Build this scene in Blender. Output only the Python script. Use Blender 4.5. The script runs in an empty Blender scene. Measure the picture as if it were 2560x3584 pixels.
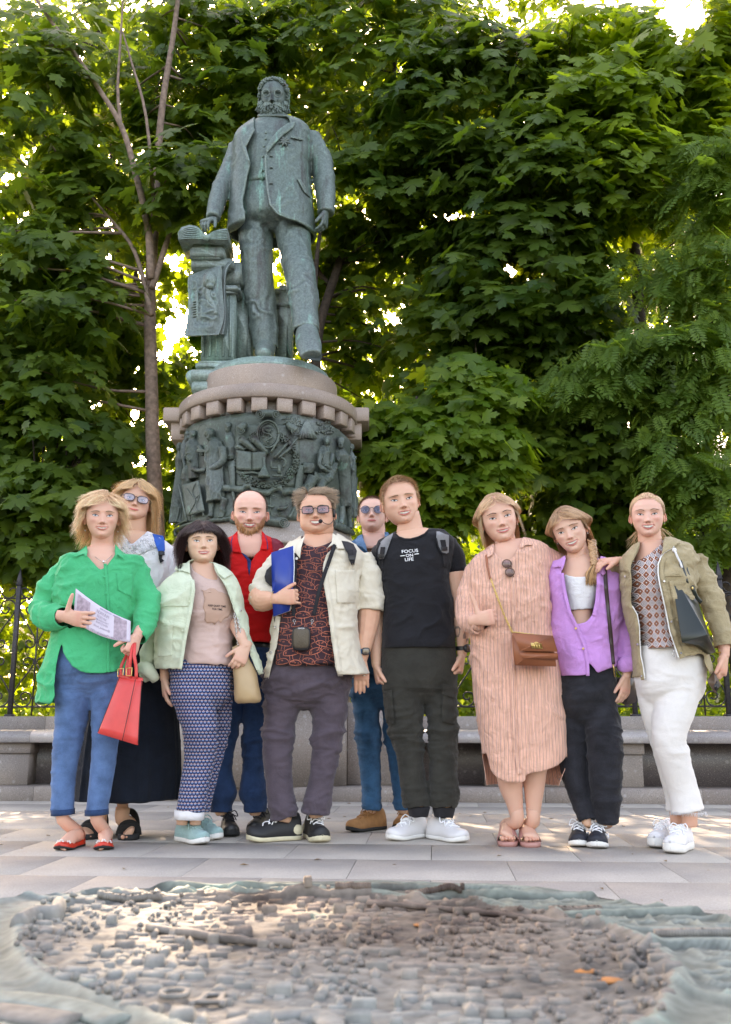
import bpy,bmesh,math,random
import numpy as np
from mathutils import Vector,Matrix,geometry
from mathutils.bvhtree import BVHTree
R=math.radians
scene=bpy.context.scene
# ------------------------------------------------------------------ camera, sky, sun, exposure
FPX,CX,CY,PITCH,CH=3400.0,1280.0,1792.0,R(12.03),0.61
cam=bpy.data.cameras.new('camera');camo=bpy.data.objects.new('camera',cam)
scene.collection.objects.link(camo);scene.camera=camo
camo.location=(0,0,CH);camo.rotation_euler=(R(90)+PITCH,0,0)
cam.sensor_fit='VERTICAL';cam.sensor_height=36.0;cam.lens=36.0*FPX/3584.0
cam.clip_start=0.05;cam.clip_end=900
cam.dof.use_dof=True;cam.dof.focus_distance=5.1;cam.dof.aperture_fstop=10.0
SUN_EL,SUN_AZ=R(26.3),R(-12.0)
world=bpy.data.worlds.new('World');scene.world=world;world.use_nodes=True
wn=world.node_tree;bg=wn.nodes['Background']
sky=wn.nodes.new('ShaderNodeTexSky');sky.sky_type='NISHITA';sky.sun_disc=False
sky.sun_elevation=SUN_EL;sky.sun_rotation=SUN_AZ
sky.air_density=1.0;sky.dust_density=4.0;sky.ozone_density=1.0
wn.links.new(sky.outputs[0],bg.inputs[0]);bg.inputs[1].default_value=0.15
sl=bpy.data.lights.new('sun','SUN');sl.energy=2.4;sl.angle=R(0.53);sl.color=(1.0,0.93,0.82)
slo=bpy.data.objects.new('sun',sl);scene.collection.objects.link(slo)
sd=Vector((math.sin(SUN_AZ)*math.cos(SUN_EL),math.cos(SUN_AZ)*math.cos(SUN_EL),math.sin(SUN_EL)))
slo.rotation_euler=sd.to_track_quat('Z','Y').to_euler();slo.location=sd*60
vs=scene.view_settings
vs.view_transform='Standard';vs.look='None';vs.gamma=1.0;vs.use_curve_mapping=False
vs.exposure=2.95
scene.display_settings.display_device='sRGB'
try:
 vs.use_white_balance=True;vs.white_balance_temperature=9000;vs.white_balance_tint=20
except Exception:
 pass
scene.render.engine='CYCLES'
scene.cycles.max_bounces=6;scene.cycles.diffuse_bounces=3;scene.cycles.glossy_bounces=2
scene.cycles.transmission_bounces=4;scene.cycles.transparent_max_bounces=8
scene.cycles.caustics_reflective=False;scene.cycles.caustics_refractive=False
scene.cycles.use_denoising=True
# ------------------------------------------------------------------ numbers
CP,SP=math.cos(PITCH),math.sin(PITCH)
rng=np.random.default_rng(7)
T={'v':(0,0,1.5764),'s':(0,0,1.0),'a':(60,1640,.4926),'b':(60,2300,.4926),'c':(760,1640,.4926),'d':(700,2300,.4926),'e':(1500,1640,.6527),'f':(1500,2300,.6527),'h':(0,1900,.4397),'F1':(240,1700,.14778),'F2':(380,1660,.14778),'F3':(590,1790,.14778),'F4':(790,1690,.14778),'F5':(1010,1680,.14778),'F6':(1220,1640,.17241),'F7':(1660,1700,.14778),'F8':(1920,1760,.14778),'F9':(2160,1700,.14778),'G2':(180,2020,.2340),'G3':(880,1900,.27094),'G4':(1300,1850,.22167),'G5':(1620,1900,.29557),'G6':(2160,1900,.26385),'S1':(560,240,.43103),'S2':(560,760,.43103),'S3':(540,1340,.48030)}
def S(k,x,y):
 t=T[k];return(t[0]+x*t[2],t[1]+y*t[2])
def ray(x,y):
 dx=(x-CX)/FPX;dy=(CY-y)/FPX
 return np.array([dx,CP-SP*dy,SP+CP*dy])
def W(k,x,y,D):
 """the point of the place seen at that spot whose distance along the ground is D"""
 sx,sy=S(k,x,y);d=ray(sx,sy);return np.array([0,0,CH])+d*(D/d[1])
def WG(k,x,y,z=0.0):
 sx,sy=S(k,x,y);d=ray(sx,sy);return np.array([0,0,CH])+d*((z-CH)/d[2])
def mpp(k,D):
 return T[k][2]*D*1.0/FPX/CP
def proj(P):
 P=np.asarray(P,float);q=P-np.array([0,0,CH])
 fw=q[...,1]*CP+q[...,2]*SP;up=-q[...,1]*SP+q[...,2]*CP
 return np.stack([CX+FPX*q[...,0]/fw,CY-FPX*up/fw],-1)
def nrm(v):
 v=np.asarray(v,float);return v/(np.linalg.norm(v,axis=-1,keepdims=True)+1e-12)
def _h(i,j,k,s):
 n=(i*374761393+j*668265263+k*2147483647+s*1274126177)&0xFFFFFFFF
 n=((n^(n>>13))*1274126177)&0xFFFFFFFF
 return((n^(n>>16))&0xFFFFFF)/float(0xFFFFFF)
def noise3(P,s=0):
 P=np.asarray(P,float);I=np.floor(P).astype(np.int64);F=P-I;F=F*F*(3-2*F)
 r=0
 for a in(0,1):
  for b in(0,1):
   for c in(0,1):
    w=(F[...,0]if a else 1-F[...,0])*(F[...,1]if b else 1-F[...,1])*(F[...,2]if c else 1-F[...,2])
    r=r+w*_h(I[...,0]+a,I[...,1]+b,I[...,2]+c,s)
 return r
def fbm(P,o=3,s=0):
 P=np.asarray(P,float);r=0;a=.5;t=0
 for i in range(o):
  r=r+a*noise3(P,s+i*17);t+=a;a*=.5;P=P*2.03+3.1
 return r/t
def ridge(P,s=0,k=2.0):
 return(1-np.abs(2*noise3(P,s)-1))**k
# ------------------------------------------------------------------ materials
def newmat(name):
 m=bpy.data.materials.new(name);m.use_nodes=True
 return m,m.node_tree,m.node_tree.nodes['Principled BSDF']
def N(nt,t,**kw):
 n=nt.nodes.new(t)
 for k,v in kw.items():
  if hasattr(n,k):setattr(n,k,v)
  else:n.inputs[k].default_value=v
 return n
def c4(c):return(c[0],c[1],c[2],1.0)
def ramp(nt,stops):
 r=nt.nodes.new('ShaderNodeValToRGB');e=r.color_ramp.elements
 while len(e)<len(stops):e.new(.5)
 for q,(p,c)in zip(e,stops):q.position=p;q.color=c4(c)
 return r
def coords(nt,sc=(1,1,1),rot=(0,0,0)):
 tc=nt.nodes.new('ShaderNodeTexCoord');mp=nt.nodes.new('ShaderNodeMapping')
 nt.links.new(tc.outputs['Object'],mp.inputs[0]);mp.inputs['Scale'].default_value=sc;mp.inputs['Rotation'].default_value=rot
 return mp.outputs[0]
def bump(nt,b,h,strength=.3,dist=.002):
 n=nt.nodes.new('ShaderNodeBump');n.inputs['Strength'].default_value=strength;n.inputs['Distance'].default_value=dist
 nt.links.new(h,n.inputs['Height']);nt.links.new(n.outputs[0],b.inputs['Normal']);return n
def mixc(nt,fac,a,b,mode='MIX'):
 m=nt.nodes.new('ShaderNodeMix');m.data_type='RGBA';m.blend_type=mode
 for i,v in((0,fac),(6,a),(7,b)):
  if isinstance(v,(int,float)):m.inputs[i].default_value=v
  elif isinstance(v,tuple):m.inputs[i].default_value=c4(v)
  else:nt.links.new(v,m.inputs[i])
 return m.outputs[2]
def plain(name,col,rough=.6,metal=0.0,spec=.5,var=.12,vs_=30,bmp=0.0):
 m,nt,b=newmat(name);b.inputs['Roughness'].default_value=rough;b.inputs['Metallic'].default_value=metal
 b.inputs['Specular IOR Level'].default_value=spec
 n=N(nt,'ShaderNodeTexNoise');n.inputs['Scale'].default_value=vs_;n.inputs['Detail'].default_value=5
 nt.links.new(coords(nt),n.inputs['Vector'])
 r=ramp(nt,[(.3,tuple(c*(1-var)for c in col)),(.7,tuple(min(1,c*(1+var))for c in col))])
 nt.links.new(n.outputs[0],r.inputs[0]);nt.links.new(r.outputs[0],b.inputs['Base Color'])
 if bmp:bump(nt,b,n.outputs[0],bmp,.003)
 return m
def cloth(name,col,var=.12,rough=.85,fine=260.0,fold=9.0,sheen=.15,fb=.5):
 """woven cloth: thread grain, soft creases, slight unevenness of the dye"""
 m,nt,b=newmat(name);co=coords(nt)
 b.inputs['Roughness'].default_value=rough;b.inputs['Specular IOR Level'].default_value=.25
 b.inputs['Sheen Weight'].default_value=sheen
 n=N(nt,'ShaderNodeTexNoise');n.inputs['Scale'].default_value=14;n.inputs['Detail'].default_value=6
 nt.links.new(co,n.inputs['Vector'])
 g=N(nt,'ShaderNodeTexNoise');g.inputs['Scale'].default_value=fine;g.inputs['Detail'].default_value=2
 nt.links.new(co,g.inputs['Vector'])
 r=ramp(nt,[(.25,tuple(c*(1-var)for c in col)),(.75,tuple(min(1,c*(1+var))for c in col))])
 a=nt.nodes.new('ShaderNodeMath');a.operation='ADD';nt.links.new(n.outputs[0],a.inputs[0])
 s=nt.nodes.new('ShaderNodeMath');s.operation='MULTIPLY_ADD';nt.links.new(g.outputs[0],s.inputs[0]);s.inputs[1].default_value=.6;s.inputs[2].default_value=-.3
 nt.links.new(s.outputs[0],a.inputs[1]);nt.links.new(a.outputs[0],r.inputs[0])
 nt.links.new(r.outputs[0],b.inputs['Base Color'])
 f=N(nt,'ShaderNodeTexNoise');f.inputs['Scale'].default_value=fold;f.inputs['Detail'].default_value=3;f.inputs['Distortion'].default_value=1.2
 nt.links.new(co,f.inputs['Vector'])
 k=nt.nodes.new('ShaderNodeMath');k.operation='MULTIPLY_ADD';nt.links.new(f.outputs[0],k.inputs[0]);k.inputs[1].default_value=6.0
 nt.links.new(g.outputs[0],k.inputs[2])
 bump(nt,b,k.outputs[0],fb,.004)
 m['rgb']=1
 return m,nt,b,r.outputs[0]
def granite(name,col=(.33,.29,.27),light=(.55,.5,.48),dark=(.09,.08,.085),rough=.55,spots=True):
 m,nt,b=newmat(name);co=coords(nt)
 n=N(nt,'ShaderNodeTexNoise');n.inputs['Scale'].default_value=150;n.inputs['Detail'].default_value=4;n.inputs['Roughness'].default_value=.75
 nt.links.new(co,n.inputs['Vector'])
 r=ramp(nt,[(.30,dark),(.43,col),(.56,col),(.68,light)])
 nt.links.new(n.outputs[0],r.inputs[0])
 big=N(nt,'ShaderNodeTexNoise');big.inputs['Scale'].default_value=2.3;big.inputs['Detail'].default_value=5
 nt.links.new(co,big.inputs['Vector'])
 br=ramp(nt,[(.3,(.78,.76,.76)),(.7,(1.12,1.06,1.0))]);nt.links.new(big.outputs[0],br.inputs[0])
 out=mixc(nt,1.0,r.outputs[0],br.outputs[0],'MULTIPLY')
 if spots:
  v=N(nt,'ShaderNodeTexVoronoi');v.inputs['Scale'].default_value=11;v.inputs['Randomness'].default_value=1
  nt.links.new(co,v.inputs['Vector'])
  vr=ramp(nt,[(.10,(1,1,1)),(.2,(0,0,0))]);nt.links.new(v.outputs['Distance'],vr.inputs[0])
  s=nt.nodes.new('ShaderNodeMath');s.operation='MULTIPLY';nt.links.new(vr.outputs[0],s.inputs[0]);s.inputs[1].default_value=.38
  out=mixc(nt,s.outputs[0],out,light)
 nt.links.new(out,b.inputs['Base Color']);b.inputs['Roughness'].default_value=rough
 bump(nt,b,n.outputs[0],.25,.002)
 return m
def attrmat(name,rough=.5,sss=0.0,spec=.4,coat=0.0,bmp=0.0,bs=900):
 m,nt,b=newmat(name);a=nt.nodes.new('ShaderNodeAttribute');a.attribute_name='col'
 nt.links.new(a.outputs['Color'],b.inputs['Base Color']);b.inputs['Roughness'].default_value=rough
 b.inputs['Specular IOR Level'].default_value=spec;b.inputs['Coat Weight'].default_value=coat
 if sss:
  b.inputs['Subsurface Weight'].default_value=sss;b.inputs['Subsurface Radius'].default_value=(1,.35,.2);b.inputs['Subsurface Scale'].default_value=.006
 if bmp:
  n=N(nt,'ShaderNodeTexNoise');n.inputs['Scale'].default_value=bs;n.inputs['Detail'].default_value=3
  nt.links.new(coords(nt),n.inputs['Vector']);bump(nt,b,n.outputs[0],bmp,.001)
 return m
# ------------------------------------------------------------------ geometry collector
class Geo:
 def __init__(s):s.V=[];s.F=[];s.C=[];s.M=[];s.n=0
 def add(s,V,F,col=None,mi=0):
  V=np.asarray(V,float).reshape(-1,3)
  if isinstance(F,np.ndarray):F=[F]
  elif len(F)and not isinstance(F[0],np.ndarray):
   d={}
   for f in F:d.setdefault(len(f),[]).append(tuple(f))
   F=[np.array(v,int)for v in d.values()]
  for f in F:
   if len(f):s.F.append(f+s.n);s.M.append(np.full(len(f),mi,int))
  s.V.append(V)
  c=np.ones((len(V),3))*.5 if col is None else np.broadcast_to(np.asarray(col,float),(len(V),3))
  s.C.append(c);s.n+=len(V);return s
 def join(s,g):
  if g.n==0:return s
  V,F,C,M=g.V,g.F,g.C,g.M
  s.V+=V;s.F+=[f+s.n for f in F];s.C+=C;s.M+=M;s.n+=g.n;return s
 def arr(s):return np.concatenate(s.V),s.F
 def build(s,name,mats,parent=None,smooth=True,colors=False):
  V=np.concatenate(s.V);me=bpy.data.meshes.new(name)
  nl=sum(f.size for f in s.F);nf=sum(len(f)for f in s.F)
  me.vertices.add(len(V));me.vertices.foreach_set('co',V.astype(np.float32).ravel())
  me.loops.add(nl);me.polygons.add(nf)
  lv=np.concatenate([f.ravel()for f in s.F]);tot=np.concatenate([np.full(len(f),f.shape[1],int)for f in s.F])
  st=np.concatenate([[0],np.cumsum(tot)[:-1]])
  me.loops.foreach_set('vertex_index',lv.astype(np.int32));me.polygons.foreach_set('loop_start',st.astype(np.int32))
  me.polygons.foreach_set('material_index',np.concatenate(s.M).astype(np.int32))
  if smooth:me.polygons.foreach_set('use_smooth',np.ones(nf,bool))
  if colors:
   at=me.color_attributes.new('col','FLOAT_COLOR','POINT');C=np.concatenate(s.C)
   at.data.foreach_set('color',np.concatenate([C,np.ones((len(C),1))],1).astype(np.float32).ravel())
  for m in(mats if isinstance(mats,(list,tuple))else[mats]):me.materials.append(m)
  me.update(calc_edges=True);me.validate()
  return link(name,me,parent)
def link(name,me,parent=None):
 o=bpy.data.objects.new(name,me);scene.collection.objects.link(o)
 if parent is not None:setp(o,parent)
 return o
def setp(o,parent):
 o.parent=parent
 w=Matrix.Translation(Vector(parent['org']))if 'org' in parent else Matrix.Identity(4)
 o.matrix_parent_inverse=w.inverted()
def tag(o,label=None,cat=None,group=None,kind=None):
 if label:o['label']=label
 if cat:o['category']=cat
 if group:o['group']=group
 if kind:o['kind']=kind
 return o
def thing(name,loc,label,cat,group=None):
 o=bpy.data.objects.new(name,None);scene.collection.objects.link(o);o.location=Vector(loc);o['org']=tuple(float(c)for c in loc)
 o.empty_display_size=.1
 return tag(o,label,cat,group)
def grid_faces(n,m,wrap=True):
 i=np.arange(n-1)[:,None];j=np.arange(m if wrap else m-1)[None,:];j2=(j+1)%m
 return np.stack([i*m+j,i*m+j2,(i+1)*m+j2,(i+1)*m+j],-1).reshape(-1,4)
def loft(rings,cap=True,wrap=True):
 rings=np.asarray(rings,float);n,m=rings.shape[:2];V=rings.reshape(-1,3);F=[grid_faces(n,m,wrap)]
 if cap:
  c0=rings[0].mean(0);c1=rings[-1].mean(0);V=np.concatenate([V,[c0,c1]])
  j=np.arange(m);j2=(j+1)%m
  F.append(np.stack([j2,j,np.full(m,n*m)],-1));F.append(np.stack([(n-1)*m+j,(n-1)*m+j2,np.full(m,n*m+1)],-1))
 return V,F
def catm(P,k):
 """smooth interpolation through the rows of P, k steps per span"""
 P=np.asarray(P,float)
 if len(P)<3 or k<2:
  if k<2:return P
  t=np.linspace(0,1,k*(len(P)-1)+1)[:,None];return P[0]*(1-t)+P[-1]*t
 Q=np.concatenate([[2*P[0]-P[1]],P,[2*P[-1]-P[-2]]]);out=[]
 for i in range(1,len(Q)-2):
  for q in range(k):
   t=q/k;a,b,c,d=Q[i-1],Q[i],Q[i+1],Q[i+2]
   out.append(.5*(2*b+(c-a)*t+(2*a-5*b+4*c-d)*t*t+(3*b-a-3*c+d)*t**3))
 out.append(P[-1]);return np.array(out)
def tube(path,rad,seg=12,k=1,kd=1.0,ref=(0,1,0),cap=True,tw=0.0):
 """limb along a path; rad one radius or one per point; kd = radius across ref / radius along the picture plane"""
 path=np.asarray(path,float);rad=np.broadcast_to(np.asarray(rad,float),(len(path),))if np.ndim(rad)<2 else np.asarray(rad,float)
 if rad.ndim==1:rad=np.stack([rad,rad*kd],-1)
 A=catm(np.concatenate([path,rad],1),k)if k>1 else np.concatenate([path,rad],1)
 P,r=A[:,:3],np.maximum(A[:,3:5],1e-5)
 t=nrm(np.gradient(P,axis=0));ref=nrm(ref);u=np.cross(t,ref)
 for i in range(len(u)):
  if np.linalg.norm(u[i])<.25:
   u[i]=u[i-1]-t[i]*np.dot(u[i-1],t[i])if i and np.linalg.norm(u[i-1])>.01 else np.cross(t[i],(1,.01,.02))
 u=nrm(u);v=np.cross(t,u)
 a=np.linspace(0,2*np.pi,seg,endpoint=False)+tw
 rings=P[:,None]+u[:,None]*(np.cos(a)[None,:,None]*r[:,None,:1])+v[:,None]*(np.sin(a)[None,:,None]*r[:,None,1:2])
 return loft(rings,cap)
def box(c,s,rot=0.0,bev=0.0):
 c=np.asarray(c,float);h=np.asarray(s,float)/2
 if bev>0:
  b=min(bev,h.min()*.9);V=[];
  for z in(-1,1):
   for(x,y)in((-1,-1),(1,-1),(1,1),(-1,1)):
    V+=[(x*(h[0]-b),y*h[1],z*(h[2]-b)),(x*h[0],y*(h[1]-b),z*(h[2]-b)),(x*(h[0]-b),y*(h[1]-b),z*h[2])]
  bm=bmesh.new();vs_=[bm.verts.new(v)for v in V];bmesh.ops.convex_hull(bm,input=vs_)
  bmesh.ops.dissolve_limit(bm,angle_limit=.01,verts=bm.verts,edges=bm.edges)
  bm.verts.index_update();V=np.array([v.co for v in bm.verts]);F=[tuple(v.index for v in f.verts)for f in bm.faces];bm.free()
 else:
  V=np.array([(x*h[0],y*h[1],z*h[2])for z in(-1,1)for y in(-1,1)for x in(-1,1)])
  F=[(0,2,3,1),(4,5,7,6),(0,1,5,4),(2,6,7,3),(0,4,6,2),(1,3,7,5)]
 cr,sr=math.cos(rot),math.sin(rot)
 V=np.stack([V[:,0]*cr-V[:,1]*sr,V[:,0]*sr+V[:,1]*cr,V[:,2]],-1)+c
 return V,F
def lathe(c,prof,seg=64,a0=0.0,a1=2*math.pi):
 full=abs(a1-a0-2*math.pi)<1e-6
 a=np.linspace(a0,a1,seg,endpoint=not full);prof=np.asarray(prof,float)
 rings=np.stack([c[0]+prof[:,:1]*np.cos(a),c[1]+prof[:,:1]*np.sin(a),c[2]+np.repeat(prof[:,1:2],len(a),1)],-1)
 return rings.reshape(-1,3),[grid_faces(len(prof),len(a),full)]
def ball(c,r,seg=12,rows=8,R3=None):
 r=np.broadcast_to(np.asarray(r,float),(3,));th=np.linspace(0,np.pi,rows+1)[1:-1];a=np.linspace(0,2*np.pi,seg,endpoint=False)
 P=np.stack([np.sin(th)[:,None]*np.cos(a),np.sin(th)[:,None]*np.sin(a),np.repeat(np.cos(th)[:,None],seg,1)],-1).reshape(-1,3)
 P=np.concatenate([P,[(0,0,1),(0,0,-1)]])*r
 if R3 is not None:P=P@np.asarray(R3).T
 n=len(th);F=[grid_faces(n,seg)[:,::-1]];j=np.arange(seg);j2=(j+1)%seg
 F.append(np.stack([j,j2,np.full(seg,n*seg)],-1));F.append(np.stack([(n-1)*seg+j2,(n-1)*seg+j,np.full(seg,n*seg+1)],-1))
 return P+np.asarray(c),F
def mesh_arrays(me):
 V=np.empty(len(me.vertices)*3,np.float32);me.vertices.foreach_get('co',V);V=V.reshape(-1,3).astype(float)
 lv=np.empty(len(me.loops),np.int32);me.loops.foreach_get('vertex_index',lv)
 n=len(me.polygons);st=np.empty(n,np.int32);tt=np.empty(n,np.int32)
 me.polygons.foreach_get('loop_start',st);me.polygons.foreach_get('loop_total',tt)
 F=[]
 for k in np.unique(tt):
  s_=st[tt==k];F.append(lv[s_[:,None]+np.arange(k)[None,:]].astype(int))
 return V,F
def evaluated(g,mods):
 """run modifiers over collected geometry and give back plain arrays"""
 o=g.build('temporary',[],None)
 for t,kw in mods:
  m=o.modifiers.new(t,t)
  for k,v in kw.items():setattr(m,k,v)
 dg=bpy.context.evaluated_depsgraph_get();dg.update();e=o.evaluated_get(dg);me=e.to_mesh()
 out=mesh_arrays(me);e.to_mesh_clear();m0=o.data;bpy.data.objects.remove(o);bpy.data.meshes.remove(m0);return out
def remesh(g,vox,smooth=6,fac=.5):
 return evaluated(g,[('REMESH',dict(mode='VOXEL',voxel_size=vox,adaptivity=0.0)),('SMOOTH',dict(factor=fac,iterations=smooth))])
def vnormals(V,F):
 n=np.zeros_like(V)
 for f in F:
  a=np.cross(V[f[:,1]]-V[f[:,0]],V[f[:,2]]-V[f[:,0]])
  if f.shape[1]==4:a=a+np.cross(V[f[:,2]]-V[f[:,0]],V[f[:,3]]-V[f[:,0]])
  for k in range(f.shape[1]):np.add.at(n,f[:,k],a)
 return nrm(n)
def inpoly(P,poly):
 P=np.asarray(P);x,y=P[:,0],P[:,1];r=np.zeros(len(P),bool);n=len(poly)
 for i in range(n):
  x1,y1=poly[i];x2,y2=poly[(i+1)%n]
  c=((y1>y)!=(y2>y));r^=c&(x<(x2-x1)*(y-y1)/((y2-y1)+1e-12)+x1)
 return r
def dice(V,F):
 out=[]
 for f in F:
  if f.shape[1]==3:out.append(f)
  else:
   for k in range(1,f.shape[1]-1):out.append(f[:,[0,k,k+1]])
 return np.concatenate(out)
def bvh(*parts):
 Vs=[];Fs=[];n=0
 for V,F in parts:
  t=dice(V,F)+n;Vs.append(V);Fs.append(t);n+=len(V)
 return BVHTree.FromPolygons(np.concatenate(Vs).tolist(),np.concatenate(Fs).tolist())
ORG=Vector((0,0,CH))
def hit(B,sx,sy):
 d=ray(sx,sy);d=nrm(d);h=B.ray_cast(ORG,Vector(d))
 return(None,None)if h[0]is None else(np.array(h[0]),np.array(h[1]))
def patch(B,k,poly,off=.004,thick=.003,res=None,fallback=None,sm=2,puff=0.0,lift=None):
 """a piece of cloth lying on what B holds: outline given over the photo, real thickness, follows the surface"""
 P=[S(k,*q)for q in poly];P=np.array(P)
 L=np.linalg.norm(np.diff(np.concatenate([P,P[:1]]),axis=0),axis=1);res=res or max(2.5,min(9.0,L.sum()/60))
 bd=[]
 for i in range(len(P)):
  n=max(1,int(L[i]/res));a,b=P[i],P[(i+1)%len(P)]
  for q in range(n):bd.append(a+(b-a)*q/n)
 bd=np.array(bd);nb=len(bd)
 lo,hi=bd.min(0),bd.max(0)
 gx,gy=np.meshgrid(np.arange(lo[0],hi[0],res),np.arange(lo[1],hi[1],res));G=np.stack([gx.ravel(),gy.ravel()],-1)
 G=G[inpoly(G,bd)]
 if len(G):G=G[np.min(np.linalg.norm(G[:,None]-bd[None],axis=2),axis=1)>res*.55]
 pts=[Vector(p)for p in bd]+[Vector(p)for p in G]
 r=geometry.delaunay_2d_cdt(pts,[(i,(i+1)%nb)for i in range(nb)],[],1,1e-4)
 Q=np.array([tuple(v)for v in r[0]]);F=np.array([f for f in r[2]if len(f)==3],int)
 if len(F)==0:return np.zeros((0,3)),[]
 dep=np.full(len(Q),np.nan);dirs=nrm(np.array([ray(*q)for q in Q]))
 for i,q in enumerate(Q):
  p,n=hit(B,*q)
  if p is not None:dep[i]=np.linalg.norm(p-np.array(ORG))
 ok=~np.isnan(dep)
 if ok.sum()==0:dep[:]=fallback or 5.0
 elif(~ok).any():
  md=np.median(dep[ok])
  for i in np.where(~ok)[0]:
   d=np.linalg.norm(Q[ok]-Q[i],axis=1);j=np.argsort(d)[:3];dep[i]=dep[ok][j].mean()
 E=np.concatenate([F[:,[0,1]],F[:,[1,2]],F[:,[2,0]]]);
 for _ in range(sm):
  s=np.zeros(len(Q));c=np.zeros(len(Q))
  for a,b in((0,1),(1,0)):
   np.add.at(s,E[:,a],dep[E[:,b]]);np.add.at(c,E[:,a],1)
  m=s/np.maximum(c,1);dep=np.minimum(dep,m)*.5+.5*m if puff<0 else.5*dep+.5*m
 if lift is not None:dep=dep-lift(Q)
 V1=np.array(ORG)+dirs*(dep-off)[:,None];V0=np.array(ORG)+dirs*(dep-off+thick)[:,None]
 a=V1[F];nn=np.cross(a[:,1]-a[:,0],a[:,2]-a[:,0]);flip=(nn*dirs[F[:,0]]).sum(1)>0;F[flip]=F[flip][:,::-1]
 if puff>0:
  bdist=np.min(np.linalg.norm(Q[:,None]-bd[None],axis=2),axis=1);V1=V1-dirs*(puff*(1-np.exp(-bdist/(3*res))))[:,None]
 ed={}
 for f in F:
  for i in range(3):
   e=(f[i],f[(i+1)%3]);ed[e]=1
 side=[(e[1],e[0],e[0]+len(Q),e[1]+len(Q))for e in ed if(e[1],e[0])not in ed]
 return np.concatenate([V1,V0]),[F,F[:,::-1]+len(Q),np.array(side,int)]
def strap_poly(pts,w):
 P=np.asarray(pts,float);t=nrm(np.gradient(P,axis=0));n=np.stack([-t[:,1],t[:,0]],-1)
 w=np.broadcast_to(np.asarray(w,float),(len(P),))[:,None]/2
 return[tuple(p)for p in np.concatenate([P+n*w,(P-n*w)[::-1]])]
def text_geo(txt,place,size=1.0,col=None):
 """flat lettering; place maps (x, y) of the text to a point"""
 cu=bpy.data.curves.new('lettering','FONT');cu.body=txt;cu.align_x='CENTER';cu.size=size;cu.offset=.012*size;cu.resolution_u=3
 o=bpy.data.objects.new('lettering',cu);scene.collection.objects.link(o)
 dg=bpy.context.evaluated_depsgraph_get();dg.update();e=o.evaluated_get(dg);me=e.to_mesh();V,F=mesh_arrays(me);e.to_mesh_clear()
 bpy.data.objects.remove(o);bpy.data.curves.remove(cu)
 if len(V)==0:return V,F
 V=np.array([place(v[0],v[1])for v in V]);return V,F
# ================================================================== the setting: soil, paving, bench, fence
G_pave=granite('paving granite',(.385,.36,.33),(.52,.50,.465),(.21,.195,.18),.85,False)
G_wall=granite('grey granite',(.29,.25,.225),(.55,.52,.50),(.06,.055,.055),.6)
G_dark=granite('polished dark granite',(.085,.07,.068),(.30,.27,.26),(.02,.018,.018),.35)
G_seat=granite('honed granite',(.36,.335,.33),(.6,.58,.57),(.10,.09,.09),.32)
G_pink=granite('pinkish granite',(.37,.285,.24),(.55,.49,.45),(.10,.08,.075),.5)
M_joint=plain('dusty joint sand',(.30,.27,.235),.95,var=.3)
M_soil=plain('soil and grass',(.035,.06,.014),.95,var=.5,vs_=5,bmp=.4)
V,F=box((0,150,-.06),(700,500,.1));g=Geo();g.add(V,F)
tag(g.build('ground',M_soil,smooth=False),kind='structure')
pav=Geo();V,F=box((0,3.0,-.026),(16,11.0,.032));pav.add(V,F)
pavement=tag(pav.build('pavement',M_joint,smooth=False),kind='structure')
SLW,SLD,PAVR=.66,.54,R(-4.0)
V,F=box((0,0,0),(SLW-.0028,SLD-.0028,.03),bev=.0012);g=Geo();g.add(V,F)
slab0=g.build('paving_slab',G_pave,pavement,smooth=False)
first=True
rr=random.Random(3)
r0=W('s',1231,3045,4.25);
for j in range(-7,7):
 for i in range(-9,10):
  lx=(i+(.5 if j%2 else 0))*SLW;ly=j*SLD
  x=r0[0]+lx*math.cos(PAVR)-ly*math.sin(PAVR)+SLW/2;y=4.255+lx*math.sin(PAVR)+ly*math.cos(PAVR)
  if y<1.6 or y>7.9 or abs(x)>1.2+y*.5:continue
  o=slab0 if first else slab0 .copy()
  if not first:scene.collection.objects.link(o)
  first=False
  o.location=(x,y,-.0150+rr.uniform(-.0005,.0003));o.rotation_euler=(rr.uniform(-.0005,.0005),rr.uniform(-.0005,.0005),PAVR)
def zat(y,D,x=1280):return W('s',x,y,D)[2]
BY=lambda x:7.62-.055*(x+.3)-.012*(x+.3)**2
def wallbox(g,x0,x1,dy0,dy1,z0,z1,bev=.006,n=1):
 """a stone between x0 and x1 that follows the line of the bench"""
 y0=(BY(x0),BY(x1));V=[]
 for(x,yb)in((x0,y0[0]),(x1,y0[1])):
  V+=[(x,yb+dy0,z0+bev),(x,yb+dy0,z1-bev),(x,yb+dy0+bev,z1),(x,yb+dy1,z1),(x,yb+dy1,z0),(x,yb+dy0+bev,z0)]
 F=[(i,(i+1)%6,(i+1)%6+6,i+6)for i in range(6)]+[tuple(range(5,-1,-1)),tuple(range(6,12))]
 g.add(np.array(V),F);return g
KZ=.105;SZ0=zat(2600,7.72);SZ1=zat(2563,7.72)+.012;PZ=zat(2507,8.05)
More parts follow.
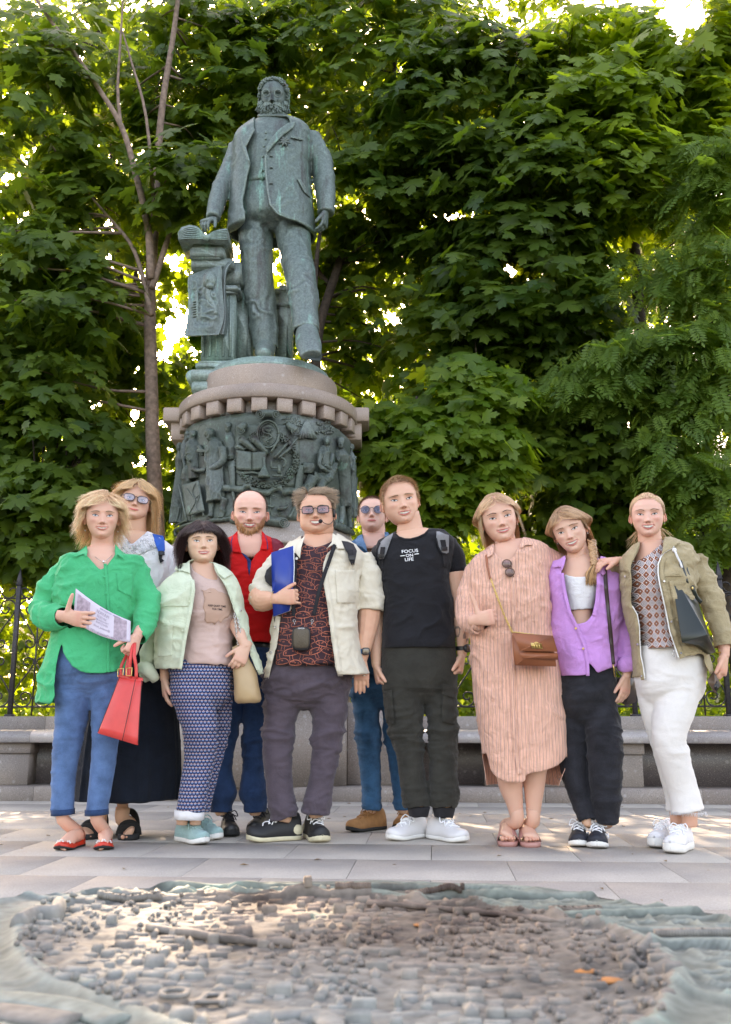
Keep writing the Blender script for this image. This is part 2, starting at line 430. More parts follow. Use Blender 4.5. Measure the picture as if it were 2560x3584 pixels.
def bench(name,xs,label,supports):
 t=thing(name,(xs[0],BY(xs[0]),0),label,'bench')
 e=list(np.arange(xs[0],xs[1],1.13))+[xs[1]]
 for a,b in zip(e[:-1],e[1:]):
  g=Geo();wallbox(g,a+.002,b-.002,0,.42,-.02,KZ,.008);g.build('kerb_stone',G_wall,t,False)
 e=list(np.arange(xs[0]-.45,xs[1],1.31))+[xs[1]]
 for a,b in zip(e[:-1],e[1:]):
  g=Geo();a=max(a,xs[0])
  y=(BY(a),BY(b));V=[]
  prof=[(.10,SZ0),(.092,SZ0+.01),(.092,SZ1-.045),(.10,SZ1-.028),(.13,SZ1-.006),(.17,SZ1+.004),(.56,SZ1+.008),(.56,SZ0)]
  for(x,yb)in((a+.002,y[0]),(b-.002,y[1])):V+=[(x,yb+p[0],p[1])for p in prof]
  n=len(prof);F=[(i,(i+1)%n,(i+1)%n+n,i+n)for i in range(n)]+[tuple(range(n-1,-1,-1)),tuple(range(n,2*n))]
  g.add(np.array(V),F);g.build('seat_slab',G_seat,t,False)
  g=Geo();wallbox(g,a+.002,b-.002,.45,.74,SZ0+.01,PZ,.008);g.build('back_slab',G_wall,t,False)
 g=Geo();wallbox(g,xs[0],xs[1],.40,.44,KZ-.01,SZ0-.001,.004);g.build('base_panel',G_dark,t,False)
 for a,b in supports:
  g=Geo();wallbox(g,a,b,.17,.398,KZ+.0005,SZ0-.085,.005);g.build('support',G_wall,t,False)
  g=Geo();wallbox(g,a-.012,b+.012,.15,.397,SZ0-.083,SZ0-.001,.006);g.build('support_cap',G_wall,t,False)
 return t
def wx(px,D=7.7):return W('s',px,2650,D)[0]
mL,mR=wx(655),wx(1215)
bench('stone_bench',(wx(-900),mL-.03),'granite bench with overhanging seat and low back, left of the monument',[(wx(-130),wx(78)),(wx(-900),wx(-700))])
bench('stone_bench',(mR+.35,wx(3400)),'granite bench with overhanging seat and low back, right of the monument',[(wx(1700),wx(2235)),(wx(3000),wx(3300))])
M_iron=plain('weathered black iron',(.045,.040,.042),.5,.55,var=.35,vs_=60,bmp=.25)
FD=8.28
zf=lambda c:zat(1950+.2639*c,FD,50)
uf=lambda c:c*.2639/FPX*FD/CP*.985
U1=uf(280)
def xp(y):return 130+(2080-y)*.0833
CURV={'bottom':[(400,1880),(385,1930),(345,1968),(275,1985),(210,1955),(180,1900),(176,1830),(205,1760),(270,1660),(370,1530),(438,1430)],'curl1':[(405,1875),(400,1830),(365,1800),(310,1797),(275,1828),(275,1870),(305,1893),(335,1885),(345,1865)],'curl2':[(450,1405),(440,1360),(395,1333),(345,1340),(318,1375),(325,1415),(355,1428),(378,1415)],'curl3':[(470,1125),(455,1175),(410,1200),(362,1180),(345,1140),(365,1105),(400,1105),(410,1125)],'heart':[(475,1110),(440,1020),(370,890),(305,780),(280,700),(287,630),(330,582),(400,568),(455,600),(470,660),(445,725),(400,750),(362,720),(360,680),(390,660)],'crest':[(565,370),(520,440),(450,520),(390,543),(330,520),(298,465),(310,420),(350,410),(385,430),(390,455)]}
def fence(name,x0,n,label):
 t=thing(name,(x0,FD,PZ),label,'fence')
 zb=PZ-.005
 def yy(x):return BY(x)+.60
 base=Geo()
 for k in range(n+1):
  x=x0+k*2*U1
  if k%2==0:
   g=Geo();zt=zf(375)
   V,F=box((x,yy(x),(zb+zt)/2),(.038,.038,zt-zb),bev=.004);g.add(V,F)
   V,F=loft(np.array([[(x+a*s,yy(x)+b*s,z)for a,b in((-1,-1),(1,-1),(1,1),(-1,1))]for z,s in((zt,.024),(zt+.012,.026),(zt+.014,.018),(zt+.03,.022),(zf(140),.001))]));g.add(V,F)
   V,F=box((x,yy(x),zb+.012),(.075,.075,.022),bev=.006);g.add(V,F)
   g.build('spear_post',M_iron,t,False)
  else:
   g=Geo();z0,z1=zf(545),zf(300)
   for s in(-1,1):
    V,F=tube([(x+s*.06,yy(x),z0),(x,yy(x),z1)],.006,6);g.add(V,F)
   g.build('gable_bar',M_iron,t,False)
  for s in(-1,1):
   if(k==0 and s<0)or(k==n and s>0):continue
   xb=x+s*U1
   g=Geo()
   for key,c in CURV.items():
    P=[(x+s*uf(a-xp(b)),yy(x+s*uf(a-xp(b))),zf(b))for a,b in c]
    V,F=tube(P,.0065,6,3,1.4);g.add(V,F)
   g.build('scroll',M_iron,t,True)
   if s>0:
    g=Geo();V,F=tube([(xb,yy(xb),zb+.01),(xb,yy(xb),zf(545))],.0075,8);g.add(V,F)
    for c in(1875,1410,1118):
     V,F=box((xb,yy(xb),zf(c)),(.036,.03,.014),bev=.003);g.add(V,F)
    g.build('bar',M_iron,t,False)
 for c in(1985,545):
  xs=np.linspace(x0-.02,x0+n*2*U1+.02,n*2+2);V,F=tube([(x,yy(x),zf(c))for x in xs],.008,6)
  g=Geo();g.add(V,F);g.build('rail',M_iron,t,False)
 return t
xl=W('s',50,2300,FD)[0]
fence('iron_fence',xl-4*U1,6,'black wrought iron fence with spear posts and hearts, left of the monument')
fence('iron_fence',W('s',2188,2400,FD)[0]-8*U1,12,'black wrought iron fence with curls, behind the bench right of the monument')
r=np.random.default_rng(91);g=Geo()
for k in range(90):
 x,y=r.uniform(-3.2,3.2),r.uniform(3.2,7.5);s_=r.uniform(.006,.022);a_=r.uniform(0,6.28);P=np.array([(-1,0,0),(0,.5,.25),(1,0,.1),(0,-.5,.3)])*s_
 V=np.stack([x+P[:,0]*math.cos(a_)-P[:,1]*math.sin(a_),y+P[:,0]*math.sin(a_)+P[:,1]*math.cos(a_),.003+P[:,2]],-1);g.add(V,[(0,1,2,3)])
tag(g.build('fallen_leaf_litter',plain('dry leaf',(.20,.12,.05),.8,var=.4,vs_=9),None,False),kind='stuff')
# ================================================================== trees
def leafmat(name,c0,c1,trans=.5,rough=.42):
 m,nt,b=newmat(name);a=nt.nodes.new('ShaderNodeAttribute');a.attribute_name='col'
 sep=nt.nodes.new('ShaderNodeSeparateColor');nt.links.new(a.outputs['Color'],sep.inputs[0])
 oi=nt.nodes.new('ShaderNodeObjectInfo')
 ad=nt.nodes.new('ShaderNodeMath');ad.operation='MULTIPLY_ADD';nt.links.new(oi.outputs['Random'],ad.inputs[0]);ad.inputs[1].default_value=.35
 nt.links.new(sep.outputs[0],ad.inputs[2])
 r=ramp(nt,[(.1,c0),(.9,c1)]);nt.links.new(ad.outputs[0],r.inputs[0])
 nt.links.new(r.outputs[0],b.inputs['Base Color']);b.inputs['Roughness'].default_value=rough;b.inputs['Specular IOR Level'].default_value=.45
 tr=nt.nodes.new('ShaderNodeBsdfTranslucent')
 tc=mixc(nt,1.0,r.outputs[0],(2.3,2.0,.75),'MULTIPLY');nt.links.new(tc,tr.inputs[0])
 mx=nt.nodes.new('ShaderNodeMixShader');mx.inputs[0].default_value=trans
 nt.links.new(b.outputs[0],mx.inputs[1]);nt.links.new(tr.outputs[0],mx.inputs[2]);nt.links.new(mx.outputs[0],nt.nodes['Material Output'].inputs[0])
 return m
L_maple=leafmat('maple leaf',(.040,.098,.020),(.13,.205,.036),.58)
L_young=leafmat('young maple leaf',(.095,.185,.024),(.21,.30,.045),.6)
L_rowan=leafmat('rowan leaf',(.075,.16,.036),(.15,.24,.055),.55)
L_far=leafmat('sunlit leaf',(.055,.115,.014),(.12,.19,.025),.55)
M_bark=plain('grey brown bark',(.26,.175,.135),.9,var=.35,vs_=22,bmp=.9)
M_barkd=plain('dark bark',(.075,.052,.042),.95,var=.4,vs_=24,bmp=.9)
MAPLE=[(0,0),(.10,-.03),(.20,-.06),(.33,-.10),(.27,.04),(.44,.12),(.60,.16),(.44,.24),(.42,.32),(.52,.50),(.33,.47),(.24,.50),(.20,.46),(.19,.62),(.25,.76),(.13,.76),(0,1.0)]
half=MAPLE
mo=np.array(half+[(-x,y)for x,y in half[-2:0:-1]])
def leaf_maple():
 n=len(mo);c=np.array([(0,.33)]);P=np.concatenate([mo,c]);z=-.10*np.abs(P[:,0])-.16*P[:,1]**2+.03*(np.abs(P[:,0])<.01)
 V=np.concatenate([P,z[:,None]],1);F=np.array([(i,(i+1)%n,n)for i in range(n)]);return V,F
def leaf_simple():
 P=np.array([(0,0),(.30,-.06),(.28,.08),(.58,.2),(.40,.32),(.48,.5),(.22,.5),(.2,.75),(0,1),(-.2,.75),(-.22,.5),(-.48,.5),(-.40,.32),(-.58,.2),(-.28,.08),(-.30,-.06)])
 z=-.12*np.abs(P[:,0])-.15*P[:,1]**2;n=len(P)
 V=np.concatenate([np.concatenate([P,z[:,None]],1),[(0,.3,0)]]);F=np.array([(i,(i+1)%n,n)for i in range(n)]);return V,F
def leaf_rowan():
 V=[];F=[]
 def leaflet(o,d,l,w):
  d=nrm(d);s=np.array([-d[1],d[0],0]);b=len(V);o=np.array(o)
  V.extend([o,o+d*l*.45+s*w,o+d*l,o+d*l*.45-s*w]);F.append((b,b+1,b+2));F.append((b,b+2,b+3))
 for i in range(6):
  y=.14+i*.13;l=.34-.018*abs(i-2.5)*2
  for s in(-1,1):leaflet((0,y,-.12*y*y),(s*1.0,.42,-.12),l,.062)
 leaflet((0,.9,-.1),(0,1,-.1),.3,.06)
 b=len(V);V.extend([(-.008,0,0),(.008,0,0),(.006,.92,-.1),(-.006,.92,-.1)]);F.append((b,b+1,b+2));F.append((b,b+2,b+3))
 return np.array(V,float),np.array(F)
def orient(pos,tip,normal,size):
 y=nrm(tip);z=normal-y*(normal*y).sum(-1,keepdims=True);z=nrm(z);x=np.cross(y,z)
 return x*size[:,None],y*size[:,None],z*size[:,None],pos
def scatter(g,leaf,fr,cval):
 V0,F0=leaf;x,y,z,p=fr;n=len(p);k=len(V0)
 V=p[:,None]+x[:,None]*V0[None,:,:1]+y[:,None]*V0[None,:,1:2]+z[:,None]*V0[None,:,2:3]
 F=(F0[None]+(np.arange(n)*k)[:,None,None]).reshape(-1,F0 .shape[1])
 g.add(V.reshape(-1,3),F,np.repeat(np.stack([cval,cval,cval],-1),k,0));return g
def spray(centers,rad,n,size,r,droop=.75,flat=.45,thin=0.0):
 """leaves on the upper skin of small domes, tips hanging outwards"""
 k=len(centers);c=np.repeat(centers,n,0);rd=np.repeat(rad,n)
 a=r.uniform(0,2*np.pi,k*n);q=np.sqrt(r.uniform(0,1,k*n))
 out=np.stack([np.cos(a),np.sin(a),np.zeros(k*n)],-1)
 P=c+out*(q*rd)[:,None]+np.stack([0*q,0*q,flat*rd*(np.sqrt(1.02-q*q)-.6)],-1)+r.normal(0,.03,(k*n,3))
 nor=nrm(out*(.25+.9*q)[:,None]+np.array([0,-.45,.62])+r.normal(0,.36,(k*n,3)))
 tip=nrm(out*.7+np.array([0,-.15,-droop])+r.normal(0,.33,(k*n,3)))
 s=size*r.uniform(.42,1.22,k*n)
 return orient(P,tip,nor,s),k*n
SKYGAPS=[(615,891,40,34),(600,1130,70,55),(575,1210,40,60),(690,1215,45,22),(330,1400,45,30),(1560,740,70,34),(1680,735,62,26),(1470,790,34,22),(1800,920,45,55),(1880,950,40,24),(1370,1105,30,22),(2390,40,95,130),(2100,0,130,16),(2290,0,80,20),(1860,1060,20,22),(820,870,26,22),(700,770,34,26),(1270,745,26,22),(1400,240,22,16),(60,760,16,20),(330,690,14,22),(95,250,14,26),(20,320,20,26),(500,60,18,22),(1410,1120,24,14),(1620,560,16,16),(1290,1340,16,30),(1980,590,16,14),(2350,620,18,14),(2260,1050,14,20),(1290,1240,18,20)]
def keep(P,r,strength=1.0):
 q=proj(P);k=np.ones(len(P),bool)
 for(x,y,a,b)in SKYGAPS:
  d=((q[:,0]-x)/a)**2+((q[:,1]-y)/b)**2+r.normal(0,.35,len(P));k&=~(d<1.1*strength)
 return k
def bark_tube(g,pts,rad,k=4):
 V,F=tube(pts,rad,9,k);V=V+nrm(V-V.mean(0))*0;g.add(V,F)
def tree(name,label,trunk,regions,leaf,mat,bark,size,seed,each=300,r0=.1,per=16,rad=(.16,.50),dens=1.0,carve=True,sub=16,cmean=.5):
 """trunk: list of limbs (points, radii); regions: boxes of the crown (centre, half sizes, sprays)"""
 r=np.random.default_rng(seed);base=np.array(trunk[0][0][0]);t=thing(name,base,label,'tree')
 g=Geo()
 for pts,ra in trunk:bark_tube(g,pts,ra)
 allc=[]
 for c,h,n in regions:
  n=int(n*dens);u=nrm(r.normal(0,1,(n,3)))*(r.uniform(.25,1,n)**(1/3.0))[:,None]
  allc.append(np.array(c)+u*np.array(h))
 C=np.concatenate(allc);C[:,2]=np.maximum(C[:,2],.3)
 TP=np.concatenate([catm(np.array(p),6)for p,_ in trunk])
 for c in C[r.choice(len(C),min(len(C),sub*4),False)]:
  d=np.linalg.norm(TP-c,axis=1)+1.2*np.maximum(0,TP[:,2]-c[2]);a=TP[np.argmin(d)];L=np.linalg.norm(c-a)
  if L>2.8:continue
  m=(a+c)/2+np.array([0,0,.08*L])+r.normal(0,.05*L,3)
  V,F=tube([a,m,c],[.008+.008*L,.007+.004*L,.003],5,3);g.add(V,F)
 g.build('trunk',bark,t)
 rr_=r.uniform(rad[0],rad[1],len(C));fr,n=spray(C,rr_,per,size,r)
 cv=np.clip(np.repeat(r.normal(cmean,.2,len(C)),per)+r.normal(0,.14,n),0,.95)
 if carve:
  k=keep(fr[3],r);fr=tuple(a[k]for a in fr);cv=cv[k]
 q=proj(fr[3]);vis=(q[:,0]>0)&(q[:,0]<2560)&(q[:,1]>0)&(q[:,1]<2500)
 sc=np.linalg.norm(fr[1],axis=1)/fr[3][:,1]*vis;order=np.argsort(-sc);pick=np.zeros(len(sc),bool);pick[order[:each]]=True;pick&=vis
 g=Geo();scatter(g,leaf,tuple(a[~pick]for a in fr),cv[~pick])
 tag(g.build('crown',mat,t,True,True),kind='stuff')
 if pick.any():
  me=None
  X,Y,Z,P=(a[pick]for a in fr)
  for i in range(len(P)):
   if me is None:
    g=Geo();g.add(leaf[0],leaf[1],(.35,.35,.35));o=g.build('leaf',mat,t,True,True);me=o.data
   else:o=link('leaf',me,t)
   M=Matrix(((X[i][0],Y[i][0],Z[i][0],P[i][0]),(X[i][1],Y[i][1],Z[i][1],P[i][1]),(X[i][2],Y[i][2],Z[i][2],P[i][2]),(0,0,0,1)))
   o.matrix_basis=M
 return t
LM,LS,LR=leaf_maple(),leaf_simple(),leaf_rowan()
def limb(D,pts,r0,r1,k='v',dd=0.0):
 n=len(pts);return([W(k,x,y,D+dd*i/max(1,n-1))for i,(x,y)in enumerate(pts)],list(np.linspace(r0,r1,n)))
def reg(x,y,D,hx,hy,hd,n,k='v'):
 c=W(k,x,y,D);m=mpp(k,D);return(c,(hx*m*1.15,hd,hy*m*1.15),int(n*1.45))
D=9.0
T1=[limb(9.3,[(352,1420),(350,1200),(340,1000),(337,870),(333,700),(336,600),(342,520),(347,440),(352,330),(364,210),(385,80),(400,-40)],.082,.024),limb(D,[(336,620),(328,500),(300,380),(270,280),(215,190),(160,110),(95,20),(60,-40)],.040,.014),limb(D,[(270,290),(262,200),(268,90),(275,-30)],.02,.009),limb(D,[(344,480),(325,260),(290,130),(270,60)],.02,.008),limb(D,[(338,640),(385,500),(430,440)],.035,.012,dd=.4),limb(D,[(337,700),(300,560),(240,480),(150,380)],.028,.008,dd=.5)]
tree('maple_tree','tall maple with pale forked trunk standing left of the bronze statue',T1,[reg(90,300,9.4,140,330,.6,70),reg(440,170,9.9,170,210,.5,65),reg(430,420,9.0,75,100,.4,26),reg(80,700,9.0,140,200,.5,60),reg(230,560,9.9,170,250,.6,55),],LM,L_maple,M_bark,.215,11,300,per=14)
T2=[limb(11.2,[(288,1420),(285,1150),(275,900),(268,700),(262,500),(250,300),(270,100)],.085,.03),limb(11.2,[(280,1000),(290,760),(300,560),(250,420)],.04,.015),limb(11.4,[(275,900),(180,720),(80,600),(0,480)],.05,.015),limb(11.2,[(283,1040),(330,880),(420,820)],.03,.01)]
tree('maple_tree','dark trunked maple behind the pale forked one, low branches over the fence',T2,[reg(130,760,10.6,230,160,.7,90),reg(240,250,11.3,300,300,.8,80),reg(110,1080,10.2,190,150,.7,75),reg(300,980,10.6,110,260,.5,50)],LM,L_maple,M_barkd,.20,12,150,per=12)
T3=[limb(10.3,[(705,1300),(700,1000),(705,760),(735,640),(795,470),(840,360),(862,240),(880,120),(900,-30)],.070,.02),limb(9.8,[(705,800),(700,640),(715,500),(760,380)],.035,.012),limb(10.6,[(795,470),(870,400),(960,330)],.03,.01),limb(10.4,[(735,640),(690,560),(640,300),(600,100)],.035,.01)]
tree('maple_tree','maple with slanting dark limbs behind the statue on its right',T3,[reg(800,130,10.0,250,200,.7,100),reg(820,420,9.9,120,130,.5,50),reg(860,640,10.8,170,200,.7,65),reg(560,200,11.2,240,230,.6,60),reg(640,900,11.6,260,240,.6,60)],LM,L_maple,M_barkd,.215,13,250,per=13)
T4=[limb(9.9,[(1190,1500),(1170,1300),(1165,1180),(1160,1110),(1148,1000),(1155,850),(1175,700),(1200,500),(1230,300)],.09,.025),limb(9.9,[(1168,1170),(1195,1110),(1235,1040),(1290,960),(1350,850)],.06,.025),limb(9.9,[(1162,1130),(1165,1060),(1170,960)],.025,.015),limb(9.9,[(1150,1000),(1090,900),(1010,820)],.04,.012),limb(9.9,[(1175,700),(1060,560),(980,480)],.03,.01)]
tree('maple_tree','broad maple with low dark fork behind the woman in the striped dress',T4,[reg(1030,250,9.4,170,190,.6,95),reg(1180,420,9.2,170,150,.6,85),reg(1010,470,9.8,150,120,.5,45),reg(1180,650,9.4,180,150,.6,90),reg(1050,720,9.8,150,110,.5,45),reg(1150,870,9.8,260,120,.5,60),reg(1240,560,10.6,340,330,.7,85)],LM,L_maple,M_barkd,.215,14,300,per=14)
T5=[limb(9.6,[(1450,1500),(1440,1250),(1430,1000),(1420,700),(1400,450),(1380,250),(1370,50)],.10,.03),limb(9.6,[(1420,700),(1500,520),(1560,350),(1600,150)],.05,.015),limb(9.4,[(1400,450),(1310,330),(1270,250)],.03,.01),limb(9.6,[(1440,1150),(1520,1040),(1600,980)],.04,.012),limb(9.6,[(1440,1100),(1360,1000),(1300,930)],.035,.012)]
tree('maple_tree','maple with bright yellow green young leaves at the upper right',T5,[reg(1330,290,9.0,130,110,.5,62),reg(1340,140,9.4,180,110,.6,75),reg(1480,230,9.2,150,180,.6,80),reg(1380,400,8.9,100,90,.4,40),reg(1580,120,9.0,110,150,.5,60)],LM,L_young,M_barkd,.22,15,300,per=13,cmean=.6)
T6=[limb(9.2,[(960,1500),(955,1300),(940,1120),(930,1000),(925,880)],.06,.015),limb(9.2,[(940,1120),(1010,1010),(1060,900),(1055,740)],.035,.006)]
tree('young_maple','young maple with fresh green leaves just right of the stone pedestal',T6,[reg(920,1000,8.75,105,90,.35,62),reg(1060,900,8.7,85,70,.35,44),reg(1020,1020,8.6,110,70,.35,48),reg(960,1110,8.8,90,70,.3,34),reg(1040,830,8.8,40,50,.2,8),reg(850,960,9.0,60,60,.3,16)],LM,L_young,M_barkd,.20,16,300,per=13,cmean=.3,rad=(.18,.34))
T7=[limb(9.0,[(1640,1500),(1610,1250),(1590,1100),(1560,950),(1500,840),(1430,780)],.07,.012),limb(9.0,[(1610,1250),(1560,1180),(1480,1120),(1400,1080)],.04,.01),limb(9.0,[(1590,1100),(1640,900),(1650,600),(1600,400)],.05,.012),limb(9.0,[(1590,1100),(1480,980),(1380,920),(1260,880)],.03,.006),limb(9.0,[(1500,840),(1470,700),(1440,580)],.015,.004)]
tree('rowan_tree','rowan with feathery leaves reaching in from the right edge',T7,[reg(1580,420,8.5,70,110,.4,40),reg(1590,620,8.5,80,90,.4,36),reg(1560,800,8.5,110,100,.4,52),reg(1420,830,8.6,120,70,.4,42),reg(1560,980,8.5,100,90,.4,42),reg(1300,870,8.7,90,50,.3,22),reg(1460,610,8.6,40,60,.3,7),reg(1590,1150,8.7,90,90,.4,26)],LR,L_rowan,M_barkd,.27,17,300,per=11,cmean=.5,rad=(.2,.36),sub=30)
T8=[limb(9.6,[(1340,1500),(1330,1300),(1325,1150),(1310,1000)],.05,.015),limb(9.6,[(1330,1250),(1400,1130),(1450,1050)],.03,.01)]
tree('maple_tree','low shaded maple between the girl and the woman in the khaki jacket',T8,[reg(1300,1000,9.2,130,80,.4,55),reg(1380,1110,9.5,130,90,.4,45),reg(1250,1150,9.9,140,110,.4,36),reg(1480,1200,10.0,170,130,.4,38)],LM,L_maple,M_barkd,.20,18,200,per=12,cmean=.6)
T9=[limb(9.0,[(-60,1500),(-70,1100),(-60,800),(-40,500)],.08,.03),limb(9.0,[(-65,1150),(60,1060),(150,1050)],.03,.008)]
tree('maple_tree','shaded maple whose low branches hang over the fence at the left edge',T9,[reg(60,1160,8.9,150,110,.4,62),reg(100,1010,9.2,150,90,.4,42),reg(20,860,9.4,120,110,.4,34)],LM,L_maple,M_barkd,.21,19,200,per=12,cmean=.45)
r=np.random.default_rng(5);n=2900
P=np.stack([r.uniform(-9,9,n),r.uniform(12.5,16.5,n),r.uniform(.3,1,n)**.9*13.5],-1)
P[:,2]=np.where(r.uniform(0,1,n)<.25,r.uniform(.3,3.5,n),P[:,2])
dn=fbm(P*np.array([.55,.5,.55]),2,4);P=P[dn>.33]
fr,m=spray(P,r.uniform(.4,.75,len(P)),15,.21,r)
k=keep(fr[3],r,.8);fr=tuple(a[k]for a in fr);cv=np.clip(r.normal(.55,.25,len(fr[3])),0,1)
g=Geo();scatter(g,leaf_simple(),fr,cv);tag(g.build('far_woodland',L_far,None,True,True),kind='stuff')
r=np.random.default_rng(6);n=900
P=np.stack([r.uniform(-5.5,5.5,n),r.uniform(8.55,9.6,n),r.uniform(.15,.78,n)],-1)
fr,m=spray(P,r.uniform(.1,.2,n),12,.07,r);g=Geo();scatter(g,LS,fr,np.clip(r.normal(.5,.25,m),0,1))
tag(g.build('ground_cover',L_young,None,True,True),kind='stuff')
r=np.random.default_rng(8);n=1700
P=np.stack([r.uniform(-8,8,n),r.uniform(10.5,13.0,n),r.uniform(.1,3.4,n)*r.uniform(.4,1,n)],-1)
fr,m=spray(P,r.uniform(.25,.45,n),16,.12,r);g=Geo();scatter(g,LS,fr,np.clip(r.normal(.7,.25,m),0,1))
tag(g.build('shrubbery',L_far,None,True,True),kind='stuff')
M_cream=plain('cream render',(.62,.52,.33),.85,var=.06,vs_=2);M_trim=plain('white trim',(.75,.73,.68),.8,var=.05);M_pane=plain('window glass',(.05,.06,.07),.08,spec=.8)
bt=thing('cream_building',(3.6,20,0),'cream rendered building glimpsed behind the right fence and trees','building')
g=Geo();V,F=box((3.6,21.5,2.6),(8.5,3,5.2));g.add(V,F);g.build('wall',M_cream,bt,False)
for i in range(5):
 for j in range(2):
  x=.6+i*1.5;z=1.3+j*2.3
  g=Geo();V,F=box((x,19.98,z),(.9,.12,1.5),bev=.02);g.add(V,F);f_=g.build('window',M_trim,bt,False)
  g=Geo();V,F=box((x,19.915,z),(.7,.02,1.28));g.add(V,F);g.build('pane',M_pane,f_,False)
# ================================================================== people: heads, hands, hair, clothes
HZ=np.array([-.475,-.455,-.42,-.36,-.28,-.2,-.1,0,.1,.2,.3,.38,.44,.48,.5])
HW=np.array([.05,.115,.165,.218,.266,.300,.327,.336,.34,.338,.312,.262,.195,.115,.012])
HF=np.array([.20,.29,.325,.338,.335,.335,.34,.34,.362,.355,.315,.25,.175,.10,.01])
HB=np.array([.02,.06,.12,.20,.30,.37,.42,.46,.48,.475,.43,.36,.265,.16,.015])
zz=np.linspace(-.475,.5,400)
def _sm(a):
 v=np.interp(zz,HZ,a);k=np.exp(-np.linspace(-2,2,25)**2);k/=k.sum();p=np.pad(v,12,mode='edge');s=np.convolve(p,k,'valid')
 w=np.clip((zz+.475)/.02,0,1)*np.clip((.5-zz)/.03,0,1);return v*(1-w)+s*w
SW,SF,SB=_sm(HW),_sm(HF),_sm(HB)
class Head:
 """a head of unit eye-line coordinates: x to its left as we see it, y towards its back, z up; eye line z=0"""
 def __init__(s,jaw=1.0,wide=1.0,smile=0.6,nose=1.0,open_=.5,chin=1.0,cheeks=1.0,fat=0.0,squint=0.0):
  s.jaw,s.wide,s.smile,s.nose,s.open,s.chin,s.cheeks,s.fat,s.squint=jaw,wide,smile,nose,open_,chin,cheeks,fat,squint
 def w(s,z):
  b=np.interp(z,zz,SW);j=np.clip(-(z-.02)/.3,0,1);b=b*(1+(s.jaw-1)*j)*s.wide
  return b*(1+s.fat*np.exp(-((z+.33)/.12)**2))
 def f(s,z):return np.interp(z,zz,SF)
 def b(s,z):return np.interp(z,zz,SB)
 def mouth(s,x):
  """centre line of the mouth"""
  return-.276+2.2*s.smile*x*x
 @property
 def mw(s):return.105+.03*s.smile
 def disp(s,x,z):
  G=lambda cx,cz,sx,sz:np.exp(-((x-cx)/sx)**2-((z-cz)/sz)**2)
  ax=np.abs(x);d=.012*np.exp(-((ax-.14)/.10)**2-((z-.088)/.035)**2)
  d=d-.056*np.exp(-((ax-.140)/.072)**2-((z-.018)/.048)**2)-.012*G(0,.04,.03,.03)
  d=d+.020*np.exp(-((ax-.150)/.058)**2-((z+.002)/.026)**2)
  zn=np.clip((.06-z)/.215,0,1);prof=(.028+.072*zn**1.3)*s.nose*np.clip((z+.197)/.035,0,1)*np.clip((.085-z)/.05,0,1)
  sn=.032+.020*zn**2
  d=d+prof*np.exp(-(x/sn)**2*.8)+.020*s.nose*G(0,-.150,.032,.032)
  d=d+.032*s.nose*np.exp(-((ax-.048)/.020)**2-((z+.165)/.024)**2)
  d=d+.022*G(0,-.27,.13,.07)-.006*G(0,-.215,.012,.02)
  ck=.024*s.cheeks*(.4+.8*s.smile);d=d+ck*np.exp(-((ax-.185)/.07)**2-((z+.115-.02*s.smile)/.06)**2)
  nl=.065+(-.14-z)*.52;d=d-.020*s.smile*np.exp(-((ax-nl)/.014)**2)*np.clip((-.13-z)/.03,0,1)*np.clip((z+.30)/.04,0,1)
  d=d-.008*G(0,-.335,.07,.018)+.026*s.chin*G(0,-.405,.075,.045)
  d=d-.007*np.exp(-((ax-.145)/.06)**2-((z+.052)/.012)**2)
  return d
 def front(s,x,z):
  w=s.w(z);t=np.clip(1-(np.abs(x)/w)**2.5,0,1)**(1/2.5);return-(s.f(z)*t+s.disp(x,z)*np.clip(t*2.2,0,1))
 def mesh(s,rows=104):
  t=np.linspace(0,1,rows);z=.5-.975*(t-.045*np.sin(2*np.pi*t)*1.0)
  z[0]=.499;z[-1]=-.474
  a=np.concatenate([np.linspace(-1,1,66)*np.pi/2*1.0,np.linspace(np.pi/2,3*np.pi/2,32)[1:-1]])
  sn,cs=np.sin(a),np.cos(a);e=1/1.28
  X=s.w(z)[:,None]*np.sign(sn)*np.abs(sn)**e
  fb=np.where(cs[None]>=0,s.f(z)[:,None],s.b(z)[:,None]);Y=-fb*np.sign(cs)*np.abs(cs)**e
  Z=np.repeat(z[:,None],len(a),1)
  fr=np.clip(cs,0,1)[None]**.8;Y=Y-s.disp(X,Z)*np.where(cs[None]>0,np.clip(fr*1.8,0,1),0)
  return loft(np.stack([X,Y,Z],-1))
def rotm(yaw,pitch,roll):
 """yaw > 0 turns the face to our right, pitch > 0 lifts it, roll > 0 tips the crown to our right"""
 y,p,r=R(yaw),R(pitch),R(roll)
 A=np.array(Matrix.Rotation(y,3,'Z'));B=np.array(Matrix.Rotation(-p,3,'X'));C=np.array(Matrix.Rotation(r,3,'Y'))
 return C@A@B
M_skin=attrmat('skin',.52,.12,.35,0,.12,500)
M_eye=attrmat('wet eye',.08,0,.6,.6)
M_hair=attrmat('hair',.42,0,.45)
M_lens_b=None
def person(name_label,foot,cat='person'):
 return thing('person',foot,name_label,cat)
SKK=np.array([1.17,1.17,1.2])
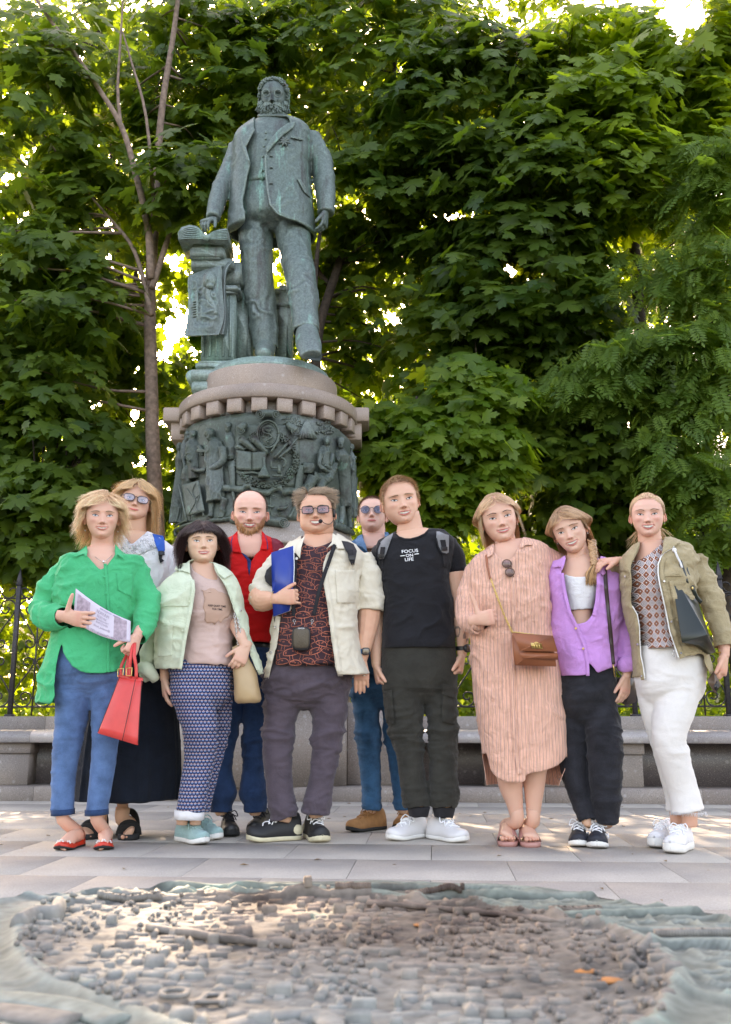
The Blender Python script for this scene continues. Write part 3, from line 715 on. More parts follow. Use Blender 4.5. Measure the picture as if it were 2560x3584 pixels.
def face_geo(H,c):
 """eyes, lids, lips, teeth in head coordinates; c: dictionary of colours"""
 g=Geo();eyes=Geo();sk=np.array(c['skin'])*SKK
 for sx in(-1,1):
  ex=sx*.147;hw,hh=.062,.030*(1-.42*H.squint)
  u,v=np.meshgrid(np.linspace(-1,1,21),np.linspace(-1,1,9));top=(1-u**2)**.75
  x=ex+u*hw;zc=-.003+.010*sx*u
  z=zc+np.where(v>0,v*hh*1.05,v*hh*.8)*top
  y0=H.front(np.array([ex]),np.array([0.0]))[0];y=H.front(x,z)-.010-.006*(1-u**2)*(1-v**2)*1.5
  ir=np.sqrt(((x-ex-c.get('gaze',0))/.0215)**2+((z-.002)/.0215)**2)
  col=np.where(ir[...,None]<.45,(.01,.01,.01),np.where(ir[...,None]<1,np.array(c['iris'])*.55,(.60,.55,.52)))
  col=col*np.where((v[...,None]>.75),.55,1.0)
  eyes.add(np.stack([x,y,z],-1).reshape(-1,3),grid_faces(9,21,False)[:,::-1],col.reshape(-1,3),1)
  uu=np.linspace(-1.08,1.08,15);top=np.clip(1-uu**2,0,1)**.75
  xx=ex+uu*hw;zt=-.003+.010*sx*uu+hh*1.05*top
  g.add(*tube(np.stack([xx,H.front(xx,zt)-.012,zt+.001],-1),.0058+.0022*top,6),col=c.get('lash',(.05,.03,.02)))
  g.add(*tube(np.stack([xx,H.front(xx,zt)-.010,zt+.011],-1),.0075,6),col=sk*.93)
  zb=-.003+.010*sx*uu-hh*.8*top
  g.add(*tube(np.stack([xx,H.front(xx,zb)-.009,zb-.003],-1),.0050,6),col=sk*np.array([.92,.82,.8]))
  n=70;t=np.linspace(0,1,n);rb=np.random.default_rng(3);bx=.062+.165*t;bz=.078+c.get('arch',.022)*np.sin(np.clip(t*1.25,0,1)*np.pi*.72)-.010*t+rb.uniform(-.007,.007,n)*(1.15-t)
  for i in range(n):
   a=np.array([sx*bx[i],0,bz[i]]);bb=a+np.array([sx*.020,0,.008-.016*t[i]]);m=(a+bb)/2
   P=np.array([a,m,bb]);P[:,1]=H.front(P[:,0],P[:,2])-.005
   g.add(*tube(P,[.0036,.0040,.0014],3,cap=False),col=c['brow'])
  g.add(*ball((sx*.030,H.front(np.array([sx*.030]),np.array([-.172]))[0]+.022,-.188),(.013,.018,.007),8,6),col=sk*np.array([.5,.34,.30]))
  M_=np.array(Matrix.Rotation(R(-sx*24),3,'Z'))@np.array(Matrix.Rotation(R(8),3,'X'))
  ce=np.array([sx*(H.w(np.array([-.03]))[0]+.012),.07,-.045])
  g.add(*ball(ce,(.022,.060,.098),10,8,M_),col=sk*np.array([1.0,.86,.82]))
  a=np.linspace(-1.9,2.3,14);rim=np.stack([np.full(14,sx*.024),np.sin(a)*-.058*1.0+.01,np.cos(a)*.098],-1);rim=np.stack([rim[:,0],.062*np.sin(a)*1,.1*np.cos(a)],-1)
  g.add(*tube(rim@M_.T+ce,.013,6,1),col=sk*np.array([1.03,.84,.8]))
 mw=H.mw;op=H.open*.072;u=np.linspace(-1,1,21);x=u*mw;mid=H.mouth(x);sh=np.clip(1-u**2,0,1)
 up=mid+op*.42*sh**.6;lo=mid-op*.58*sh**.8
 lip=np.array(c['lips'])*[1.2,.85,.88]
 if op>.004:
  vv=np.linspace(0,1,7)[:,None];Z=up[None]*(1-vv)+lo[None]*vv;X=np.repeat(x[None],7,0);Y=H.front(X,np.broadcast_to(mid,Z.shape))-.003+.006*(u**2)[None]
  tooth=np.where((np.abs(u)[None]<.80)&(vv<.8),1.0,0.0)[...,None]
  col=tooth*np.array([.74,.66,.55])+(1-tooth)*np.array([.10,.03,.025]);gap=(np.abs(((u*6)%1)-.5)>.42)[None,:,None]&(tooth>0);col=np.where(gap,col*.82,col)
  g.add(np.stack([X,Y,Z],-1).reshape(-1,3),grid_faces(7,21,False)[:,::-1],col.reshape(-1,3))
 g.add(*tube(np.stack([x,H.front(x,up)-.009,up+.006],-1),np.stack([.0035+.0085*sh*(1-.22*np.exp(-(u/.12)**2)),.004+.010*sh],-1),8),col=lip*.93)
 g.add(*tube(np.stack([x,H.front(x,lo)-.009,lo-.009],-1),np.stack([.0035+.0100*sh,.004+.013*sh],-1),8),col=lip)
 if op<=.004:g.add(*tube(np.stack([x*1.04,H.front(x,mid)-.009,mid+.001],-1),.0035,5),col=lip*.35)
 return g,eyes
def skin_colors(H,V,c):
 sk=np.array(c['skin'])*SKK;x,y,z=V[:,0],V[:,1],V[:,2];ax=np.abs(x);C=np.repeat(sk[None],len(V),0)
 fr=y<.02
 bl=np.exp(-((ax-.19)/.08)**2-((z+.12)/.07)**2)*fr*c.get('blush',.5);C=C*(1-bl[:,None]*np.array([.02,.20,.17]))
 n=np.exp(-(x/.05)**2-((z+.15)/.05)**2)*fr*.35;C=C*(1-n[:,None]*np.array([.0,.16,.14]))
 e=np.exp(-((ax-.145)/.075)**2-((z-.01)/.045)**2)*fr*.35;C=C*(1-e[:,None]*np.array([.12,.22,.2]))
 mo=fbm(V*14,2,3)[:,None];C=C*(1+(mo-.5)*np.array([.06,.12,.12]))
 if c.get('stubble'):
  s=np.clip((-.20-z)/.05,0,1)*(y<.15)*np.clip(1-np.exp(-((z+.27)/.03)**2-(x/.12)**2),0,1)+.9*np.exp(-((z+.225)/.015)**2-(x/.11)**2)
  C=C*(1-np.clip(s,0,1)[:,None]*c['stubble']*np.array([.8,1.0,1.0]))
 if c.get('buzz')is not None:
  k=hairmask(V,c.get('hline',HL_BALD));C=np.where(k[:,None],C*.35+np.array(c['buzz'])*.65,C)
 if c.get('beardcol')is not None:
  k=beardmask(V);C=C*(1-k[:,None]*.75)+np.array(c['beardcol'])*k[:,None]*.75
 return C
def beardmask(V):
 x,y,z=V[:,0],V[:,1],V[:,2];ax=np.abs(x)
 side=np.clip((ax-.14)/.05,0,1);lim=-.215+.16*side*np.clip((ax-.2)/.1,0,1)
 k=np.clip((lim-z)/.03,0,1)*(y<.12);k=k*(1-np.exp(-((z+.285)/.035)**4-(ax/.13)**4))
 m=np.exp(-((z+.222)/.018)**2-(ax/.13)**4)*(y<0);return np.clip(np.maximum(k,m*.9),0,1)
HL_STD=[(0,.33),(25,.335),(42,.27),(58,.16),(68,.02),(78,-.02),(88,.08),(100,.06),(112,-.06),(130,-.2),(180,-.28)]
HL_MAN=[(0,.345),(20,.36),(36,.33),(50,.22),(62,.08),(72,-.06),(80,-.10),(88,.05),(102,.06),(115,-.06),(135,-.18),(180,-.22)]
HL_BALD=[(0,.6),(40,.6),(58,.42),(66,.25),(72,.0),(80,-.06),(88,.05),(102,.06),(115,-.06),(135,-.18),(180,-.22)]
def hairmask(V,hl,off=0.0):
 a=np.degrees(np.arctan2(np.abs(V[:,0]),-V[:,1]));h=np.interp(a,[q[0]for q in hl],[q[1]for q in hl]);return V[:,2]>h+off
def hair_style(H,st,seed=1):
 """cap + strands in head coordinates. st: dict(hl, n, L, lift, comb(function), wave, col, colv, width, grav)"""
 r=np.random.default_rng(seed);g=Geo();V,F=H.mesh(70);hl=st.get('hl',HL_STD)
 top=V[:,2]>-.35
 if st.get('cap',True):
  k=hairmask(V,hl,.0);nV=vnormals(V,F);off=st.get('thick',.02);Vc=V+nV*(off*np.clip((V[:,2]-np.interp(np.degrees(np.arctan2(np.abs(V[:,0]),-V[:,1])),[q[0]for q in hl],[q[1]for q in hl]))/.06,.05,1))[:,None]
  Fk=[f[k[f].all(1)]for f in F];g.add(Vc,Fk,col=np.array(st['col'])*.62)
 n=int(st['n']*1.9);m=st.get('seg',9)
 cand=V[hairmask(V,hl,.0)&top];
 wgt=np.ones(len(cand));idx=r.choice(len(cand),n);P=cand[idx]*1.005+r.normal(0,.012,(n,3));
 L=st['L'](P,r)if callable(st['L'])else st['L']*r.uniform(.75,1.15,n)
 out=nrm(P*np.array([1,.8,.9]));lay=st.get('lift',.03)*r.uniform(.1,1,n)
 path=np.zeros((n,m,3));path[:,0]=P;d=nrm(st['comb'](P)+out*st.get('up',.15));ph=r.uniform(0,6.28,n);grp=np.round(P/.07)
 gph=_h(grp[:,0].astype(int),grp[:,1].astype(int),grp[:,2].astype(int),5)*6.28;step=L/(m-1);ax1=nrm(r.normal(0,1,(n,3)))
 Q=P.copy()
 for i in range(1,m):
  c=st['comb'](Q);tt=i/(m-1);wv=st.get('wave',0)*np.sin(gph+ph*.25+tt*st.get('freq',9))[:,None]*nrm(np.cross(d,out)+.35*out)
  gr=st.get('grav',0);free=np.clip(-(Q[:,2]-.05)/.25,0,1)[:,None]
  d=nrm(d*.55+c*.55+np.array([0,0,-gr])*(.3+free)+wv+r.normal(0,st.get('mess',.05),(n,3)))
  Q=Q+d*step[:,None]
  zc=np.clip(Q[:,2],-.3,.5);w=H.w(zc)*1.0;dep=np.where(Q[:,1]<0,H.f(zc),H.b(zc));s=(np.abs(Q[:,0]/np.maximum(w,.05))**2.2+np.abs(Q[:,1]/np.maximum(dep,.05))**2.2)**(1/2.2)
  tgt=1+(lay+.015)/np.maximum(w,.08);inside=(s<tgt)&(Q[:,2]<.42)&(Q[:,2]>-.5)
  sc=np.where(inside,tgt/np.maximum(s,.3),1);Q[:,0]*=sc;Q[:,1]*=sc
  e=np.sqrt((Q[:,0]/.35)**2+(Q[:,1]/.45)**2+(Q[:,2]/.505)**2);tg=1+lay/.4;ins=(Q[:,2]>.12)&(e<tg);sc=np.where(ins,tg/np.maximum(e,.4),1);Q=Q*sc[:,None]
  gz=np.clip((st.get('guard',.24)-Q[:,2])/.12,0,1)*(Q[:,1]<0.0)*(Q[:,2]>-.6);wq=H.w(np.clip(Q[:,2],-.3,.5))*1.0+lay*.4;sg_=np.where(Q[:,0]>=0,1,-1);Q[:,0]=np.where((gz>0)&(np.abs(Q[:,0])<wq),Q[:,0]*(1-gz)+sg_*wq*gz,Q[:,0])
  Q[:,1]=np.where(gz>.6,np.maximum(Q[:,1],-.16),Q[:,1])
  if 'clip' in st:Q=st['clip'](Q)
  path[:,i]=Q
 t=np.linspace(0,1,m);wd=st.get('width',.010)*.52*(1-.75*t**1.5)
 tan=np.gradient(path,axis=1);cen=np.array([0,.06,-.02]);o=path-cen;o[:,:,2]*=.3;side=nrm(np.cross(tan,o));side=nrm(side+.5*nrm(r.normal(0,1,(n,1,3))))
 A=path-side*wd[None,:,None];B=path+side*wd[None,:,None];VV=np.stack([A,B],2).reshape(n*m*2,3)
 base=(np.arange(n)*m*2)[:,None,None];q=np.arange(m-1)[None,:,None]*2;F=(base+q+np.array([0,1,3,2])[None,None]).reshape(-1,4)
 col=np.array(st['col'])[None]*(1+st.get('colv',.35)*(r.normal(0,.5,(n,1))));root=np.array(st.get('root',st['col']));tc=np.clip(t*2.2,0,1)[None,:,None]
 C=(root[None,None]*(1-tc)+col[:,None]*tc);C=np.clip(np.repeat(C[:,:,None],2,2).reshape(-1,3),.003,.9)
 g.add(VV,F,C);return g
def comb_vec(x,y,z):return lambda P:nrm(np.stack(np.broadcast_arrays(x(P),y(P),z(P)),-1))
def comb_part(px=0.0,fringe=0.0,back=.25,down=1.0,crown=(.0,.1)):
 """falls away from a parting"""
 def f(P):
  s=np.tanh((P[:,0]-px)/.06);top=np.clip((P[:,2]-.25)/.2,0,1)
  v=np.stack([s*(.55+.8*top),back*np.ones(len(P))*top-fringe*top,-down*(1.0-.55*top)],-1);return nrm(v)
 return f
def comb_radial(fwd=.8,side=0.0):
 """short hair growing forward from the crown"""
 def f(P):
  d=P-np.array([0,.25,.46]);d[:,1]=d[:,1]-fwd*.3;d[:,0]=d[:,0]+side*.3;d=nrm(d);return nrm(d+np.array([0,0,-.25]))
 return f
def comb_back(P):
 top=np.clip((P[:,2]-.1)/.3,0,1);return nrm(np.stack([-.25*P[:,0]/.3*(1-top),.9+0*top,-.35-.25*(1-top)+.3*top],-1))
def put(g,Mx,u,o):
 for i in range(len(g.V)):g.V[i]=(g.V[i]*u)@Mx.T+o
 return g
def make_head(par,body,hc,H,key,eyes_px,chin_px,D,yaw,pitch,hair=None,seed=1,beard=None,uscale=1.0):
 """adds the head to the body collector and builds the hair; returns the transform"""
 (x1,y1),(x2,y2)=eyes_px;s1,s2,sc=np.array(S(key,x1,y1)),np.array(S(key,x2,y2)),np.array(S(key,*chin_px));em=(s1+s2)/2
 roll=math.degrees(math.atan2(s2[1]-s1[1],s2[0]-s1[0]))
 yaw=yaw-math.degrees(math.atan((em[0]-CX)/FPX));Mr=np.array(Matrix.Rotation(R(roll),3,'Y'));Mx=Mr@rotm(yaw,pitch,0)
 d=ray(*em);p=np.array([0,0,CH])+d*(D/d[1]);ye=H.front(np.array([0.0]),np.array([0.03]))[0]
 mp=D/FPX/CP*(1+0.0);u=np.linalg.norm(sc-em)*mp/.45*uscale/max(.8,math.cos(R(pitch*.6-9)*.8))
 for _ in range(3):
  o=p-u*(Mx@np.array([0,ye,0]));cp=proj(o+u*(Mx@np.array([0,-.26,-.468])));e0=proj(o+u*(Mx@np.array([0,ye,0])));u*=np.linalg.norm(sc-em)/np.linalg.norm(cp-e0)
 o=p-u*(Mx@np.array([0,ye,0]))
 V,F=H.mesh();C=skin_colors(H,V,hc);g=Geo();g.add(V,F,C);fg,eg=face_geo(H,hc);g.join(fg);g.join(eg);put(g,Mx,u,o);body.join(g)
 if hair:
  hs=hair if isinstance(hair,list)else[hair];hg=Geo()
  for i,st in enumerate(hs):hg.join(hair_style(H,st,seed+i))
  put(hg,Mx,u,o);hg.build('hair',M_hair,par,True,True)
 if beard:
  r=np.random.default_rng(seed);V,F=H.mesh(80);nv=vnormals(V,F);k=beardmask(V)*r.uniform(.4,1,len(V))>.33;P=V[k];Nn=nv[k];m=beard.get('n',1600);i=r.choice(len(P),m);P,Nn=P[i],Nn[i]
  L=beard['L']*r.uniform(.5,1.2,m)*(.45+.9*np.clip((-.2-P[:,2])/.2,0,1));dn=nrm(Nn*.5+np.stack([0*L,-.25+0*L,-1+0*L],-1)+r.normal(0,.28,(m,3)))
  t=np.linspace(0,1,4);path=P[:,None]+dn[:,None]*(L[:,None,None]*t[None,:,None])-np.array([0,0,1])*(L[:,None,None]*.4*t[None,:,None]**2);sd=nrm(np.cross(dn,Nn+r.normal(0,.3,(m,3))))
  w=beard.get('w',.005)*(1-.7*t);A=path-sd[:,None]*w[None,:,None];B=path+sd[:,None]*w[None,:,None]
  VV=np.stack([A,B],2).reshape(-1,3);Fq=((np.arange(m)*8)[:,None,None]+np.arange(3)[None,:,None]*2+np.array([0,1,3,2])).reshape(-1,4)
  cc=np.clip(np.array(beard['col'])[None]*(1+.3*r.normal(0,1,(m,1))),.01,.9);bg_=Geo();bg_.add(VV,Fq,np.repeat(cc,8,0));put(bg_,Mx,u,o);bg_.build('beard',M_hair,par,True,True)
 return Mx,u,o
def head_pt(tr,x,y,z):Mx,u,o=tr;return o+u*(Mx@np.array([x,y,z]))
def hand_geo(wrist,d,n,t,size=.18,curl=(20,25,30,35),thumb=(.6,.35),spread=.12,arm=None,col=(.5,.3,.22),vox=.0026,thumbcurl=20,tl=1.0):
 """hand as one surface; d: wrist to knuckles, n: palm normal (the side the fingers close towards), t: towards the thumb"""
 d=nrm(d);n=nrm(np.asarray(n,float)-d*np.dot(n,d));tt=np.cross(d,n);t=tt if np.dot(tt,t)>0 else-tt
 s=size/.18;g=Geo();wrist=np.asarray(wrist,float)
 def ring(c,w,h,dd=d):
  a=np.linspace(0,2*np.pi,14,endpoint=False);return c+np.outer(np.cos(a),t)*w+np.outer(np.sin(a),n)*h
 R_=[ring(wrist-d*.03*s,.026*s,.019*s),ring(wrist,.027*s,.019*s),ring(wrist+d*.03*s+t*.002,.034*s,.018*s),ring(wrist+d*.065*s,.040*s,.0155*s),ring(wrist+d*.092*s,.040*s,.0125*s),ring(wrist+d*.1*s,.034*s,.008*s)]
 g.add(*loft(R_))
 g.add(*ball(wrist+d*.035*s+t*.020*s+n*.006*s,(.020*s,.020*s,.020*s)))
 L=[.074,.082,.077,.060];off=[.030,.0105,-.0095,-.0285];rd=[.0092,.0095,.009,.0078]
 tips=[]
 for i in range(4):
  b=wrist+d*(.082 if i!=3 else.076)*s+t*off[i]*s;dirf=nrm(d+t*spread*(1.5-i)*.6);ang=0;P=[b-d*.012*s];p=b;c=curl[i]
  segs=[L[i]*.46,L[i]*.30,L[i]*.24];mult=[.8,1.15,.75]
  P.append(b)
  for q in range(3):
   ang+=R(c*mult[q]);dd=dirf*math.cos(ang)+n*math.sin(ang);
   P.append(p+dd*segs[q]*s*.5);p=p+dd*segs[q]*s;P.append(p)
  rad=np.array([1.05,1.08,1.0,1.08,.95,1.0,.9,.72])*rd[i]*s;g.add(*tube(P,rad,9,1));g.add(*ball(p,rd[i]*.74*s,8,6));tips.append(p)
 tb=wrist+d*.022*s+t*.022*s;td=nrm(d*thumb[0]+t*(1-thumb[0]*.5)+n*thumb[1]);p1=tb+td*.040*s*tl;td2=nrm(td*math.cos(R(thumbcurl))+(n*.5+d*.6)*math.sin(R(thumbcurl)));p2=p1+td2*.030*s*tl;td3=nrm(td2*math.cos(R(thumbcurl))+(n*.4+d*.7)*math.sin(R(thumbcurl)));p3=p2+td3*.024*s*tl
 g.add(*tube([tb-td*.01,p1,p2,p3],np.array([.016,.0125,.0112,.0085])*s,9,2));g.add(*ball(p3,.0088*s,8,6))
 if arm is not None:
  pts,rad=arm;g.add(*tube(list(pts)+[wrist+d*.012*s],list(rad)+[.024*s],14,3))
 V,F=remesh(g,vox if arm is None else max(vox,.0032),4,.5);C=np.repeat(np.array(col)[None]*SKK,len(V),0)
 q=V-wrist;along=q@d;C=C*(1+(fbm(V*40,2,2)[:,None]-.5)*np.array([.1,.2,.2]));kn=np.exp(-((along-.085*s)/.012)**2)[:,None];C=C*(1-kn*np.array([.0,.10,.08]))
 o=Geo();o.add(V,F,C)
 for i,p in enumerate(tips):
  pass
 return o
def torso_rings(key,rows,D,seg=40,e=2.4,k=3):
 """rows: (xl, yl, xr, yr, front depth, back depth, shift) silhouettes on the photo at distance D"""
 A=[]
 for r_ in rows:
  r_=list(r_)+[0.0]*(7-len(r_));L=W(key,r_[0],r_[1],D+r_[6]);Rr=W(key,r_[2],r_[3],D+r_[6]);A.append(np.concatenate([L,Rr,[r_[4],r_[5]]]))
 A=catm(np.array(A),k);a=np.linspace(0,2*np.pi,seg,endpoint=False);out=[]
 for q in A:
  L,Rr=q[:3],q[3:6];c=(L+Rr)/2;h=(Rr-L)/2;cs,sn=np.cos(a),np.sin(a);ex=2/e
  X=np.sign(cs)*np.abs(cs)**ex;Y=np.sign(sn)*np.abs(sn)**ex
  out.append(c+X[:,None]*h+np.outer(np.where(Y>0,Y*q[7],Y*q[6]),(0,1,0)))
 return np.array(out)
def limb_px(key,pts,D,seg=16,k=3,kd=1.0,scale=1.0):
 """pts: (x, y, depth shift, radius in photo pixels of that crop)"""
 P=[W(key,p[0],p[1],D+p[2])for p in pts];r_=[p[3]*T[key][2]*(D+p[2])/ray(*S(key,p[0],p[1]))[1]/FPX*scale for p in pts];return tube(P,r_,seg,k,kd)
def folds(V,Nn,amp,sc=(7,7,16),seed=0,mask=None,warp=.5):
 q=V*np.array(sc);q=q+warp*(fbm(V*6,2,seed+9)[:,None]-.5)*4;d=ridge(q,seed,3.6)*.75+ridge(q*2.1,seed+3,3.4)*.25
 if mask is not None:d=d*mask
 lf=np.clip((fbm(V*3.1,2,seed+21)-.38)*5,.3,1)
 return V+Nn*(amp*1.9*(d-.2)*lf)[:,None]
GAR={}
def smooth_border(V,F,it=6):
 E=np.concatenate([np.stack([f[:,i],f[:,(i+1)%f.shape[1]]],-1)for f in F for i in range(f.shape[1])]);k=np.sort(E,1);n=len(V);key=k[:,0]*n+k[:,1]
 u,c=np.unique(key,return_counts=True);b=u[c==1];a0,a1=b//n,b%n;V=V.copy()
 if len(b)==0:return V
 for _ in range(it):
  s=np.zeros_like(V);c=np.zeros(n);np.add.at(s,a0,V[a1]);np.add.at(s,a1,V[a0]);np.add.at(c,a0,1);np.add.at(c,a1,1);m=c>=2;V[m]=.4*V[m]+.6*s[m]/c[m][:,None]
 return V
def garment(name,lofts,mat,par,vox=.0075,smooth=4,amp=.006,fsc=(7,7,14),seed=0,mask=None,ends=(),cuts=(),thick=.003,keepg=None,post=None,shrink=0.0,smooth2=1):
 g=Geo()
 for V,F in lofts:g.add(V,F)
 V,F=remesh(g,vox,smooth)
 Nn=vnormals(V,F)
 if shrink:V=V-Nn*shrink
 if amp:
  m=mask(V)if mask else None;V=folds(V,Nn,amp,fsc,seed,m)
  if amp>.003:V=folds(V,Nn,amp*.35,tuple(3*s_ for s_ in fsc),seed+5,m,.8)
 if post:V=post(V,Nn)
 full=(V.copy(),[f.copy()for f in F])
 F=[f.copy()for f in F]
 cen=lambda f:V[f].mean(1)
 for(p,d,rad)in ends:
  p=np.asarray(p);d=nrm(d)
  for i,f in enumerate(F):
   c=cen(f);n=np.cross(V[f[:,1]]-V[f[:,0]],V[f[:,2]]-V[f[:,0]]);n=nrm(n);q=c-p;al=q@d;lat=np.linalg.norm(q-np.outer(al,d),axis=1)
   kill=(lat<rad)&(((al>-.03)&(n@d>.62))|((al>-.004)&(al<.12)&(lat<rad*1.3)));F[i]=f[~kill]
 if cuts:
  cam_=np.array([0,0,CH]);P2=proj(V)
  for(key,poly,side)in cuts:
   pp=[S(key,*q)for q in poly];ins=inpoly(P2,pp)
   if side in('front','back'):
    toward=((cam_-V)*Nn).sum(1)>0;sel=ins&((toward|(Nn[:,2]>.5))if side=='front' and V[ins,2].mean()>1.05 else toward if side=='front' else~toward)
   else:sel=ins
   F=[f[~(sel[f].sum(1)>f.shape[1]/2-.1)]for f in F]
 F=[f for f in F if len(f)]
 V=smooth_border(V,F,7)
 GAR[name+str(len(GAR))]=full
 gg=Geo();gg.add(V,F)
 if thick:V2,F2=evaluated(gg,[('SOLIDIFY',dict(thickness=thick,offset=-1.0,use_rim=True))]);gg=Geo();gg.add(V2,F2)
 o=gg.build(name,mat,par,True);return o,full
def add_patch(name,B,key,poly,mat,par,off=.004,thick=.003,**kw):
 V,F=patch(B,key,poly,off,thick,**kw);g=Geo()
 if len(V)==0:return None
 g.add(V,F);return g.build(name,mat,par,True)
def surf_pts(B,key,pts,off=.004,D=5.0):
 out=[];last=None
 for q in pts:
  p,n=hit(B,*S(key,q[0],q[1]));o_=q[2]if len(q)>2 else off
  if p is None:p=W(key,q[0],q[1],last if last else D);p=np.array(p)
  else:last=p[1];
  d=nrm(p-np.array(ORG));out.append(p-d*o_)
 return np.array(out)
def button(B,key,x,y,r_,mat,par,col=None,name='button',off=.004):
 p,n=hit(B,*S(key,x,y))
 if p is None:return
 n=nrm(n);z=Vector(n).to_track_quat('Z','Y').to_matrix();V,F=lathe((0,0,0),[(0.0001,.0028),(r_*.6,.0022),(r_*.85,.003),(r_,.0018),(r_,-.003)],14);V=V@np.array(z).T+p+n*off
 g=Geo();g.add(V,F);return g.build(name,mat,par)
def shoe(par,name,mat_up,mat_sole,toe,heel,wid=.1,h=.085,sole=.025,lace=None,style='sneaker',stripe=None,ank=None,sole_up=0.0,tongue=True):
 """toe and heel: points on the ground; the last runs between them"""
 toe,heel=np.asarray(toe,float),np.asarray(heel,float);toe[2]=heel[2]=0;ax=toe-heel;L=np.linalg.norm(ax);ax=ax/L;sd=np.array([-ax[1],ax[0],0]);up=np.array([0,0,1.0])
 t=np.array([0,.04,.12,.25,.4,.55,.7,.82,.92,.975,1.0]);w=np.array([.25,.62,.76,.78,.74,.84,1.0,1.0,.82,.52,.12])*wid/2
 lf_=lambda q:.016*max(0,(q-.72)/.28)**2
 g=Geo();a=np.linspace(0,2*np.pi,22,endpoint=False)
 rs=[]
 for i in range(len(t)):
  c=heel+ax*L*t[i];ring=[]
  for q in a:
   x=math.copysign(abs(math.cos(q))**.7,math.cos(q))*w[i]*1.05;z=sole/2+math.copysign(abs(math.sin(q))**.45,math.sin(q))*sole/2+lf_(t[i]);ring.append(c+sd*x+up*z)
  rs.append(ring)
 V,F=loft(rs);g.add(V,F);so=g.build(name+'_sole',mat_sole,par)
 g=Geo()
 hh={'sneaker':[.62,.95,1.0,.98,.93,.78,.60,.50,.40,.28,.08],'flat':[.5,.7,.62,.40,.3,.28,.34,.36,.30,.22,.06],'boot':[.7,1.05,1.15,1.12,1.0,.82,.62,.55,.48,.34,.1]}[style]
 rs=[]
 for i in range(len(t)):
  c=heel+ax*L*t[i];H_=h*hh[i];ring=[]
  for q in a:
   s_=math.sin(q);x=math.copysign(abs(math.cos(q))**.8,math.cos(q))*w[i]*(1.0 if s_<0 else(1-.38*abs(s_)**1.5*(1 if t[i]<.6 else.7)));z=lf_(t[i])+sole*.86+(H_*max(0,s_)**.8 if s_>0 else s_*.004);ring.append(c+sd*x+up*z)
  rs.append(ring)
 V,F=loft(catm(np.array(rs).reshape(len(rs),-1),3).reshape(-1,22,3));g.add(V,F)
 if style=='flat':
  V,F=g.arr();topc=(V[:,2]>sole+.012);al=(V-heel)@ax/L;F=[f[~((topc[f].all(1))&(al[f].mean(1)>.06)&(al[f].mean(1)<.60))]for f in F];g=Geo();g.add(V,F)
  V2,F2=evaluated(g,[('SOLIDIFY',dict(thickness=.003,offset=-1.0))]);g=Geo();g.add(V2,F2)
 uo=g.build(name+'_upper',mat_up,par)
 if lace:
  g=Geo();Bv=bvh((V,F))if style!='flat' else None
  for i,q in enumerate(np.linspace(.42,.70,6)):
   c=heel+ax*L*q;pts=[]
   for s_ in np.linspace(-1,1,7):
    o_=c+sd*s_*wid*.24+ax*(.012*(1 if i%2 else-1)*s_);p=Bv.ray_cast(Vector(o_+up*.3),Vector((0,0,-1)))if Bv else(None,)
    pts.append((np.array(p[0])if p[0]is not None else o_+up*h)+up*.003)
   g.add(*tube(pts,.0032,6,2))
  c=np.array(pts[3]);c=heel+ax*L*.40+up*(h*.95+sole*.6)
  for s_ in(-1,1):
   g.add(*tube([c,c+sd*s_*.03+up*.018+ax*.01,c+sd*s_*.045+ax*.03-up*.01,c+sd*s_*.02+ax*.03-up*.004,c],.0030,6,3));g.add(*tube([c,c+sd*s_*.02+ax*.03,c+sd*s_*.035+ax*.055-up*.028],.0030,6,3))
  g.build(name+'_lace',lace,par)
 return uo,so
# ================================================================== the ten people
PEND=[]
def skinned(b,V,F,sk,var=.12):
 c=np.repeat(np.array(sk)[None]*SKK,len(V),0)*(1+(fbm(V*22,2,1)[:,None]-.5)*np.array([var*.5,var,var]));b.add(V,F,c)
def core(b,sk,key,rows,D,k=.93):
 rg=torso_rings(key,rows,D,32);c=rg.mean(1,keepdims=True);rg=c+(rg-c)*k;V,F=loft(rg);skinned(b,V,F,sk)
def neck(b,sk,key,pts,D,kd=.95):
 V,F=limb_px(key,pts,D,24,3,kd);skinned(b,V,F,np.array(sk)*np.array([.97,.93,.92]))
def arm(b,sk,key,pts,D,kd=.95):
 V,F=limb_px(key,pts,D,16,4,kd);skinned(b,V,F,sk)
def foot(b,sk,ankle,toe,heel,r_ank=.034,wid=.085,toes=True):
 ankle,toe,heel=(np.asarray(q,float)for q in(ankle,toe,heel));ax=nrm((toe-heel)*[1,1,0]);L=np.linalg.norm((toe-heel)[:2]);hb=heel+ax*.05
 P=[ankle+[0,0,.06],ankle,hb+[0,0,.062],hb+ax*.03+[0,0,.055],hb+ax*L*.3+[0,0,.048],hb+ax*L*.55+[0,0,.036 if toes else.030],hb+ax*L*.76+[0,0,.026 if toes else.018]]
 V,F=tube(P,[(r_ank,r_ank),(r_ank,r_ank),(r_ank*.98,r_ank*1.1),(.036,.036),(.034,.028),(.038 if toes else.032,.021 if toes else.015),(.040 if toes else.028,.015 if toes else.008)],16,3);skinned(b,V,F,sk)
 V,F=ball(hb+[0,0,.035],(.030,.030,.034));skinned(b,V,F,sk);sd=np.array([-ax[1],ax[0],0])
 for i,(o_,r_)in enumerate(()if not toes else((-.026,.012),(-.008,.0095),(.008,.009),(.021,.0085),(.032,.008))):
  p=hb+ax*(L*.80-abs(o_+.02)*.35)+sd*o_+np.array([0,0,.018]);V,F=ball(p,(r_,r_*1.5,r_),8,6);skinned(b,V,F,np.array(sk)*[1,.88,.85])
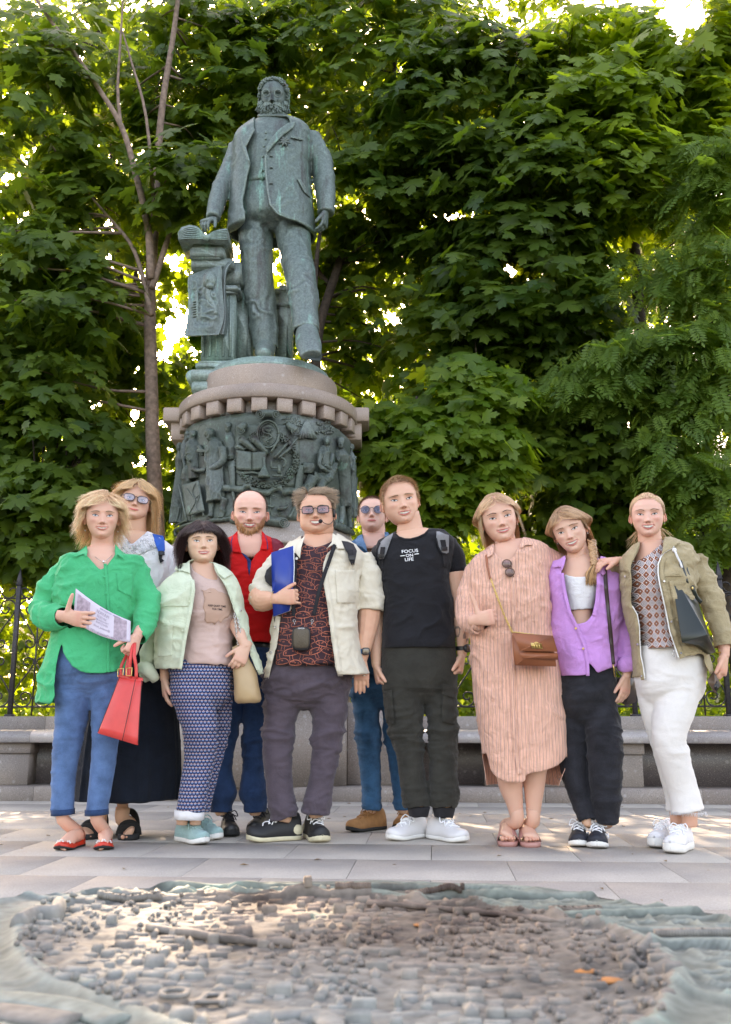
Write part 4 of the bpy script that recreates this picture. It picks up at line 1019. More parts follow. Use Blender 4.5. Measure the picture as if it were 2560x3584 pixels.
def trousers(name,mat,par,key,hips,legs,D,amp=.007,seed=0,vox=.008,peaks=(.5,.14,.78),kd=.95,cuts=(),fsc=(4,4,15),hkey=None,pleat=.5):
 hr_=torso_rings(hkey or key,hips,D,36,2.3);c_=hr_[-1].mean(0);add=[]
 for dz,kx,ky in((.035,.97,.88),(.075,.86,.62),(.115,.66,.36)):add.append(c_+(hr_[-1]-c_)*[kx,ky,1]-[0,0,dz])
 lo=[loft(np.concatenate([hr_,np.array(add)]))];ends=[]
 for l in legs:
  V,F=limb_px(key,l,D,22,4,kd);lo.append((V,F));p=W(key,l[-1][0],l[-1][1],D+l[-1][2]);q=W(key,l[-2][0],l[-2][1],D+l[-2][2]);ends.append((p,p-q,l[-1][3]*mpp(key,D)*1.15))
 for l in legs:
  P0=hr_[0].mean(0)+[0,0,.06];V,F=tube([P0]+[W(key,q[0],q[1],D+q[2])for q in l]+[W(key,l[-1][0],l[-1][1]+20,D+l[-1][2])],[.05]+[q[3]*mpp(key,D)*.55 for q in l]+[.022],10,2);skinned(b,V,F,SK['warm'])
 def mk(V):
  m=pleat*np.ones(len(V))
  for h in peaks:m=m+1.0*np.exp(-((V[:,2]-h)/(.09 if h>.3 else.07))**2)
  return np.minimum(m,1.3)
 return garment(name,lo,mat,par,vox,4,amp*.95,fsc,seed,mk,ends,cuts)
def WGs(key,x,y):return WG(key,x,y,0.0)
def toe_heel(key,toe,heel):return WGs(key,*toe),WGs(key,*heel)
SK=dict(fair=(.60,.355,.25),warm=(.57,.33,.215),tan=(.50,.28,.18),pink=(.62,.345,.25))
C_green=cloth('green cotton poplin',(.006,.42,.18),.06,.75,300,10,.1,.6)[0]
C_denim=cloth('blue denim',(.075,.155,.31),.35,.9,420,8,.1,.5)[0]
C_denimd=cloth('dark indigo denim',(.018,.050,.125),.4,.9,420,8,.1,.5)[0]
C_denimt=cloth('teal blue denim',(.028,.11,.215),.45,.85,300,6,.1,.5)[0]
C_white=cloth('white cotton',(.76,.74,.75),.05,.8,260,12,.1,.5)[0]
C_navy=cloth('near black denim',(.006,.010,.018),.3,.9,300,7,.05,.7)[0]
C_mint=cloth('pale mint denim',(.60,.66,.50),.06,.9,300,9,.1,.6)[0]
C_blush=cloth('dusty pink jersey',(.60,.42,.37),.05,.85,300,7,.15,.4)[0]
C_red=cloth('red pique cotton',(.68,.012,.012),.06,.85,500,8,.05,.4)[0]
C_cream=cloth('cream twill',(.68,.61,.49),.05,.85,300,8,.1,.5)[0]
C_plum=cloth('plum ground jersey',(.050,.024,.032),.12,.8,300,8,.1,.4)[0]
C_plumt=cloth('plum grey twill',(.085,.064,.080),.18,.85,300,7,.15,.5)[0]
C_black=cloth('black jersey',(.010,.010,.013),.15,.8,300,7,.12,.5)[0]
C_olive=cloth('charcoal olive twill',(.036,.034,.028),.22,.9,300,8,.1,.6)[0]
C_lilac=cloth('lilac linen',(.62,.29,.66),.10,.85,380,10,.15,.7)[0]
C_wjean=cloth('white denim',(.74,.70,.67),.04,.85,300,8,.1,.4)[0]
C_blackd=cloth('washed black denim',(.020,.020,.025),.5,.9,260,8,.1,.5)[0]
C_khaki=cloth('khaki cotton',(.41,.32,.19),.08,.8,260,11,.1,.8)[0]
C_dark=cloth('dark webbing',(.020,.019,.022),.2,.8,600,9,.05,.2)[0]
C_grey=cloth('grey melange webbing',(.24,.24,.25),.3,.9,500,9,.1,.3)[0]
C_blue=cloth('bright blue webbing',(.010,.10,.42),.12,.8,600,9,.05,.2)[0]
C_maroon=cloth('maroon webbing',(.22,.018,.035),.12,.8,600,9,.05,.2)[0]
P_metal=plain('steel',(.62,.61,.60),.25,1.0,var=.05);P_gold=plain('gold metal',(.80,.55,.20),.28,1.0,var=.05)
P_black=plain('black plastic',(.012,.012,.014),.35,var=.1);P_rubber=plain('black rubber',(.02,.02,.02),.8,var=.2);P_whiter=plain('white rubber',(.78,.76,.72),.6,var=.06,vs_=20)
P_creamr=plain('cream rubber',(.62,.55,.38),.6,var=.1,vs_=20);P_bone=plain('white enamel button',(.75,.73,.7),.3)
def glass(name,col,rough=.05):
 m,nt,b=newmat(name);b.inputs['Base Color'].default_value=c4(col);b.inputs['Roughness'].default_value=rough;b.inputs['Transmission Weight'].default_value=.75;b.inputs['IOR'].default_value=1.2
 b.inputs['Specular IOR Level'].default_value=1.0;b.inputs['Coat Weight'].default_value=.6;b.inputs['Coat Roughness'].default_value=.03;return m
GL_blue=glass('coated lens',(.75,.78,1.0));GL_rose=glass('plum tinted lens',(.42,.26,.32));GL_sun=glass('blue grey lens',(.16,.20,.34));GL_brown=glass('brown lens',(.35,.2,.2))
M_print=attrmat('print ink',.8,0,.2)
def spectacles(par,tr,H,name,rimmat,lensmat,w=.068,h=.045,cx=.150,cz=-.004,rt=.006,power=2.6,temple=True,y=-.035,parts=True):
 g=Geo();a=np.linspace(0,2*np.pi,28,endpoint=True);ls=[]
 Mx,u,o=tr
 for s in(-1,1):
  X=s*cx+np.sign(np.cos(a))*np.abs(np.cos(a))**(2/power)*w;Z=cz+np.sign(np.sin(a))*np.abs(np.sin(a))**(2/power)*h;yb=H.front(np.array([0.0]),np.array([.02]))[0]+y;Y=yb+.10*(X*X)*1.6
  P=np.stack([X,Y,Z],-1);V,F=tube(P,rt,6,1);g.add(V,F)
  c=P.mean(0);Vl=np.concatenate([P[:-1],[c+[0,-.006,0]]]);n=len(P)-1;ls.append((Vl,np.array([(i,(i+1)%n,n)for i in range(n)])))
  if temple:
   xe=s*(cx+w);V,F=tube([(xe,Y[0 if s>0 else 14],cz+h*.35),(s*(H.w(np.array([0.]))[0]+.02),yb+.12,cz+h*.3),(s*(H.w(np.array([0.]))[0]+.022),.06,.03)],[.007,.007,.006],6,2);g.add(V,F)
 yb=H.front(np.array([0.0]),np.array([.02]))[0]+y
 V,F=tube([(-(cx-w),yb+.01,cz+h*.3),(0,yb-.008,cz+h*.48),(cx-w,yb+.01,cz+h*.3)],rt*1.05,6,3);g.add(V,F)
 put(g,Mx,u,o);gl=g.build(name,rimmat,par,True)
 for V,F in ls:
  g=Geo();g.add(V,F);put(g,Mx,u,o);g.build('lens',lensmat,par,True)
 return gl
def earrings(par,tr,H,mat,r_=.012,z=-.15,only=(-1,1)):
 for s in only:
  g=Geo();V,F=ball(head_pt(tr,s*(H.w(np.array([-.1]))[0]+.022),.03,z),r_*tr[1],8,6);g.add(V,F);g.build('earring',mat,par)
# ---------------------------------------------------------------- 1 the woman in the green shirt
D=4.93
p1=person('smiling woman with curly blond hair in loose green shirt and blue jeans, leaflet in hand',WGs('b',460,1330));b=Geo();sk=SK['pink']
hc=dict(skin=sk,iris=(.16,.24,.32),lips=(.52,.24,.19),brow=(.30,.19,.12),blush=.6,arch=.02)
H=Head(smile=.85,open_=.55,jaw=.93,cheeks=1.1)
hair=[dict(hl=HL_STD,n=1900,L=lambda P,r:(.42+.12*(P[:,2]<.2))*r.uniform(.65,1.1,len(P)),lift=.10,comb=comb_part(.10,-.15,.15),wave=.55,freq=13,mess=.13,col=(.98,.62,.37),root=(.62,.37,.21),colv=.35,width=.0085,grav=.10,seg=12,up=.6,thick=.05)]
tr1=make_head(p1,b,hc,H,'F1',[(660,697),(962,692)],(832,1232),D-.10,1,0,hair,1)
neck(b,sk,'F1',[(815,1020,-.01,265),(810,1250,.0,250),(800,1400,.01,265),(800,1560,.01,330),(800,1700,.02,420)],D)
earrings(p1,tr1,H,P_metal,.016,-.27)
rows=[(690,40,925,30,.06,.07),(620,85,1000,85,.085,.10),(500,140,1120,130,.11,.12),(455,280,1120,280,.135,.13),(450,450,1090,450,.15,.13),(440,620,1070,620,.14,.13),(400,800,1010,800,.14,.14),(350,1000,1000,1000,.15,.15),(312,1180,960,1180,.15,.16),(300,1275,900,1300,.15,.16)]
core(b,sk,'h',rows[:4],D,.90)
sl=[(530,200,0,78),(440,340,-.01,95),(350,490,-.03,96),(345,575,-.07,92),(410,600,-.12,86),(500,585,-.17,78)]
sr=[(1080,210,0,74),(1140,350,0,84),(1172,480,-.01,90),(1165,600,-.05,92),(1130,700,-.10,78),(1098,765,-.14,62)]
cuts=[('h',[(490,800),(505,870),(530,920),(580,985),(650,1030),(705,1045),(860,1037),(960,1022),(1010,990),(1080,900),(1200,900),(1200,1500),(445,1500),(435,1250),(440,1050),(462,900)],'front'),('h',[(688,90),(800,330-110),(850,180),(925,80),(925,-50),(688,-50)],'front')]
shirt,full1=garment('shirt',[loft(torso_rings('h',rows,D))]+[limb_px('h',s_,D,20,4)for s_ in(sl,sr)],C_green,p1,.0075,4,.016,(4.5,4.5,7),3,None,ends=[(W('h',505,585,D-.17),W('h',505,585,D-.17)-W('h',420,600,D-.12),.07),(W('h',1096,770,D-.14),W('h',1096,770,D-.14)-W('h',1130,700,D-.10),.055),(W('h',600,1290,D),(0,0,-1),.4)],cuts=cuts)
B1=bvh(full1)
for k_,poly in(('h',[(690,20),(640,60),(580,118),(668,90),(690,112),(700,70)]),('h',[(920,10),(960,60),(998,140),(935,92),(925,130),(915,70)])):add_patch('collar',B1,k_,poly,C_green,p1,.014,.004)
add_patch('placket',B1,'h',strap_poly([(838,165),(852,300),(862,500),(866,700),(866,900),(864,1030)],26),C_green,p1,.004,.003)
add_patch('pocket',B1,'h',[(928,240),(1060,250),(1050,430),(990,405),(938,378)],C_green,p1,.004,.003)
for q in((843,180),(833,275),(844,402)):button(B1,'h',*q,.0062,C_green,p1)
V,F=tube([W('h',555,500,D-.20),W('h',575,560,D-.21),W('h',560,640,D-.2)],.004,5)
g=Geo();V,F=tube([W('h',x,y,D-dd)for x,y,dd in((700,60,.03),(760,112,.10),(825,150,.135),(880,112,.11),(918,70,.04))],.0012,5,4);g.add(V,F);V,F=ball(W('h',826,150,D-.14),(.005,.004,.008));g.add(V,F);g.build('necklace',P_metal,p1)
hl=hand_geo(W('h',500,582,D-.19),(.95,-.12,-.18),(.1,.95,.25),(.1,-.2,1),.180,(8,6,8,10),(.15,-.1),.16,arm=([W('h',440,600,D-.13)],[.032]),col=sk,thumbcurl=4);b.join(hl)
arm(b,sk,'h',[(1060,230,0,50),(1140,400,0,40),(1165,580,-.05,36),(1120,690,-.12,34)],D);arm(b,sk,'h',[(560,220,0,50),(450,360,0,42),(370,520,-.04,40),(440,600,-.13,34)],D)
hr=hand_geo(W('h',1092,740,D-.17),(-.22,-.35,-.9),(-.7,.6,-.1),(-.5,-.8,.1),.172,(75,78,80,80),(.7,.6),.02,arm=([W('h',1120,690,D-.12)],[.030]),col=sk);b.join(hr)
jl=[(585,980,0,148),(580,1300,0,132),(540,1600,0,110),(512,1800,0,101),(503,2000,0,90),(502,2140,0,84)];jr=[(850,980,0,142),(850,1300,0,122),(838,1600,0,102),(818,1800,0,98),(795,1980,0,90),(772,2140,0,84)]
trousers('jeans',C_denim,p1,'h',[(440,820,985,820,.11,.12),(435,960,990,960,.125,.135),(440,1050,990,1050,.12,.13)],[jl,jr],D,.007,5)
for x,y in((502,2142),(772,2142)):
 g=Geo();V,F=tube([W('h',x,y-22,D),W('h',x,y+24,D)],88*mpp('h',D),24,1);g.add(V,F);g.build('turn_up',C_denimd,p1)
M_redshoe=plain('red leather',(.62,.035,.015),.4,var=.08);M_redbag=plain('coral red leather',(.70,.055,.050),.38,var=.08,vs_=12,bmp=.08)
for(tx,ty,hx)in((300,1380,.035),(612,1378,-.05)):
 toe=WGs('b',tx,ty);heel=toe+np.array([hx,.235,0]);an=W('h',(502,772)[tx>400],2200,D)
 foot(b,sk,an,toe,heel-nrm(toe-heel)*.015,.031,toes=False);shoe(p1,'ballet_flat',M_redshoe,P_rubber,toe,heel,.092,.075,.012,style='flat')
 ax=nrm(toe-heel);sd=np.array([-ax[1],ax[0],0]);g=Geo()
 for s_,al in((-.026,-.045),(0,-.022),(.026,-.045)):
  c=toe+ax*al+sd*s_+np.array([0,0,.042-abs(s_)*.3])
  for k in range(6):
   q=c+sd*.0075*math.cos(k*1.05)+np.array([0,0,.0075*math.sin(k*1.05)])+ax*.004;V,F=ball(q,(.0045,.0045,.0045),6,4);g.add(V,F)
 g.build('appliqued_flower',P_bone,p1)
PEND.append((b,p1))
g=Geo();TL,TR_,BR,BL=[np.array(q)for q in((605,362),(1042,622),(1040,792),(585,622))];nn=16;P=[]
def leaf_pt(u,v):
 q=(TL*(1-u)+TR_*u)*(1-v)+(BL*(1-u)+BR*u)*v;q=q+np.array([0,1])*math.sin(u*math.pi)*26*(1+.4*v);return W('h',q[0],q[1],D-.165-.05*u-.02*math.sin(u*3.1))
for v in np.linspace(0,1,8):
 for u in np.linspace(0,1,nn):P.append(leaf_pt(u,v))
P=np.array(P);F=grid_faces(8,nn,False);g.add(P,F[:,::-1]);V2,F2=evaluated(g,[('SOLIDIFY',dict(thickness=.0006,offset=1.0))]);g=Geo();g.add(V2,F2)
M_paper=plain('leaflet paper',(.62,.56,.66),.6,var=.03);M_ink=plain('pale violet ink',(.33,.27,.36),.7,var=.1);M_ink2=plain('faded photograph ink',(.42,.33,.40),.7,var=.3,vs_=60)
lf=g.build('leaflet',M_paper,None,True);tag(lf,'curved white leaflet held by the woman in the green shirt','leaflet')
def lfo(u,v,o_=.0012):return leaf_pt(u,v)-nrm(leaf_pt(u,v)-np.array(ORG))*o_
g=Geo()
for(u0,u1,v0,v1)in((.04,.27,.10,.98),(.70,.93,.06,.92)):
 Q=np.array([lfo(u,v)for v in np.linspace(v0,v1,5)for u in np.linspace(u0,u1,6)]);g.add(Q,grid_faces(5,6,False)[:,::-1])
g.build('picture_panel',M_ink2,lf)
def mirror_line(txt,cu,cv,size):
 w={}
 return text_geo(txt,lambda x,y:lfo(cu-x*.88,cv-y*2.05,.0020),size)
g=Geo()
for txt,cu,cv,sz in(('НАУКИ',.50,.28,.075),('МУЗЕЙ',.48,.42,.055),('экскурсия',.49,.52,.055),('прогулка',.49,.62,.055),('@moskva_hodit',.49,.76,.05),('Наши экскурсии',.62,.10,.05),('Москва - Подольск - ПП',.56,.97,.05)):
 V,F=mirror_line(txt,cu,cv,sz);
 if len(V):g.add(V,F)
g.build('lettering',M_ink,lf,False)
def Wd(k,x,y,dd):return W(k,x,y,D+dd)
tb=thing('handbag',W('h',940,1600,D-.2),'coral red leather tote with short handles held by the woman in green','handbag')
g=Geo();top=[Wd('h',950,1062,-.20),Wd('h',1135,1092,-.26),Wd('h',1135,1085,-.14),Wd('h',955,1060,-.10)];bot=[Wd('h',778,1515,-.24),Wd('h',1100,1612,-.30),Wd('h',1106,1560,-.12),Wd('h',800,1475,-.07)]
rg=[]
for t in np.linspace(0,1,9):
 q=[np.array(a_)*(1-t)+np.array(c_)*t for a_,c_ in zip(top,bot)];ring=[]
 for i in range(4):
  a_,c_=q[i],q[(i+1)%4]
  for s_ in(.04,.25,.5,.75,.96):
   p=a_*(1-s_)+c_*s_;n_=nrm(np.cross(c_-a_,(0,0,-1)));bl=math.sin(math.pi*t)*math.sin(math.pi*s_)*(.012 if i%2==0 else-.012);ring.append(p+n_*-bl)
 rg.append(ring)
V,F=loft(np.array(rg));g.add(V,F);g.build('bag_body',M_redbag,tb)
g=Geo();V,F=tube([*[top[i]*1.0 for i in(0,1,2,3,0)]],.007,6,1);g.add(V,F);g.build('rim',M_redbag,tb)
g=Geo();Bb=bvh((V,F))
M_seam=plain('dark piping',(.035,.012,.012),.6)
for pa,pb in(((1080,1085),(975,1575)),((1130,1095),(1100,1600)),((955,1065),(782,1505))):
 pts=[Wd('h',pa[0]+(pb[0]-pa[0])*t,pa[1]+(pb[1]-pa[1])*t,-.262-.03*t)for t in np.linspace(0,1,6)];V,F=tube(pts,.0016,5,2);g.add(V,F)
g.build('piping',M_seam,tb)
hp=W('h',1062,800,D-.20)
for(x,dd)in((965,-.10),(1035,-.235),(1085,-.25),(1010,-.12)):
 g=Geo();V,F=tube([hp+np.array([(x-1040)*.00018,0,0]),Wd('h',x*.55+1055*.45,900,dd),Wd('h',x,990,dd),Wd('h',x+2,1075,dd)],[(.008,.006)]*4,8,4);g.add(V,F);g.build('handle',M_redbag,tb)
g=Geo()
for(x,y,dd)in((1030,1025,-.245),(962,1030,-.20)):
 c=Wd('h',x,y,dd);
 V,F=tube([c+np.array(q)for q in((-.013,0,.016),(.013,0,.018),(.012,0,-.018),(-.014,0,-.02),(-.013,0,.016))],.0024,6,1);g.add(V,F)
g.build('buckle',P_gold,tb)
# ---------------------------------------------------------------- 2 the woman in the white blouse
D=5.38
p2=person('woman with glasses and strawberry blond hair in white lace blouse and long dark skirt',WGs('b',700,1290));b=Geo();sk=SK['tan'];sk=(.56,.32,.21)
hc=dict(skin=(.58,.33,.235),iris=(.10,.12,.12),lips=(.58,.20,.18),brow=(.34,.22,.14),blush=.6,arch=.02)
H=Head(smile=.45,open_=0,jaw=1.10,wide=1.04,fat=.10,cheeks=1.2)
def clip2(Q):return Q
hair=[dict(hl=HL_STD,n=1800,L=lambda P,r:(.62+.42*(P[:,2]<.3)+.1*(P[:,0]>0))*r.uniform(.75,1.08,len(P)),lift=.10,comb=comb_part(-.06,-.25,.1),wave=.34,freq=9,mess=.09,col=(.82,.50,.25),root=(.55,.35,.19),colv=.35,width=.009,grav=.42,seg=13,up=.35,thick=.05)]
tr2=make_head(p2,b,hc,H,'F2',[(512,548),(800,598)],(600,1040),D-.10,3,7,hair,2)
neck(b,sk,'F2',[(640,900,-.01,270),(610,1100,-.0,285),(590,1300,.0,300),(580,1480,.01,330),(590,1700,.02,420)],D)
spectacles(p2,tr2,H,'glasses',P_black,GL_blue,.125,.085,.165,-.012,.009,2.9,y=-.05)
rows=[(735,430,935,455,.06,.07),(650,480,1010,490,.10,.10),(600,560,1090,560,.13,.13),(585,680,1110,680,.16,.14),(600,900,1080,900,.16,.14),(640,1100,1040,1100,.14,.14),(620,1300,1040,1300,.15,.15)]
core(b,sk,'a',rows[:4],D,.9)
sr=[(1050,590,0,66),(1090,720,0,72),(1100,900,0,66),(1090,1080,0,60)];sl=[(640,590,0,66),(600,750,0,66),(600,950,0,60)]
_,full2=garment('blouse',[loft(torso_rings('a',rows,D))]+[limb_px('a',s_,D,18,4)for s_ in(sl,sr)],C_white,p2,.008,4,.010,(9,9,4),11,None,cuts=[('a',[(735,430),(775,500),(812,545),(850,510),(925,445),(925,380),(735,380)],'front')])
B2=bvh(full2);C_lace=cloth('white eyelet lace',(.76,.74,.75),.12,.85,90,60,.1,.9)[0]
add_patch('yoke',B2,'a',[(740,432),(812,548),(920,455),(960,462),(1000,560),(880,610),(800,640),(720,600),(690,500)],C_lace,p2,.006,.004)
hg=Geo();r=np.random.default_rng(4)
for i in range(26):
 cx,cy=r.uniform(700,980),r.uniform(500,610)
 if inpoly(np.array([[cx,cy]]),[(775,470),(812,550),(900,470)])[0]:continue
 for k in range(5):
  p,n=hit(B2,*S('a',cx+9*math.cos(k*1.26),cy+7*math.sin(k*1.26)))
  if p is not None:V,F=ball(p-nrm(p-np.array(ORG))*.009,.0018,5,4);hg.add(V,F)
hg.build('eyelet',plain('shadowed eyelet',(.2,.19,.2),.9),p2)
button(B2,'a',806,567,.006,P_metal,p2,off=.008)
skr=[(640,-300,1000,-300,.14,.14),(560,0,1060,0,.19,.17),(505,300,1125,300,.22,.2),(430,700,1152,700,.25,.22),(398,1022,1142,1005,.27,.24)]
def pleats(V,Nn):
 a=np.arctan2(V[:,1]-D,V[:,0]-W('b',775,500,D)[0]);k=np.clip((1.05-V[:,2])/.8,0,1);return V+Nn*(.016*k*(ridge(np.stack([a*5.2,V[:,2]*.8,0*a],-1),7)))[:,None]
garment('skirt',[loft(torso_rings('b',skr,D,56,2.0))],C_navy,p2,.010,3,.002,(6,6,4),3,None,ends=[(W('b',770,1012,D),(0,0,-1),.6)],post=pleats)
M_sandal=cloth('black sandal strap',(.018,.017,.016),.3,.8,500,30,.05,.4)[0]
for(tx,ty,hx,lx)in((470,1300,.03,590),(790,1303,-.055,752)):
 toe=WGs('b',tx,ty);heel=toe+np.array([hx,.25,0]);arm(b,sk,'b',[(800,-700,0,90),(790,-400,0,90),(lx*.5+390,100,0,70),(lx,600,0,60),(lx,900,0,52),(lx,1040,0,40),(lx-3,1150,0,44)],D);foot(b,sk,W('b',lx-3,1150,D),toe,heel,.038)
 shoe_g=Geo();ax=nrm(toe-heel);sd=np.array([-ax[1],ax[0],0]);L=np.linalg.norm(toe-heel)
 V,F=loft([[heel+ax*L*t+sd*w_*.052*sx+np.array([0,0,z])for sx,z in((-1,0),(1,0),(1.04,.028),(-1.04,.028))]for t,w_ in((0,.5),(.05,.75),(.3,.8),(.5,.82),(.75,1.05),(.92,.9),(1.02,.35))]);shoe_g.add(V,F);shoe_g.build('sandal_sole',P_rubber,p2)
 for t,h_,w_ in((.78,.062,.05),(.62,.078,.048),(.22,.125,.040)):
  g=Geo();c=heel+ax*L*t;a=np.linspace(0,np.pi,11);P=[c+sd*math.cos(q)*w_+np.array([0,0,.02+(h_-.02)*math.sin(q)**.8])+ax*(-.02*math.sin(q)if t<.3 else 0)for q in a];V,F=tube(P,[(.004,.017)]*11,8,1,ref=ax)if False else tube(P,[(.017,.0045)]*11,8,2,ref=tuple(np.cross(ax,(0,0,1))*0+np.array([0.0,0.0,0.0])+sd*0+ax));g.add(V,F)
  g.build('sandal_strap',M_sandal,p2)
PEND.append((b,p2))
tk=thing('backpack',W('a',1000,600,D),'backpack worn by the woman in white blouse, bright blue strap with black buckle','backpack')
add_patch('shoulder_strap',B2,'a',[(962,462),(1040,478),(1050,520),(1052,580),(1040,600),(1005,590),(985,540)],C_blue,tk,.012,.008,puff=.004)
add_patch('webbing',B2,'a',[(1008,585),(1042,585),(1030,640),(1048,655),(1018,672),(1008,640)],C_dark,tk,.014,.004)
add_patch('buckle',B2,'a',[(1005,590),(1050,590),(1050,615),(1005,618)],P_black,tk,.020,.008)
g=Geo();V,F=box(W('a',850,800,D+.25),(.30,.16,.42),bev=.05);g.add(V,F);g.build('pack',C_blue,tk)
# ---------------------------------------------------------------- 3 the woman in the pale mint jacket
D=5.08
p3=person('woman with dark brown bob and fringe, pale mint jacket over dusty pink T-shirt',WGs('b',1220,1320));b=Geo();sk=SK['fair']
hc=dict(skin=(.62,.385,.265),iris=(.13,.16,.13),lips=(.58,.22,.22),brow=(.22,.12,.08),blush=.35,arch=.012)
H=Head(smile=.6,open_=.5,jaw=1.02,wide=1.0)
hair=[dict(hl=HL_STD,n=2300,L=lambda P,r:(.84*r.uniform(.8,1.05,len(P))),lift=.065,comb=comb_part(.03,-.12,-.02),wave=.03,mess=.035,col=(.045,.020,.018),root=(.05,.026,.022),colv=.6,width=.009,grav=.6,seg=11,up=.25,thick=.05),dict(hl=HL_STD,n=230,L=.34,cap=False,lift=.05,comb=comb_vec(lambda P:P[:,0]*.9+.12,lambda P:-.55+0*P[:,0],lambda P:-.75+0*P[:,0]),mess=.03,col=(.05,.024,.02),width=.008,grav=.3,seg=8,up=.1)]
_hs=hair_style
def fringe_filter(P):return P
tr3=make_head(p3,b,hc,H,'F3',[(675,690),(988,668)],(862,1188),D-.10,4,4,hair[:1],3)
r=np.random.default_rng(12);g=Geo()
for i in range(230):
 x0=r.normal(0,.11);x0=np.clip(x0,-.24,.26);z1=r.uniform(.13,.26)+.3*abs(x0)*0;dx=r.uniform(-.05,.05)+x0*.30+.03
 P=[]
 for t in np.linspace(0,1,7):
  x=x0*.55*(1-t)+(x0+dx)*t;z=.47*(1-t)+z1*t;z=.47-(.47-z1)*t**1.15;yy=H.front(np.array([x]),np.array([min(z,.44)]))[0]-.03-.035*math.sin(t*3.1)
  P.append((x,yy,z))
 V,F=tube(P,[.0085,.008,.008,.0075,.006,.004,.0015],4,1,.5,cap=False);g.add(V,F,np.clip(np.array((.05,.024,.02))*r.uniform(.6,1.7),0,1))
put(g,*tr3[:2],tr3[2]);g.build('fringe',M_hair,p3,True,True)
neck(b,sk,'F3',[(830,950,-.01,265),(800,1200,0,255),(790,1330,.0,275),(800,1480,.01,330),(820,1600,.01,400)],D)
trow=[(1242,660,1395,660,.055,.07),(1200,745,1470,745,.085,.10),(1170,830,1530,830,.12,.12),(1168,950,1550,950,.15,.12),(1175,1060,1548,1060,.14,.12),(1185,1160,1530,1160,.12,.12),(1170,1280,1528,1280,.13,.13),(1165,1405,1538,1398,.135,.14)]
core(b,sk,'a',trow[:3],D,.92)
_,fullt3=garment('t_shirt',[loft(torso_rings('a',trow,D))],C_blush,p3,.0075,4,.007,(5,5,12),21,lambda V:.35+.9*(V[:,2]<1.15),ends=[(W('a',1350,1408,D),(0,0,-1),.3)],cuts=[('a',[(1238,690),(1270,735),(1330,775),(1400,792),(1430,790),(1400,700),(1390,600),(1238,600)],'front')])
B3t=bvh(fullt3)
g=Geo();V,F=patch(B3t,'a',[(1322,880),(1345,862),(1372,848),(1405,852),(1430,872),(1462,880),(1494,896),(1515,930),(1530,975),(1522,1020),(1500,1055),(1472,1068),(1450,1095),(1430,1080),(1405,1110),(1385,1092),(1350,1098),(1332,1075),(1338,1030),(1322,985),(1332,930)],.0055,.001);g.add(V,F,(.50,.315,.24));V,F=patch(B3t,'a',[(1303,860),(1365,866),(1385,880),(1340,885)],.0065,.001);g.add(V,F,(.52,.34,.27));g.build('printed_motif',M_print,p3,True,True)
def on_surf(B,key,cx,cy,sx,sy,shear=0.0,off=.004,rot=0.0):
 cr,sr_=math.cos(rot),math.sin(rot)
 def f(x,y):
  X=x*cr-y*sr_;Y=x*sr_+y*cr
  p,n=hit(B,*S(key,cx+X*sx,cy-Y*sy+shear*X))
  if p is None:p=W(key,cx+X*sx,cy-Y*sy,5.0)
  return p-nrm(p-np.array(ORG))*off
 return f
M_txtb=plain('black print',(.02,.015,.015),.8);M_txtw=plain('white print',(.85,.85,.86),.7,var=.03)
g=Geo()
for s_,cx,cy in(('KEEP QUIET TIME',1421,982),('FOR TIME.',1425,1006)):
 V,F=text_geo(s_,on_surf(B3t,'a',cx,cy,16.5,19,4.0*.3,.0085));g.add(V,F)
g.build('lettering',M_txtb,p3,False)
jrow=[(1212,672,1412,670,.065,.085),(1135,735,1530,740,.11,.12),(1010,850,1588,850,.16,.14),(985,1000,1615,1000,.185,.15),(985,1200,1660,1200,.18,.15),(988,1432,1748,1455,.18,.15)]
jc=[('a',[(1225,640),(1228,740),(1258,800),(1266,860),(1245,1000),(1205,1200),(1170,1425),(1172,1560),(1735,1560),(1718,1470),(1640,1260),(1575,1100),(1530,960),(1490,850),(1440,770),(1395,700),(1400,620)],'front'),('a',[(940,1425),(1172,1428),(1172,1560),(940,1560)],'any'),('a',[(1172,1300),(1750,1300),(1750,1600),(1172,1600)],'back')]
_,fullj3=garment('jacket',[loft(torso_rings('a',jrow,D,44))],C_mint,p3,.0078,4,.012,(5,5,6),31,None,ends=[(W('a',1350,1445,D),(0,0,-1),.6)],cuts=jc,thick=.005)
B3=bvh(fullj3,fullt3);B3j=bvh(fullj3)
add_patch('front_band',B3j,'a',strap_poly([(1246,790),(1253,860),(1232,1000),(1192,1200),(1157,1425)],30),C_mint,p3,.006,.005)
add_patch('front_band',B3j,'a',strap_poly([(1500,820),(1545,940),(1590,1080),(1655,1250),(1735,1462)],34),C_mint,p3,.006,.005)
for poly in([(1228,668),(1232,745),(1175,728),(1120,722),(1130,690),(1185,672)],[(1392,668),(1440,690),(1500,725),(1540,752),(1490,772),(1475,785),(1430,745)]):add_patch('collar',B3j,'a',poly,C_mint,p3,.016,.006,puff=.004)
add_patch('pocket',B3j,'a',[(990,1110),(1110,1102),(1100,1330),(1000,1340)],C_mint,p3,.005,.004);add_patch('yoke_seam',B3j,'a',strap_poly([(1000,985),(1080,972),(1235,975)],7),C_mint,p3,.005,.003)
for q in((1225,945),(1182,1148)):button(B3j,'a',*q,.005,C_mint,p3,off=.01)
for q in((1580,1015),(1672,1202)):button(B3j,'a',*q,.006,P_metal,p3,off=.01)
garment('empty_sleeve',[limb_px('a',[(1000,960,.04,50),(975,1120,.03,52),(940,1300,.02,48),(915,1440,.01,46),(925,1480,-.01,44)],D,18,4)],C_mint,p3,.008,3,.010,(6,6,8),5,None)
